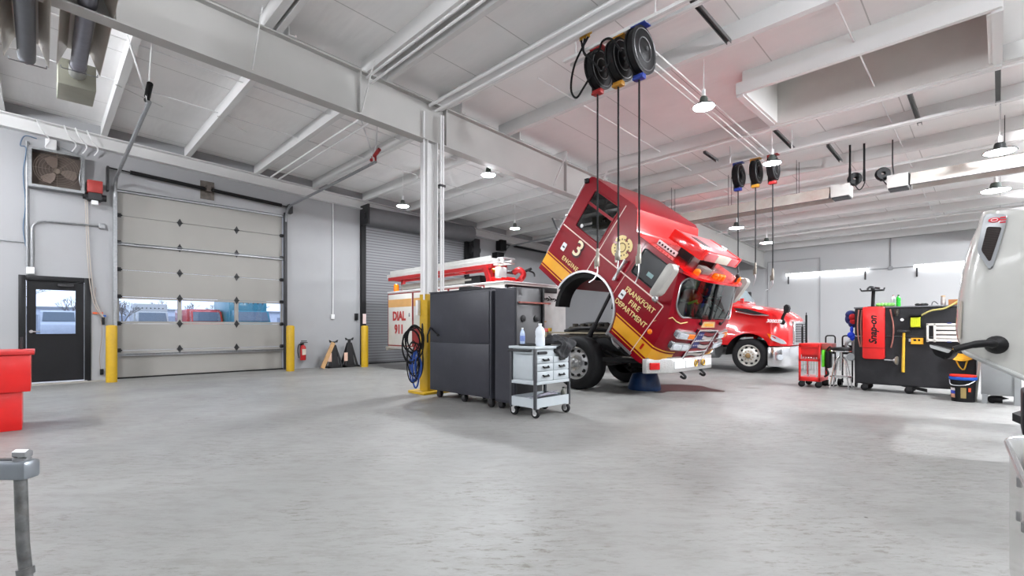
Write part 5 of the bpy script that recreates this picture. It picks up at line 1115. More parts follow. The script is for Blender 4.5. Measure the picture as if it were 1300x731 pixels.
so = sp.build('oil_spill', mat('reddish brown spill',(30,8,5),0.3,var=0.5,scale=3,spec=0.25,dirt=(84,54,46),dirt_amt=0.4,dscale=2.6)); tag(so,'reddish brown fluid spill on the floor in front of the bumper','spill'); so['kind']='stuff'

# ------------------------------------------------------------------ right side: black tool panel and what hangs on it
PY_ = 10.60
bp = thing('tool_chest', 'black roll-around tool chest whose back is hung with tools', 'tool chest', (-1.05, 10.9, 0))
M_PAN = mat('black chest steel',(32,32,35),0.5,spec=0.3,var=0.15,scale=5,dirt=(62,62,66),dirt_amt=0.35,dscale=3)
MB().box(-1.86,-0.26,PY_,PY_+0.6,0.13,0.98,bev=0.01).box(-1.86,-0.26,PY_+0.02,PY_+0.6,1.0,1.49,bev=0.01).build('body', M_PAN, bp)
MB().box(-1.84,-0.28,PY_-0.008,PY_,0.99,1.47).box(-1.84,-0.28,PY_-0.008,PY_,0.15,0.97).build('back_panel', M_PAN, bp)
MB().box(-1.87,-0.25,PY_-0.01,PY_+0.61,1.485,1.51,bev=0.004).build('top_edge', mat('grey chest edge',(96,98,102),0.4), bp)
for x in (-1.72,-1.1,-0.4):
    for y in (PY_+0.08,PY_+0.5): caster(bp,x,y,0.06)
MB().prism([(-1.2,PY_+0.06,0.12),(-0.86,PY_+0.06,0.05),(-0.86,PY_+0.06,0.10),(-1.2,PY_+0.06,0.16)],(0,0.06,0)).build('caster_bracket', M_BLACK, bp)
yf = PY_-0.008
cpn = thing('mechanic_creeper', 'red creeper board hanging on the black chest with a name down it', 'creeper', (-1.57, yf-0.03, 0.58))
MB().prism(rounded([(-1.73,yf,0.585),(-1.415,yf,0.585),(-1.415,yf,1.51),(-1.73,yf,1.51)],0.03),(0,-0.05,0),bev=0.012).build('board', M_TOOLRED, cpn)
MB().box(-1.735,-1.41,yf-0.056,yf-0.05,0.775,0.785).build('seam', mat('dark red seam',(150,10,10),0.5), cpn)
text('lettering','Snap-on',M_BLACK,cpn,(-1.575,yf-0.052,1.10),(0,0,1),(-1,0,0),0.155,0.002,0.004,shear=0.25)
M_HOSE = mat('dusty pink hose',(150,96,86),0.6,var=0.15)
for xs_, lab in (([-1.79,-1.81,-1.80,-1.77],'left of the red creeper board'),([-1.34,-1.30,-1.30,-1.33],'right of the red creeper board'),([-1.745,-1.76,-1.755,-1.75],'tight against the red creeper board')):
    tag(MB().tube(bez([(xs_[0],yf-0.02,1.46),(xs_[1],yf-0.02,1.2),(xs_[2],yf-0.02,0.98),(xs_[3],yf-0.02,0.79)]),0.011,seg=6).build('rubber_hose', M_HOSE), 'dusty pink hose hanging %s' % lab, 'hose')
hm_ = thing('sledge_hammer', 'hammer with long yellow handle hanging on the black chest', 'hammer', (-1.155, yf-0.03, 0.37))
MB().cyl((-1.165,yf-0.035,0.375),(-1.152,yf-0.035,1.05),0.024,0.019,seg=12).build('handle', mat('yellow handle',(214,172,52),0.4), hm_)
MB().box(-1.24,-1.07,yf-0.06,yf-0.012,1.05,1.10,bev=0.012).build('head', M_DKST, hm_)
el = thing('cord_reel', 'lime yellow cord wound on a black holder on the black chest', 'cord reel', (-1.0, yf-0.05, 1.13))
MB().box(-1.08,-0.90,yf-0.03,yf,1.11,1.36,bev=0.012).box(-1.08,-0.92,yf-0.11,yf-0.03,1.34,1.36).build('holder', M_BLACK, el)
cw_ = MB()
for k in range(7): cw_.tube(arc((-1.05+0.02*k,yf-0.075,1.22),0.075,0,350,12,'yz')[:-1] if False else [( -1.05+0.018*k, yf-0.03-0.0, 1.15),(-1.05+0.018*k,yf-0.09,1.16),(-1.05+0.018*k,yf-0.09,1.30),(-1.05+0.018*k,yf-0.03,1.31)],0.011,seg=6)
cw_.build('wound_cord', mat('lime cord',(196,204,30),0.5), el)
tag(MB().tube(bez([(-0.93,yf-0.04,1.34),(-0.8,yf-0.05,1.42),(-0.62,yf-0.04,1.46),(-0.47,yf-0.03,1.57)]),0.014,seg=6).build('yellow_cord', mat('dull yellow cord',(176,164,96),0.5)), 'dull yellow cord running up to the cardboard box', 'cord')
lv = thing('magnetic_tool_tray', 'short yellow tool with cut-outs hanging beside the white frame', 'tool', (-0.98, yf-0.02, 0.86))
tb = MB(); tb.holed([[(-1.06,yf-0.03,0.86),(-0.90,yf-0.03,0.86),(-0.90,yf-0.03,0.965),(-1.06,yf-0.03,0.965)],[(-1.03,yf-0.03,0.91),(-0.99,yf-0.03,0.91),(-0.99,yf-0.03,0.945),(-1.03,yf-0.03,0.945)],[(-0.97,yf-0.03,0.91),(-0.94,yf-0.03,0.91),(-0.94,yf-0.03,0.945),(-0.97,yf-0.03,0.945)]])
r_ = bmesh.ops.extrude_face_region(tb.bm, geom=list(tb.bm.faces)); bmesh.ops.translate(tb.bm, verts=[v for v in r_['geom'] if isinstance(v, bmesh.types.BMVert)], vec=(0,0.028,0))
tb.build('yellow_plate', mat('orange yellow tool',(226,164,32),0.4), lv)
MB().box(-1.09,-1.06,yf-0.025,yf,0.90,0.95).build('grey_nose', M_ALU, lv)
sf = thing('step_stool', 'folded white step stool hanging on the black chest', 'step stool', (-0.68, yf-0.05, 0.90))
M_FR = mat('white step frame',(216,212,206),0.5)
a_ = MB()
for z in (0.93,1.19): a_.box(-0.86,-0.42,yf-0.06,yf-0.02,z-0.02,z+0.02,bev=0.006)
for x in (-0.86,-0.77,-0.47): a_.box(x,x+0.03,yf-0.06,yf-0.02,0.90,1.21,bev=0.006)
a_.build('frame', M_FR, sf); MB().box(-0.74,-0.47,yf-0.05,yf-0.02,1.10,1.16,bev=0.004).box(-0.74,-0.47,yf-0.05,yf-0.02,1.03,1.08,bev=0.004).box(-0.74,-0.47,yf-0.05,yf-0.02,0.96,1.01,bev=0.004).build('steps', M_FR, sf)
MB().box(-0.6,-0.55,yf-0.065,yf-0.02,1.205,1.225).box(-0.6,-0.55,yf-0.065,yf-0.02,0.895,0.915).build('blue_strap', mat('navy strap',(40,52,110),0.6), sf)
dv = thing('steel_puller', 'steel disc tool hanging below the red creeper board', 'tool', (-1.27, yf-0.04, 0.52))
MB().lathe([(0.03,0),(0.03,0.03),(0.07,0.035),(0.075,0.05),(0.03,0.06),(0.0,0.06)],(-1.29,yf-0.03,0.57),(1,-0.3,0),18).build('disc', M_ALU, dv)
MB().cyl((-1.42,yf-0.02,0.575),(-1.29,yf-0.03,0.57),0.012,seg=8).build('rod', M_ALU, dv)
tag(MB().lathe([(0,0),(0.025,0),(0.025,0.012),(0,0.014)],(-1.18,yf+0.004,1.275),(0,-1,0),14).build('magnet', M_PIPEW), 'small white round magnet on the black chest', 'magnet')
bottle('soda_bottle','green soda bottle standing on the edge of the black chest',-1.237,PY_-0.03+0.08,1.511,0.033,0.20,mat('green soda',(40,170,50),0.15,var=0.3,scale=40),M_DKST)
tag(MB().cyl((-1.25,yf-0.03,1.46),(-1.25,yf-0.03,1.37),0.035,0.03,seg=12).cyl((-1.25,yf-0.03,1.37),(-1.25,yf-0.03,1.34),0.018,seg=10).build('spray_nozzle', mat('dark spray tool',(60,56,50),0.5,0.3)), 'dark spray tool hanging below the green soda bottle', 'tool')
bottle('water_bottle','clear plastic bottle standing beside the green soda bottle',-1.315,PY_+0.1,1.511,0.033,0.2,mat('clear bottle',(206,212,214),0.15),mat('red cap',(150,60,50),0.5))
ck = MB()
for k in range(5): ck.ball((-1.52+0.05*k,PY_+0.08,1.545),0.042,(1,1,0.8),12)
tag(ck.build('snack_bag', mat('green and white wrapper',(120,190,90),0.3,var=0.7,scale=26)), 'green and white snack bag lying on the black chest', 'bag')
bottle('spray_can','spray can with orange top standing on the black chest',-0.657,PY_+0.06,1.511,0.032,0.155,mat('pale can',(176,170,166),0.3,0.3),mat('orange cap',(206,150,60),0.4),0.85)
cbx = thing('cardboard_box', 'brown cardboard box at the end of the black chest top', 'box', (-0.50, PY_+0.12, 1.511))
M_CARD = mat('brown cardboard',(150,96,52),0.8)
MB().box(-0.59,-0.40,PY_+0.0,PY_+0.24,1.511,1.60).build('carton', M_CARD, cbx); MB().box(-0.59,-0.40,PY_+0.11,PY_+0.13,1.600,1.602).build('tape', mat('tan tape',(180,140,90),0.4), cbx)
cl = MB()
for x in (-0.98,-0.92,-0.88): cl.ball((x,PY_+0.06,1.53),0.03,(1.4,1,0.8),10)
tag(cl.build('hand_tool', M_BLACK), 'small black tools heaped on the black chest behind the lime cord', 'tools')
tag(MB().tube(bez([(-0.80,PY_+0.05,1.515),(-0.79,PY_+0.05,1.56),(-0.76,PY_+0.05,1.575),(-0.72,PY_+0.05,1.53)]),0.006,seg=6).build('wire_hook', M_DKST), 'bent wire hook on the black chest beside the spray can', 'hook')
ts = thing('tripod_tray', 'black T-shaped tool stand rising above the red creeper board', 'tool stand', (-1.62, PY_+0.2, 1.51))
MB().cyl((-1.62,PY_+0.2,1.511),(-1.61,PY_+0.2,1.80),0.028,seg=12).cyl((-1.62,PY_+0.2,1.511),(-1.62,PY_+0.2,1.525),0.08,seg=16).build('post', M_BLACK, ts)
MB().box(-1.79,-1.46,PY_+0.12,PY_+0.28,1.80,1.825,bev=0.008).build('tray', M_BLACK, ts)
MB().ball((-1.62,PY_+0.2,1.85),0.035).tube(bez([(-1.79,PY_+0.2,1.82),(-1.81,PY_+0.2,1.86)]),0.012,seg=6).tube([(-1.46,PY_+0.2,1.82),(-1.45,PY_+0.2,1.86)],0.012,seg=6).tube(bez([(-1.7,PY_+0.18,1.83),(-1.66,PY_+0.2,1.88),(-1.58,PY_+0.22,1.86),(-1.52,PY_+0.2,1.85)]),0.018,seg=6).build('clamps', M_DKST, ts)
# jackets on the end of the chest
def cloth(name, label, m, balls):
    b = MB()
    for c_, r_, sc_ in balls: b.ball(c_, r_, sc_, 12)
    return tag(b.build(name, m), label, 'jacket')
cloth('work_jacket','navy jacket hanging at the end of the black chest',mat('navy cloth',(34,44,100),0.8),[((-1.95,10.8,1.38),0.09,(1,1.2,0.9)),((-1.98,10.8,1.30),0.08,(0.8,1.2,1.2)),((-1.92,10.78,1.22),0.08,(0.9,1.2,1.1))])
cloth('red_cloth','red cloth tucked over the navy jacket',mat('red cloth',(180,24,30),0.8),[((-1.91,10.70,1.33),0.055,(1,0.8,1.2)),((-1.90,10.70,1.25),0.05,(1,0.8,1))])
cloth('blue_rag','bright blue rag hanging at the end of the black chest',mat('blue rag',(24,60,200),0.8),[((-1.93,10.70,1.0),0.06,(1,0.8,1)),((-1.90,10.70,0.95),0.05,(1,0.8,1.2)),((-1.92,10.7,1.1),0.035,(0.8,0.8,1.8))])
# yellow rope, bucket, boards, grey cabinet
rp = []
for k in range(6):
    for a in range(0,360,40): rp.append((-0.43+(0.10+0.012*k)*math.cos(math.radians(a)), yf-0.04-0.006*k, 0.76+(0.05+0.01*k)*math.sin(math.radians(a))-0.01*k))
rp += [(-0.36,yf-0.05,0.62),(-0.40,yf-0.05,0.47),(-0.46,yf-0.05,0.52),(-0.52,yf-0.05,0.7)]
tag(MB().tube(bez(rp,3),0.011,seg=6).build('rope_coil', mat('yellow rope',(222,168,34),0.6)), 'coiled yellow rope hanging at the end of the black chest', 'rope')
bk_ = thing('bucket', 'black bucket with red and blue lid in front of the black chest', 'bucket', (-0.40, 10.2, 0))
MB().lathe([(0,0),(0.135,0),(0.15,0.34),(0.155,0.345)],(-0.40,10.2,0),(0,0,1),24).build('pail', M_BLACK, bk_)
MB().lathe([(0.158,0.335),(0.165,0.345),(0.165,0.375),(0.155,0.38)],(-0.40,10.2,0),(0,0,1),24).build('blue_rim', mat('blue lid',(30,90,190),0.4), bk_)
MB().lathe([(0.15,0.38),(0.158,0.385),(0.158,0.41),(0.0,0.415)],(-0.40,10.2,0),(0,0,1),24).build('red_lid', mat('red lid',(200,34,24),0.4), bk_)
def wrap(a0,a1,z0,z1,m,nm):
    b = MB(); A=[(-0.40+0.148*math.cos(math.radians(a)),10.2+0.148*math.sin(math.radians(a)),z0) for a in range(a0,a1+1,6)]; B=[(-0.40+0.153*math.cos(math.radians(a)),10.2+0.153*math.sin(math.radians(a)),z1) for a in range(a0,a1+1,6)]
    b.grid([A,B]).build(nm,m,bk_)
wrap(205,240,0.17,0.21,mat('white label',(214,206,206),0.5),'label'); wrap(205,240,0.12,0.17,mat('blue label',(50,70,180),0.5),'label'); wrap(205,240,0.06,0.12,mat('pale orange label',(206,150,120),0.5),'label'); wrap(262,286,0.06,0.22,mat('gold label',(150,130,80),0.5),'label'); wrap(296,310,0.16,0.22,mat('orange sticker',(220,80,40),0.5),'label')
MB().tube(bez([(-0.55,10.12,0.33),(-0.52,10.02,0.26),(-0.36,10.0,0.27),(-0.26,10.12,0.33)]),0.006,seg=6).build('handle', M_ALU, bk_)
tag(MB().obox((-0.235,10.32,0.40),(0.03,0.10,0.80),rot=Matrix.Rotation(math.radians(4),3,'Y')).build('leaning_board', mat('pale board',(190,188,178),0.6)), 'narrow pale board leaning beside the bucket', 'board')
gcb = thing('work_cabinet', 'grey steel cabinet on legs under the tilted white hood', 'cabinet', (0.0, 10.4, 0))
M_GRY = mat('grey cabinet enamel',(140,143,144),0.4,var=0.05)
MB().box(-0.20,0.22,10.16,10.7,0.13,0.95,bev=0.008).build('body', M_GRY, gcb)
MB().box(-0.19,0.12,10.15,10.16,0.15,0.93,bev=0.003).build('side_panel', M_GRY, gcb)
for x in (-0.19,0.15): 
    for y in (10.14,10.66): MB().box(x,x+0.06,y,y+0.05,0.0,0.95 if x > 0 else 0.14).build('leg', M_GRY, gcb)
MB().box(-0.22,0.26,10.12,10.72,0.95,0.98,bev=0.006).build('worktop', M_GRY, gcb)
tag(MB().cyl((-0.08,10.3,0.06),(0.03,10.3,0.06),0.055,seg=16).prism([(0.0,10.28,0.05),(0.1,10.28,0.08),(0.0,10.28,0.11)],(0,0.05,0)).cyl((-0.08,10.26,0.055),(-0.08,10.34,0.055),0.055,seg=16).build('floor_jack', M_BLACK), 'small black trolley jack on the floor under the grey cabinet', 'jack')
# red tool cart
rc = thing('tool_cart', 'red tool cart full of hanging wrenches beside the stool', 'cart', (-2.5, 10.6, 0))
RX0, RX1, RY0, RY1 = -2.72, -2.36, 10.42, 11.02
for x in (RX0,RX1-0.035):
    for y in (RY0,RY1-0.035): MB().box(x,x+0.035,y,y+0.035,0.13,0.82,bev=0.004).build('corner_post', M_TOOLRED, rc)
MB().box(RX0,RX1,RY0,RY1,0.76,0.84,bev=0.01).build('top_tray', M_TOOLRED, rc)
MB().box(RX0+0.02,RX1-0.02,RY0+0.02,RY1-0.02,0.62,0.76).build('drawer_case', M_TOOLRED, rc)
MB().box(RX0,RX1,RY0,RY0+0.02,0.50,0.54).box(RX0+0.03,RX1-0.03,RY0+0.1,RY0+0.11,0.54,0.62).build('tool_rail', M_TOOLRED, rc)
MB().box(RX0,RX1,RY0,RY1,0.12,0.20,bev=0.008).build('lower_shelf', M_TOOLRED, rc)
for x in (RX0+0.04,RX1-0.04):
    for y in (RY0+0.05,RY1-0.05): caster(rc,x,y,0.055)
for k in range(6):
    x = RX0+0.07+0.045*k; L_ = 0.22+0.06*(k%3)
    w_ = MB(); w_.cyl((x,RY0+0.03,0.56),(x,RY0+0.03,0.56-L_),0.007,seg=6).lathe([(0.01,0),(0.02,0),(0.02,0.012),(0.01,0.012)],(x,RY0+0.024,0.56-L_),(0,1,0),10).ball((x,RY0+0.03,0.565),0.016,(1,0.5,1),8)
    tag(w_.build('wrench', M_CHROME), 'chrome wrench hanging in the red tool cart, %s from its left post' % ORD[k], 'wrench', 'wrenches hanging in the red tool cart')
for x, y, z1, lab in ((-2.62,10.55,1.38,'tall black pry bar standing in the red tool cart'),(-2.66,10.44,1.15,'shorter black bar at the left post of the red tool cart')):
    tag(MB().cyl((x,y,0.842),(x,y,z1),0.018,seg=8).cyl((x,y,z1),(x,y,z1+0.05),0.008,seg=6).build('pry_bar', M_BLACK), lab, 'bar')
tag(MB().box(-2.34,-2.30,10.42,10.62,0.40,0.72,bev=0.015).build('battery_pack', mat('lime green case',(96,206,40),0.4)), 'lime green case hanging on the end of the red tool cart', 'case')
bpk = tag(MB().box(-2.295,-2.21,10.46,10.66,0.38,0.70,bev=0.03).tube(bez([(-2.28,10.5,0.7),(-2.22,10.5,0.78),(-2.16,10.5,0.7)]),0.014,seg=6).tube(bez([(-2.28,10.48,0.38),(-2.24,10.46,0.28),(-2.3,10.46,0.22)]),0.02,seg=6).build('jump_starter', M_BLACK), 'black jump starter hanging beside the lime green case', 'jump starter')
tag(MB().box(-2.36,-2.2,10.5,10.9,0.72,0.84,bev=0.01).build('red_tray', mat('brownish red tray',(140,64,60),0.5)), 'brownish red tray on the end of the red tool cart', 'tray')
for x, lab in ((-2.36,'black loop handle standing behind the red tool cart'),(-2.08,'black loop handle standing behind the stool')):
    hh = thing('hand_truck', lab, 'hand truck', (x, 11.15, 0))
    MB().tube(rounded([(x-0.07,11.15,0.06),(x-0.07,11.15,0.98),(x+0.09,11.15,0.98),(x+0.09,11.15,0.06)],0.05)[2:-2],0.014,seg=8).build('frame', M_BLACK, hh)
    MB().box(x-0.1,x+0.12,11.0,11.15,0.0,0.02).build('toe_plate', M_BLACK, hh)
    for sx_ in (-0.12,0.12): MB().cyl((x+0.01+sx_,11.19,0.07),(x+0.01+sx_+0.03,11.19,0.07),0.07,seg=16).build('wheel', M_RUBBER, hh)
    MB().box(x-0.06,x+0.08,11.12,11.14,0.62,0.80,bev=0.01).build('back_plate', M_BLACK, hh)
st = thing('shop_stool', 'round black padded stool on chrome legs beside the black chest', 'stool', (-2.04, 10.46, 0))
MB().lathe([(0,0.70),(0.15,0.70),(0.165,0.715),(0.17,0.745),(0.155,0.775),(0,0.785)],(-2.04,10.46,0),(0,0,1),24).build('seat', M_BLACK, st)
MB().lathe([(0.165,0.695),(0.175,0.70),(0.175,0.715),(0.168,0.72)],(-2.04,10.46,0),(0,0,1),24).build('seat_band', M_CHROME, st)
for k in range(4):
    a = PI/4+k*PI/2; MB().tube(bez([(-2.04+0.05*math.cos(a),10.46+0.05*math.sin(a),0.60),(-2.04+0.10*math.cos(a),10.46+0.10*math.sin(a),0.52),(-2.04+0.15*math.cos(a),10.46+0.15*math.sin(a),0.3),(-2.04+0.21*math.cos(a),10.46+0.21*math.sin(a),0.02)]),0.012,seg=8).build('leg', M_CHROME, st)
MB().tube([(-2.04+0.165*math.cos(a*PI/10),10.46+0.165*math.sin(a*PI/10),0.24) for a in range(20)],0.010,seg=6,closed=True).build('foot_ring', M_CHROME, st)
MB().cyl((-2.04,10.46,0.35),(-2.04,10.46,0.70),0.022,seg=10).build('screw_post', M_CHROME, st)
vc = thing('bench_grinder', 'grey machine with round wheel on the chest end behind the stool', 'grinder', (-1.93, 10.85, 0.8))
MB().tube(bez([(-1.90,10.72,0.90),(-1.98,10.7,0.88),(-2.0,10.7,0.8),(-1.95,10.7,0.74)]),0.03,seg=8).lathe([(0,0),(0.06,0),(0.07,0.02),(0.06,0.05),(0,0.05)],(-1.92,10.64,0.60),(0,-1,0),18).cyl((-1.88,10.7,0.6),(-1.88,10.7,0.95),0.03,seg=8).build('casting', mat('cast grey',(150,152,154),0.4,0.4), vc)

# ------------------------------------------------------------------ left foreground: parts washer, drum, stand
pw = thing('parts_washer', 'red parts washer with overhanging tub at the left of the photo', 'parts washer', (-7.95, -0.6, 0))
MB().box(-8.25,-7.65,-1.05,-0.145,0.0,0.44,bev=0.01).build('base', M_TOOLRED, pw)
MB().box(-8.30,-7.60,-1.1,-0.075,0.43,0.84,bev=0.01).build('tub', M_TOOLRED, pw)
MB().box(-8.33,-7.57,-1.13,-0.045,0.84,0.885,bev=0.008).build('lid', mat('worn red lid',(190,34,34),0.4,dirt=(220,150,140),dirt_amt=0.4), pw)
MB().lathe([(0.0,0),(0.03,0),(0.03,0.006),(0,0.008)],(-7.65,-0.36,0.22),(1,0,0),12).build('drain_plug', M_PIPEW, pw)
dr = thing('plastic_drum', 'pale plastic drum standing behind the red parts washer', 'drum', (-9.35, -0.98, 0))
MB().lathe([(0,0),(0.27,0),(0.29,0.03),(0.29,1.05),(0.26,1.13),(0.12,1.16),(0,1.16)],(-9.35,-0.95,0),(0,0,1),28).build('shell', mat('cloudy drum',(200,202,204),0.4), dr)
MB().cyl((-9.3,-0.85,1.16),(-9.3,-0.85,1.2),0.04,seg=12).build('bung', M_PIPEW, dr)
tag(MB().cyl((-8.2,-0.16,0.886),(-8.2,-0.16,0.99),0.016,seg=10).cyl((-8.2,-0.16,0.99),(-8.2,-0.16,1.03),0.013,seg=8).build('spray_nozzle', M_DKST), 'small dark nozzle standing on the lid of the parts washer', 'nozzle')
ps = thing('pipe_stand', 'grey steel bar on a worn leaning leg in the near left corner', 'stand', (-2.5, -0.1, 0))
wst = mat('worn grey tube',(120,122,122),0.4,0.7,var=0.35,scale=20,dirt=(88,74,60),dirt_amt=0.6,dscale=12)
rot = Matrix.Rotation(math.atan2(0.086,0.084),4,'Z')
Mst = Matrix.Translation((-2.473,-0.019,0.632)) @ rot
MB().box(-0.9,0.0,-0.032,0.032,-0.034,0.034,Mst,bev=0.012).build('cross_bar', mat('blue grey bar',(140,146,152),0.3,0.6,var=0.1), ps)
MB().box(-0.9,-0.06,-0.012,0.012,0.030,0.037,Mst).build('slot', M_DKST, ps)
p0 = Mst @ Vector((-0.045,0,-0.03))
MB().tube([p0,(p0.x+0.01,p0.y+0.006,0.36),(p0.x+0.035,p0.y+0.025,0.12),(p0.x+0.045,p0.y+0.03,0.0)],0.019,seg=14).build('leg', wst, ps)
MB().cyl((p0.x+0.018,p0.y+0.012,0.275),(p0.x+0.021,p0.y+0.014,0.25),0.026,seg=14).build('leg_collar', wst, ps)
MB().cyl((p0.x+0.045,p0.y+0.03,0.0),(p0.x+0.045,p0.y+0.03,0.03),0.035,seg=14).build('foot_pad', wst, ps)
p1 = Mst @ Vector((-0.84,0,-0.03)); MB().cyl(p1,(p1.x-0.03,p1.y-0.03,0.0),0.019,seg=14).build('leg', wst, ps)
bo = Mst @ Vector((-0.04,0,0.034)); MB().cyl(bo,bo+Vector((0,0,0.008)),0.026,seg=14).tube([bo+Vector((-0.018,-0.016,0.022)),bo+Vector((0.018,0.018,0.022))],0.016,seg=6).cyl(bo,bo+Vector((0,0,0.02)),0.012,seg=8).build('chrome_bolt', M_GALV, ps)

# ------------------------------------------------------------------ hose reels on the ceiling
def hose_reel(label, x, y, z, r, colr, zend, bend, group):
    t = thing('hose_reel', label, 'hose reel', (x, y, z), group)
    o = (x, y, z)
    MB().lathe([(0,-0.075),(r*0.35,-0.075),(r*0.42,-0.06),(r*0.9,-0.062),(r,-0.055),(r,-0.035),(r*0.62,-0.03),(r*0.6,0.03),(r,0.035),(r,0.055),(r*0.9,0.062),(r*0.42,0.06),(r*0.35,0.075),(0,0.075)], o, (1,0,0), 36).build('drum', M_BLACK, t, sharp=50)
    MB().lathe([(r*0.72,-0.034),(r*0.93,-0.03),(r*0.93,0.03),(r*0.72,0.034)], o, (1,0,0), 32).build('wound_hose', mat('hose black',(22,22,24),0.55,spec=0.3), t)
    rg = MB()
    for q in (0.86, 0.5): rg.tube([(x+0.064, y+r*q*math.cos(k*PI/14), z+r*q*math.sin(k*PI/14)) for k in range(28)], 0.007, seg=5, closed=True)
    for k in range(4):
        a = k*PI/2+0.4; rg.cyl((x+0.066,y+r*0.3*math.cos(a),z+r*0.3*math.sin(a)),(x+0.074,y+r*0.3*math.cos(a),z+r*0.3*math.sin(a)),0.014,seg=8)
    rg.cyl((x+0.07,y,z),(x+0.10,y,z),0.025,seg=10); rg.build('face_rings', mat('steel face fittings',(110,110,112),0.35,0.6), t)
    MB().box(x-0.10,x-0.085,y-0.07,y+0.07,z-r*0.5,z+r+0.03,bev=0.004).box(x-0.10,x+0.10,y-0.07,y+0.07,z+r+0.015,z+r+0.03).build('bracket', colr, t)
    MB().box(x-0.07,x+0.07,y-0.06,y+0.02,z-r-0.075,z-r-0.01,bev=0.012).cyl((x-0.07,y-0.06,z-r-0.06),(x+0.07,y-0.06,z-r-0.06),0.018,seg=8).build('hose_guide', colr, t)
    MB().box(x-0.095,x-0.07,y-0.03,y+0.03,z-r-0.05,z).build('guide_arm', M_BLACK, t)
    yh = y-0.03
    MB().tube([(x,yh,z-r*0.8),(x,yh,zend+0.22)],0.012,seg=8).build('hanging_hose', M_RUBBER, t)
    if bend == 'none':
        MB().cyl((x,yh,zend+0.22),(x,yh,zend+0.1),0.014,0.02,seg=8).build('end_fitting', M_DKST, t)
    else:
        f = MB(); f.cyl((x,yh,zend+0.24),(x,yh,zend+0.12),0.018,0.026,seg=10).box(x-0.022,x+0.022,yh-0.03,yh+0.02,zend+0.0,zend+0.13,bev=0.01).box(x-0.045,x-0.03,yh-0.012,yh+0.012,zend-0.02,zend+0.10)
        f.build('oil_gun', mat('worn alloy gun',(120,114,104),0.4,0.5), t)
        sgn = -1 if bend == 'left' else 1
        MB().tube(bez([(x,yh,zend),(x+0.005,yh-0.01,zend-0.08),(x-0.04,yh-0.02,zend-0.16),(x-0.12,yh-0.02,zend-0.20)]) if bend == 'left' else bez([(x,yh,zend),(x+0.0,yh-0.01,zend-0.1),(x-0.03,yh,zend-0.18),(x-0.06,yh,zend-0.24)]),0.009,seg=6).build('spout', M_ALU, t)
    return t
R_RED = mat('red reel bracket',(150,30,30),0.45); R_AMB = mat('amber reel bracket',(180,128,40),0.45); R_BLU = mat('blue reel bracket',(34,56,140),0.45)
g1 = 'hose reels above the fire engine cab'
hose_reel('black hose reel with red bracket hanging above the fire engine cab',-3.74,5.30,4.56,0.255,R_RED,1.95,'left',g1)
hose_reel('black hose reel with amber bracket hanging above the fire engine cab',-3.42,5.30,4.56,0.265,R_AMB,2.0,'down',g1)
hose_reel('black hose reel with blue bracket hanging above the fire engine cab',-3.12,5.30,4.56,0.285,R_BLU,1.93,'right',g1)
g2 = 'hose reels above the red truck'
hose_reel('farther hose reel with blue bracket hanging near the red truck',-3.92,10.66,4.38,0.25,R_BLU,2.2,'none',g2)
hose_reel('farther hose reel with amber bracket hanging near the red truck',-3.57,10.66,4.38,0.25,R_AMB,2.25,'right',g2)
hose_reel('farther hose reel with red bracket hanging near the red truck',-3.24,10.66,4.38,0.25,R_RED,2.1,'left',g2)
for (a,b,c,lab,lp) in ((-3.88,-3.74,0.0,'red',[(-4.05,5.18,4.72),(-4.10,5.16,4.40),(-3.98,5.12,4.22),(-3.84,5.10,4.30),(-3.70,5.1,4.44)]),(-3.84,-3.42,-0.06,'amber',[(-3.86,5.12,4.80),(-3.72,5.06,4.62),(-3.58,5.02,4.46),(-3.50,5.02,4.36),(-3.40,5.05,4.44)]),(-3.80,-3.12,-0.12,'blue',[(-3.86,5.16,4.76),(-3.62,5.1,4.68),(-3.50,5.04,4.74),(-3.36,5.02,4.70),(-3.22,5.02,4.50)])):
    tag(MB().tube(bez([(-3.80+c,5.15,4.98)]+lp),0.014,seg=8).build('supply_hose', M_RUBBER), 'black supply hose looping into the %s-bracketed reel above the cab' % lab, 'hose')
    tag(MB().cyl((-3.80+c,5.15,4.97),(-3.80+c,5.15,5.06),0.022,seg=8).box(-3.81+c,-3.75+c,5.12,5.16,5.0,5.03).build('ball_valve', MATS['brass']), 'brass valve feeding the %s-bracketed reel above the cab' % lab, 'valve')
def bar_x(name, label, cat, y, z, x0, x1, w, h, m): return tag(MB().box(x0,x1,y-w/2,y+w/2,z-h/2,z+h/2).build(name,m), label, cat)
bar_x('strut_rail','white strut rail carrying the hose reels above the fire engine cab','rail',5.26,4.885,-4.3,-1.6,0.05,0.04,M_STEEL)
bar_x('strut_rail','second white strut rail close behind the near hose reels','rail',5.42,4.89,-4.3,-1.4,0.05,0.04,M_STEEL)
bar_x('strut_rail','white strut rail carrying the farther hose reels','rail',10.66,4.675,-4.3,-0.3,0.05,0.04,M_STEEL)
for y, z, lab in ((5.26,4.885,'near reels'),(10.66,4.675,'farther reels')):
    for x, q in ((-4.1,'left'),(-2.9,'right')): tag(MB().cyl((x,y,z+0.02),(x,y,zd(y)-0.005),0.012,seg=6).build('hanger_rod', M_STEEL), 'white rod holding the %s end of the rail of the %s' % (q, lab), 'rod')

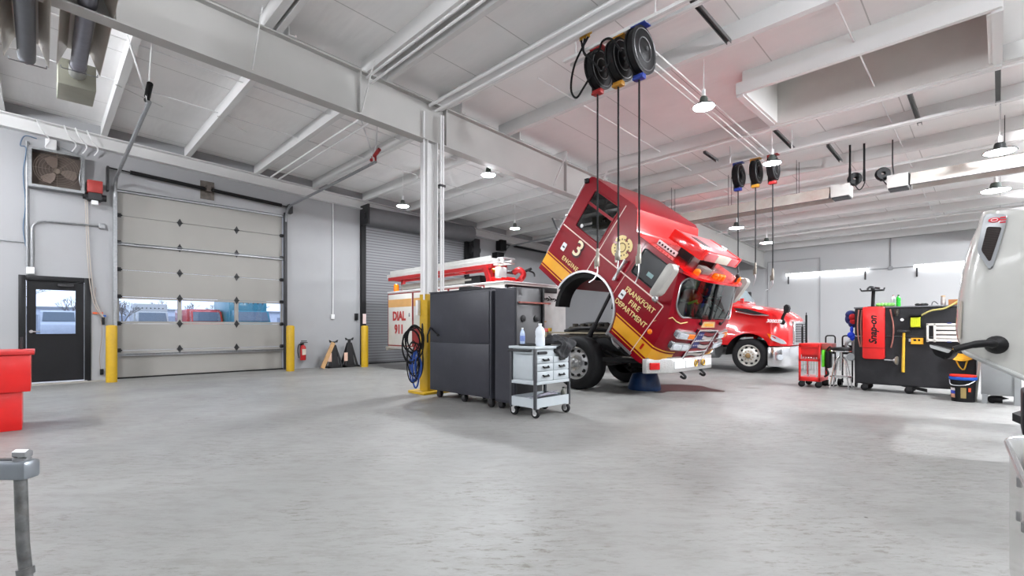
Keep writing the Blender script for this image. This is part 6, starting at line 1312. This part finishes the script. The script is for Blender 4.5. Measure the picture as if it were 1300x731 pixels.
# ------------------------------------------------------------------ conduits and struts under the roof
def pipe_x(label, y, z, x0, x1, r, m=None): return tag(MB().tube([(x0,y,z),(x1,y,z)],r,seg=8).build('ceiling_conduit', m or M_PIPEW), label, 'pipe')
for k, (y, r, lab) in enumerate(((4.86,0.03,'first'),(4.99,0.026,'second'),(5.09,0.03,'third'),(3.75,0.018,'fourth'),(3.67,0.018,'fifth'))):
    pipe_x('white conduit running under the roof above the reels, %s of the bundle' % lab, y, zr(y)-0.06-0.05*(k%2), -7.0, 8.5, r)
for k, (y, r, x0, x1) in enumerate(((9.72,0.02,-6.9,8.5),(11.0,0.022,-4.2,8.5),(13.2,0.03,-6.9,8.5),(15.1,0.045,-6.9,8.5),(18.9,0.03,-6.9,8.5))):
    pipe_x('white pipe running below the purlins beyond the reels, %s from the lens' % ORD[k], y, zr(y)-0.05, x0, x1, r)
for k, y in enumerate((3.95+0.35, 4.5)):
    pipe_x('white conduit between rafter and overhead-door wall, %s of two' % ORD[k], y, zr(y)-0.04, XL+0.3, -7.1, 0.02)
for k, x in enumerate((-3.60,-3.50,-3.36)):
    tag(MB().tube([(x,5.9,zr(5.9)-0.05),(x,11.4,zr(11.4)-0.05)],0.012,seg=6).build('sprinkler_line', M_PIPEW), 'thin white line crossing the purlins between both reel sets, %s of three' % ORD[k], 'pipe')
tag(MB().tube([(-4.6,17.0,4.5),(-8.0,17.0,4.4)],0.02,seg=6).build('ceiling_conduit', M_PIPEW), 'white pipe near the far corner above the office wall', 'pipe')
tag(MB().tube([(-8.0,21.8,4.40),(8.5,21.8,4.40)],0.03,seg=8).build('eave_pipe', M_PIPEW), 'white pipe along the top of the far wall', 'pipe')
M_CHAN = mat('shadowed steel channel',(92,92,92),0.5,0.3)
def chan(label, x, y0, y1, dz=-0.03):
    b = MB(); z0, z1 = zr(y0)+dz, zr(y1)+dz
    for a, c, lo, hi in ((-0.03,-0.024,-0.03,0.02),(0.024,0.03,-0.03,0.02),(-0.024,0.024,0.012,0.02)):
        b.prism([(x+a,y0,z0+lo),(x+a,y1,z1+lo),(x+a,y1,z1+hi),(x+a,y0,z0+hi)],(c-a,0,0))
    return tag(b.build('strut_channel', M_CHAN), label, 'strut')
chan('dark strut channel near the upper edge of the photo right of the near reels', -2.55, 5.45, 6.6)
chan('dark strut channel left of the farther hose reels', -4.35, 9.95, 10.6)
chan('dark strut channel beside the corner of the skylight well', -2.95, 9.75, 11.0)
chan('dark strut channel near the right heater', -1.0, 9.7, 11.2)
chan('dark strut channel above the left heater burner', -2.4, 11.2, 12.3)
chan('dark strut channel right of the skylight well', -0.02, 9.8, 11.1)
# bridging rods through the purlins
for k, (x, lab) in enumerate(((-10.6,'over the overhead doors'),(-9.0,'between the tracks and the deep rafter'),(-5.2,'just beyond the deep rafter'),(-1.4,'past the skylight well'))):
    tag(MB().tube([(x,-1.0 if x < -7 else 5.7,zr(-1.0 if x < -7 else 5.7)+0.10),(x,20.5 if x > -7 else 16.0,zr(20.5 if x > -7 else 16.0)+0.10)],0.011,seg=6).build('bridging_rod', M_PIPEW), 'thin white bridging rod through the purlins %s' % lab, 'rod')
# flange braces
for k, (y, dx) in enumerate(((3.55,0.0),(2.0,0.0),(8.1,0.4),(9.6,0.4))):
    tag(MB().box(-0.02,0.02,-0.004,0.004,0,1,Matrix.Translation((-6.93,y,zr(y)-0.66)) @ Matrix.Rotation(0.55,4,'Y') @ Matrix.Diagonal((1,1,0.76,1))).build('flange_brace', M_STEEL), 'white diagonal brace from the deep rafter, %s counted along it' % ORD[k], 'brace')
for k, y in enumerate((0.9,2.4,6.9,8.4)):
    tag(MB().tube([(XL+3.2,y,zr(y)-0.02),(XL+2.2,y+0.8,zd(y+0.8)-0.02)],0.01,seg=6).build('sag_rod', M_STEEL), 'thin white rod under the roof over the overhead doors, %s of four' % ORD[k], 'rod')

# ------------------------------------------------------------------ gas tube heaters
M_REFL = mat('heater reflector',(190,182,172),0.35,0.3,var=0.05); M_TUBE = mat('blued heater tube',(128,128,138),0.4,0.6,var=0.12); M_RUST = mat('rust stained reflector',(200,194,186),0.5,0.0,var=0.06,dirt=(160,96,84),dirt_amt=0.5,dscale=0.8)
M_BURN = mat('burner box paint',(150,150,136),0.5,var=0.05)
def heater(label, y, z, x0, x1, hw_, refl, mt, r, deep=0.17):
    t = thing('tube_heater', label, 'heater', ((x0+x1)/2, y, z), None)
    b = MB(); P = [(-hw_,-0.10),(-hw_*0.55,deep),(hw_*0.55,deep),(hw_,-0.10)]
    Q = [(-hw_+0.006,-0.10),(-hw_*0.55+0.006,deep-0.006),(hw_*0.55-0.006,deep-0.006),(hw_-0.006,-0.10)]
    b.prism([(x0,y+a,z+c) for a,c in P]+[(x0,y+a,z+c) for a,c in reversed(Q)],(x1-x0,0,0)); b.build('reflector', refl, t)
    MB().cyl((x0-0.12,y,z),(x1,y,z),r,seg=16).build('radiant_tube', mt, t)
    for f in (0.15,0.5,0.85):
        x = x0+(x1-x0)*f
        MB().cyl((x,y-0.1,z+deep),(x,y-0.1,zd(y)-0.004),0.006,seg=5).cyl((x,y+0.1,z+deep),(x,y+0.1,zd(y)-0.004),0.006,seg=5).build('hanger_chain', M_DKST, t)
    e = MB().tube([(x0-0.05,y-hw_*0.8,z-0.07),(x0-0.02,y-hw_*0.8,z-0.11),(x0-0.02,y+hw_*0.9,z-0.11),(x0-0.05,y+hw_*0.9,z-0.07)],0.008,seg=6); e.build('wire_stop', M_GALV, t)
    return t
h1 = heater('near tube heater with burner box hanging from the roof at upper left', 0.37, 4.70, -8.7, 2.5, 0.22, M_REFL, M_TUBE, 0.085)
MB().box(-9.70,-9.05,0.17,0.57,4.50,4.86,bev=0.01).build('burner_box', M_BURN, h1)
MB().cyl((-9.05,0.37,4.70),(-8.80,0.37,4.70),0.095,seg=16).build('tube_collar', M_ALU, h1)
heater('near tube heater with open tube end in the top left corner', -0.12, 4.55, -8.5, 2.5, 0.20, M_REFL, mat('grey heater tube',(104,106,112),0.45,0.5), 0.085)
h3 = heater('far tube heater on the left side of the twin burners', 12.5, 4.06, -7.0, -2.62, 0.24, M_RUST, M_TUBE, 0.06, 0.15)
h4 = heater('far tube heater on the right side of the twin burners', 12.55, 4.08, -1.25, 7.5, 0.24, M_RUST, M_TUBE, 0.06, 0.15)
for h, x0_, x1_, bx in ((h3,-2.60,-2.25,-2.18),(h4,-1.62,-1.28,-1.70)):
    MB().box(x0_,x1_,12.33,12.68,3.98,4.24,bev=0.008).build('burner_box', mat('white burner box',(206,204,200),0.4), h)
    MB().box(x0_+0.02,x1_-0.02,12.35,12.66,3.95,3.982).box(x0_ if bx > x0_ else x1_, (x0_ if bx > x0_ else x1_)+0.012,12.34,12.67,3.99,4.23).build('dark_end_panel', M_DKST, h)
    MB().lathe([(0.04,-0.05),(0.12,-0.05),(0.135,-0.03),(0.135,0.03),(0.12,0.05),(0.04,0.05)],(bx,12.45,4.32),(0.5,-1,0),20).cyl((bx,12.45,4.18),(bx,12.45,4.3),0.05,seg=10).build('blower', M_BLACK, h)
    MB().tube(bez([(bx,12.4,4.2),(bx+0.1,12.35,4.05),(bx+0.18,12.4,4.2),(bx+0.16,12.45,4.5),(bx+0.16,12.45,zd(12.4)-0.01)]),0.012,seg=6).build('gas_line', M_DKST, h)
tag(MB().cyl((-1.99,12.3,4.25),(-1.99,12.3,zd(12.3)-0.01),0.02,seg=8).box(-2.01,-1.97,12.28,12.32,4.2,4.45).build('gas_drop', M_BLACK), 'gas drop pipe with black valve between the twin burners', 'pipe')
tag(MB().cyl((-2.22,12.2,4.35),(-2.22,12.2,zd(12.2)-0.01),0.02,seg=8).box(-2.24,-2.20,12.18,12.22,4.22,4.5).build('gas_drop', M_BLACK), 'gas drop pipe with black valve beside the left burner', 'pipe')

# ------------------------------------------------------------------ lamps
LAMP_W = 1.0
M_HB = mat('dark green lamp shell',(84,92,88),0.4,0.3); M_HBD = mat('black lamp shell',(40,42,42),0.4,0.3)
def high_bay(label, x, y, z, r, power, dark=False, rod=True):
    t = thing('high_bay_lamp', label, 'lamp', (x,y,z), 'round high bay lamps under the roof')
    MB().lathe([(0,0.16),(r*0.28,0.15),(r*0.34,0.12),(r*0.38,0.05),(r*0.9,0.02),(r,0.0),(r*1.0,-0.006),(r*0.9,-0.004)],(x,y,z),(0,0,1),28).build('shell', M_HBD if dark else M_HB, t)
    MB().lathe([(r*0.9,-0.004),(r*0.86,-0.012),(r*0.55,-0.018),(0,-0.02)],(x,y,z),(0,0,1),28).build('glowing_lens', glow('lamp glow %d' % round(power), (246,250,255), power), t)
    MB().cyl((x,y,z+0.15),(x,y,z+0.26),0.03,seg=10).cyl((x,y,z+0.25),(x,y,zd(y)-0.003),0.006,seg=6).build('hanging_cord', M_PIPEW, t)
    return t
GP = 500.0; GLB = 255.0
high_bay('round lamp glowing above and right of the near hose reels', -3.16, 7.2, 4.50, 0.17, GP*0.25)
high_bay('round lamp right of the column under the deep rafter', -7.43, 6.62, 4.30, 0.15, GP*2.2)
high_bay('round lamp above the grey rolling door hood', -10.9, 6.73, 4.30, 0.16, GP*1.0)
high_bay('round lamp near the wall above the fire engine ladder', -10.35, 10.3, 4.15, 0.15, GP*1.5)
high_bay('round lamp in front of the farther red-bracketed reel', -3.03, 9.9, 4.26, 0.165, GP*0.5)
high_bay('green-shelled lamp seen past the farther blue-bracketed hose', -5.16, 13.87, 3.92, 0.2, GP*0.5)
high_bay('green-shelled lamp low before the far wall beside the farther hoses', -5.34, 16.9, 3.90, 0.2, GP*0.5)
high_bay('black-shelled lamp at the right edge close below the purlins', 0.0, 11.6, 4.12, 0.22, GP*0.3, True)
high_bay('green-shelled lamp above the tilted white hood', -0.06, 13.8, 3.92, 0.24, GP*0.3)
n_ = 0  # unseen globes added to brighten the roof and the left bay
for x, y, k in ((-3.0,0.8,0.42),(-0.2,4.4,0.6),(-6.0,-3.6,0.8),(-0.5,-1.5,0.5),(-3.0,-5.0,0.8),(3.5,0.5,0.7),(3.0,5.5,0.9),(1.7,9.2,4.2),(2.4,14.2,3.8),(3.2,17.0,3.0),(3.0,-5.0,0.8),(-8.8,-2.6,1.9),(-11.4,-3.8,1.4),(-12.2,-7.0,1)):
    gl = thing('fill_globe', 'added opal fill globe out of view, %s of those near and right of the lens' % ORD[n_], 'lamp', (x,y,zr(y)-0.6), 'added opal fill globes')
    MB().ball((x,y,zr(y)-0.6),0.17,(1,1,0.9),20).build('added_opal_globe', glow('added fill globe glow %d' % round(k*100),(248,250,255),GLB*k), gl)
    MB().cyl((x,y,zr(y)-0.46),(x,y,zr(y)-0.36),0.05,seg=12).cyl((x,y,zr(y)-0.37),(x,y,zd(y)-0.003),0.008,seg=6).build('added_globe_stem', M_PIPEW, gl); n_ += 1
def tube_light(label, p, along, L, power, out):
    t = thing('strip_light', label, 'strip light', p, None)
    p = Vector(p); a = Vector(along); o = Vector(out)
    def bx(c, l, hh, dd, m, nm):
        c = Vector(c); s = a*l/2; q = o*dd/2; v = [c-s-q, c+s-q, c+s+q, c-s+q]
        MB().prism([x_-Vector((0,0,hh/2)) for x_ in v],(0,0,hh),bev=0.006).build(nm,m,t)
    bx(p, L, 0.03, 0.10, M_PIPEW, 'channel')
    bx(p+o*0.0-Vector((0,0,0.055)), L-0.02, 0.08, 0.09, glow('strip glow %d' % power, (248,251,255), power), 'glowing_diffuser')
    for k in (-0.47,0.47): bx(p+a*(L*k)-Vector((0,0,0.26)), 0.05, 0.34, 0.02, M_DKST, 'end_strap')
    return t
tube_light('long glowing strip light on the far wall above the red tool cart', (-4.80,21.905,3.34), (1,0,0), 2.74, 11, (0,-1,0))
tube_light('glowing strip light on the far wall partly behind the white hood', (-0.75,21.905,3.34), (1,0,0), 2.74, 11, (0,-1,0))
tube_light('added unseen strip light high on the wall behind the lens', (-6.0,-8.93,3.4), (1,0,0), 2.74, 20, (0,1,0))  # extra strips out of view, added to light roof and facing sides
tube_light('second added unseen strip light high on the wall behind the lens', (-1.0,-8.93,3.4), (1,0,0), 2.74, 20, (0,1,0))
tube_light('added unseen strip light on the right wall', (8.93,3.0,3.4), (0,1,0), 2.74, 20, (-1,0,0))
tube_light('second added unseen strip light on the right wall', (8.93,9.0,3.4), (0,1,0), 2.74, 20, (-1,0,0))
wp = tag(MB().tube([(-2.77,21.93,4.5),(-2.77,21.93,3.28)],0.016,seg=6).tube([(-3.4,21.93,3.28),(-2.1,21.93,3.28)],0.014,seg=6).box(-2.83,-2.71,21.89,21.96,3.22,3.34).build('conduit', M_GALV), 'grey T of conduit between the two strip lights of the far wall', 'pipe')
struct(MB().box(-6.9,-6.86,21.94,21.97,0,3.9).box(-5.0,-4.96,21.94,21.97,0,3.9).box(-6.86,-5.0,21.94,21.97,3.86,3.9).build('trim_5', M_WALL), 'white painted outline of a blocked-up door on the far wall')

# ------------------------------------------------------------------ what the door windows show outside
gm = mat('asphalt outside',(150,152,158),0.8,var=0.1,scale=2)
struct(MB().box(-120,XL-0.35,-60,60,-0.25,-0.05).build('ground_outside', gm))
def far_truck(name, label, x, y, w, h, body, cabw, m2):
    t = thing(name, label, 'truck', (x,y,0))
    MB().box(x-5,x-0.6,y-w/2,y+w/2,0.9,h,bev=0.06).build('cargo_box', body, t)
    MB().prism([(x-0.55,y-w/2+0.1,0.6),(x+1.1,y-w/2+0.1,0.6),(x+1.1,y-w/2+0.1,1.35),(x+0.5,y-w/2+0.1,1.55),(x+0.15,y-w/2+0.1,2.35),(x-0.55,y-w/2+0.1,2.4)],(0,w-0.2,0),bev=0.05).build('cab', m2, t)
    MB().prism([(x+0.53,y-w/2+0.2,1.58),(x+0.2,y-w/2+0.25,2.26),(x+0.2,y+w/2-0.25,2.26),(x+0.53,y+w/2-0.2,1.58)],(0.02,0,0.012)).build('windshield', mat('far windshield',(90,104,116),0.1), t)
    for yy in (y-w/2+0.15,y+w/2-0.4):
        for xx in (x+0.3,x-3.8): MB().cyl((xx,yy,0.42),(xx,yy+0.26,0.42),0.47,seg=20).build('wheel', M_TIRE, t)
    mk_ = MB()
    for k in range(7): mk_.ball((x-0.58,y-w/2+0.3+k*(w-0.6)/6,h-0.35),0.05,(1,1,1),8)
    mk_.build('clearance_lamps', M_DKST, t)
    return t
far_truck('box_truck','white box truck parked outside the sectional door',-47.0,6.3,2.2,3.0,M_WHITE,2,M_WHITE)
far_truck('flatbed_truck','red truck parked outside behind the middle door window',-42.0,8.9,2.2,2.5,M_RED,2,M_RED)
tv = far_truck('delivery_van','teal delivery van parked outside behind the right door window',-39.5,11.3,2.6,3.3,mat('teal van paint',(30,120,136),0.3),2,mat('teal van paint',(30,120,136),0.3))
far_truck('pickup_truck','pale truck parked outside seen through the entry door glass',-50.0,1.0,2.2,2.1,mat('pale grey paint',(190,196,206),0.3),2,mat('pale grey paint',(190,196,206),0.3))
M_BARK = mat('grey bark',(96,88,84),0.9,var=0.2,scale=5)
def bare_tree(label, x, y, h):
    b = MB(); random.seed(int(x*10+y*7))
    def grow(p, d, L, r, n):
        q = p + d*L; b.tube([p,q],[r,r*0.65],seg=5)
        if n == 0: return
        for _k in range(3):
            e = (d + Vector((random.uniform(-.8,.8),random.uniform(-.8,.8),random.uniform(-.1,.5)))).normalized(); grow(q, e, L*random.uniform(.6,.78), r*0.6, n-1)
    grow(Vector((x,y,-0.05)), Vector((0,0,1)), h*0.27, h*0.018, 4)
    return tag(b.build('bare_tree', M_BARK, loc=(x,y,-0.05), weld=False), label, 'tree', 'bare trees outside')
for k, (x, y, h) in enumerate(((-44,-1.8,6),(-58,2.2,5.5),(-40,3.8,4.5),(-60,6.5,5),(-66,12.5,5.5),(-50,14.2,5),(-66,-4.0,7),(-57,4.3,5.5),(-62,9.4,5.5),(-70,16.5,6))):
    bare_tree('bare grey tree outside, %s from the entry door side' % ORD[k], x, y, h)
bh = thing('warehouse', 'pale warehouse outside far behind the parked trucks', 'building', (-92,10,0))
MB().box(-98,-90,-40,80,-0.05,3.6).build('walls', mat('pale siding',(206,210,220),0.7), bh); MB().box(-98.3,-89.7,-40.3,80.3,3.6,3.9).build('roof', mat('grey roof',(140,144,150),0.7), bh)
for k in range(6): MB().box(-90.02,-89.95,-10+8*k,-7+8*k,0,2.8).build('dock_door', mat('dock door',(150,156,168),0.6), bh)

# ------------------------------------------------------------------ sky, camera
w = bpy.data.worlds.new('overcast sky'); SC.world = w; w.use_nodes = True
bgn = w.node_tree.nodes['Background']; bgn.inputs['Color'].default_value = rgb((222,231,255)); bgn.inputs['Strength'].default_value = 2.0
cam = bpy.data.cameras.new('camera'); co_ = bpy.data.objects.new('camera', cam); COL.objects.link(co_); SC.camera = co_
cam.sensor_fit = 'HORIZONTAL'; cam.sensor_width = 36.0; cam.lens = 609.0/1300*36; cam.shift_y = 49.5/1300; cam.clip_start = 0.05; cam.clip_end = 300
co_.location = (0,0,EYE); d = Vector((-0.7130,0.7012,0)); co_.rotation_euler = d.to_track_quat('-Z','Y').to_euler()
SC.view_settings.view_transform = 'Standard'; SC.view_settings.look = 'None'; SC.view_settings.gamma = 1.0
SC.view_settings.use_curve_mapping = False; SC.view_settings.exposure = 0.22
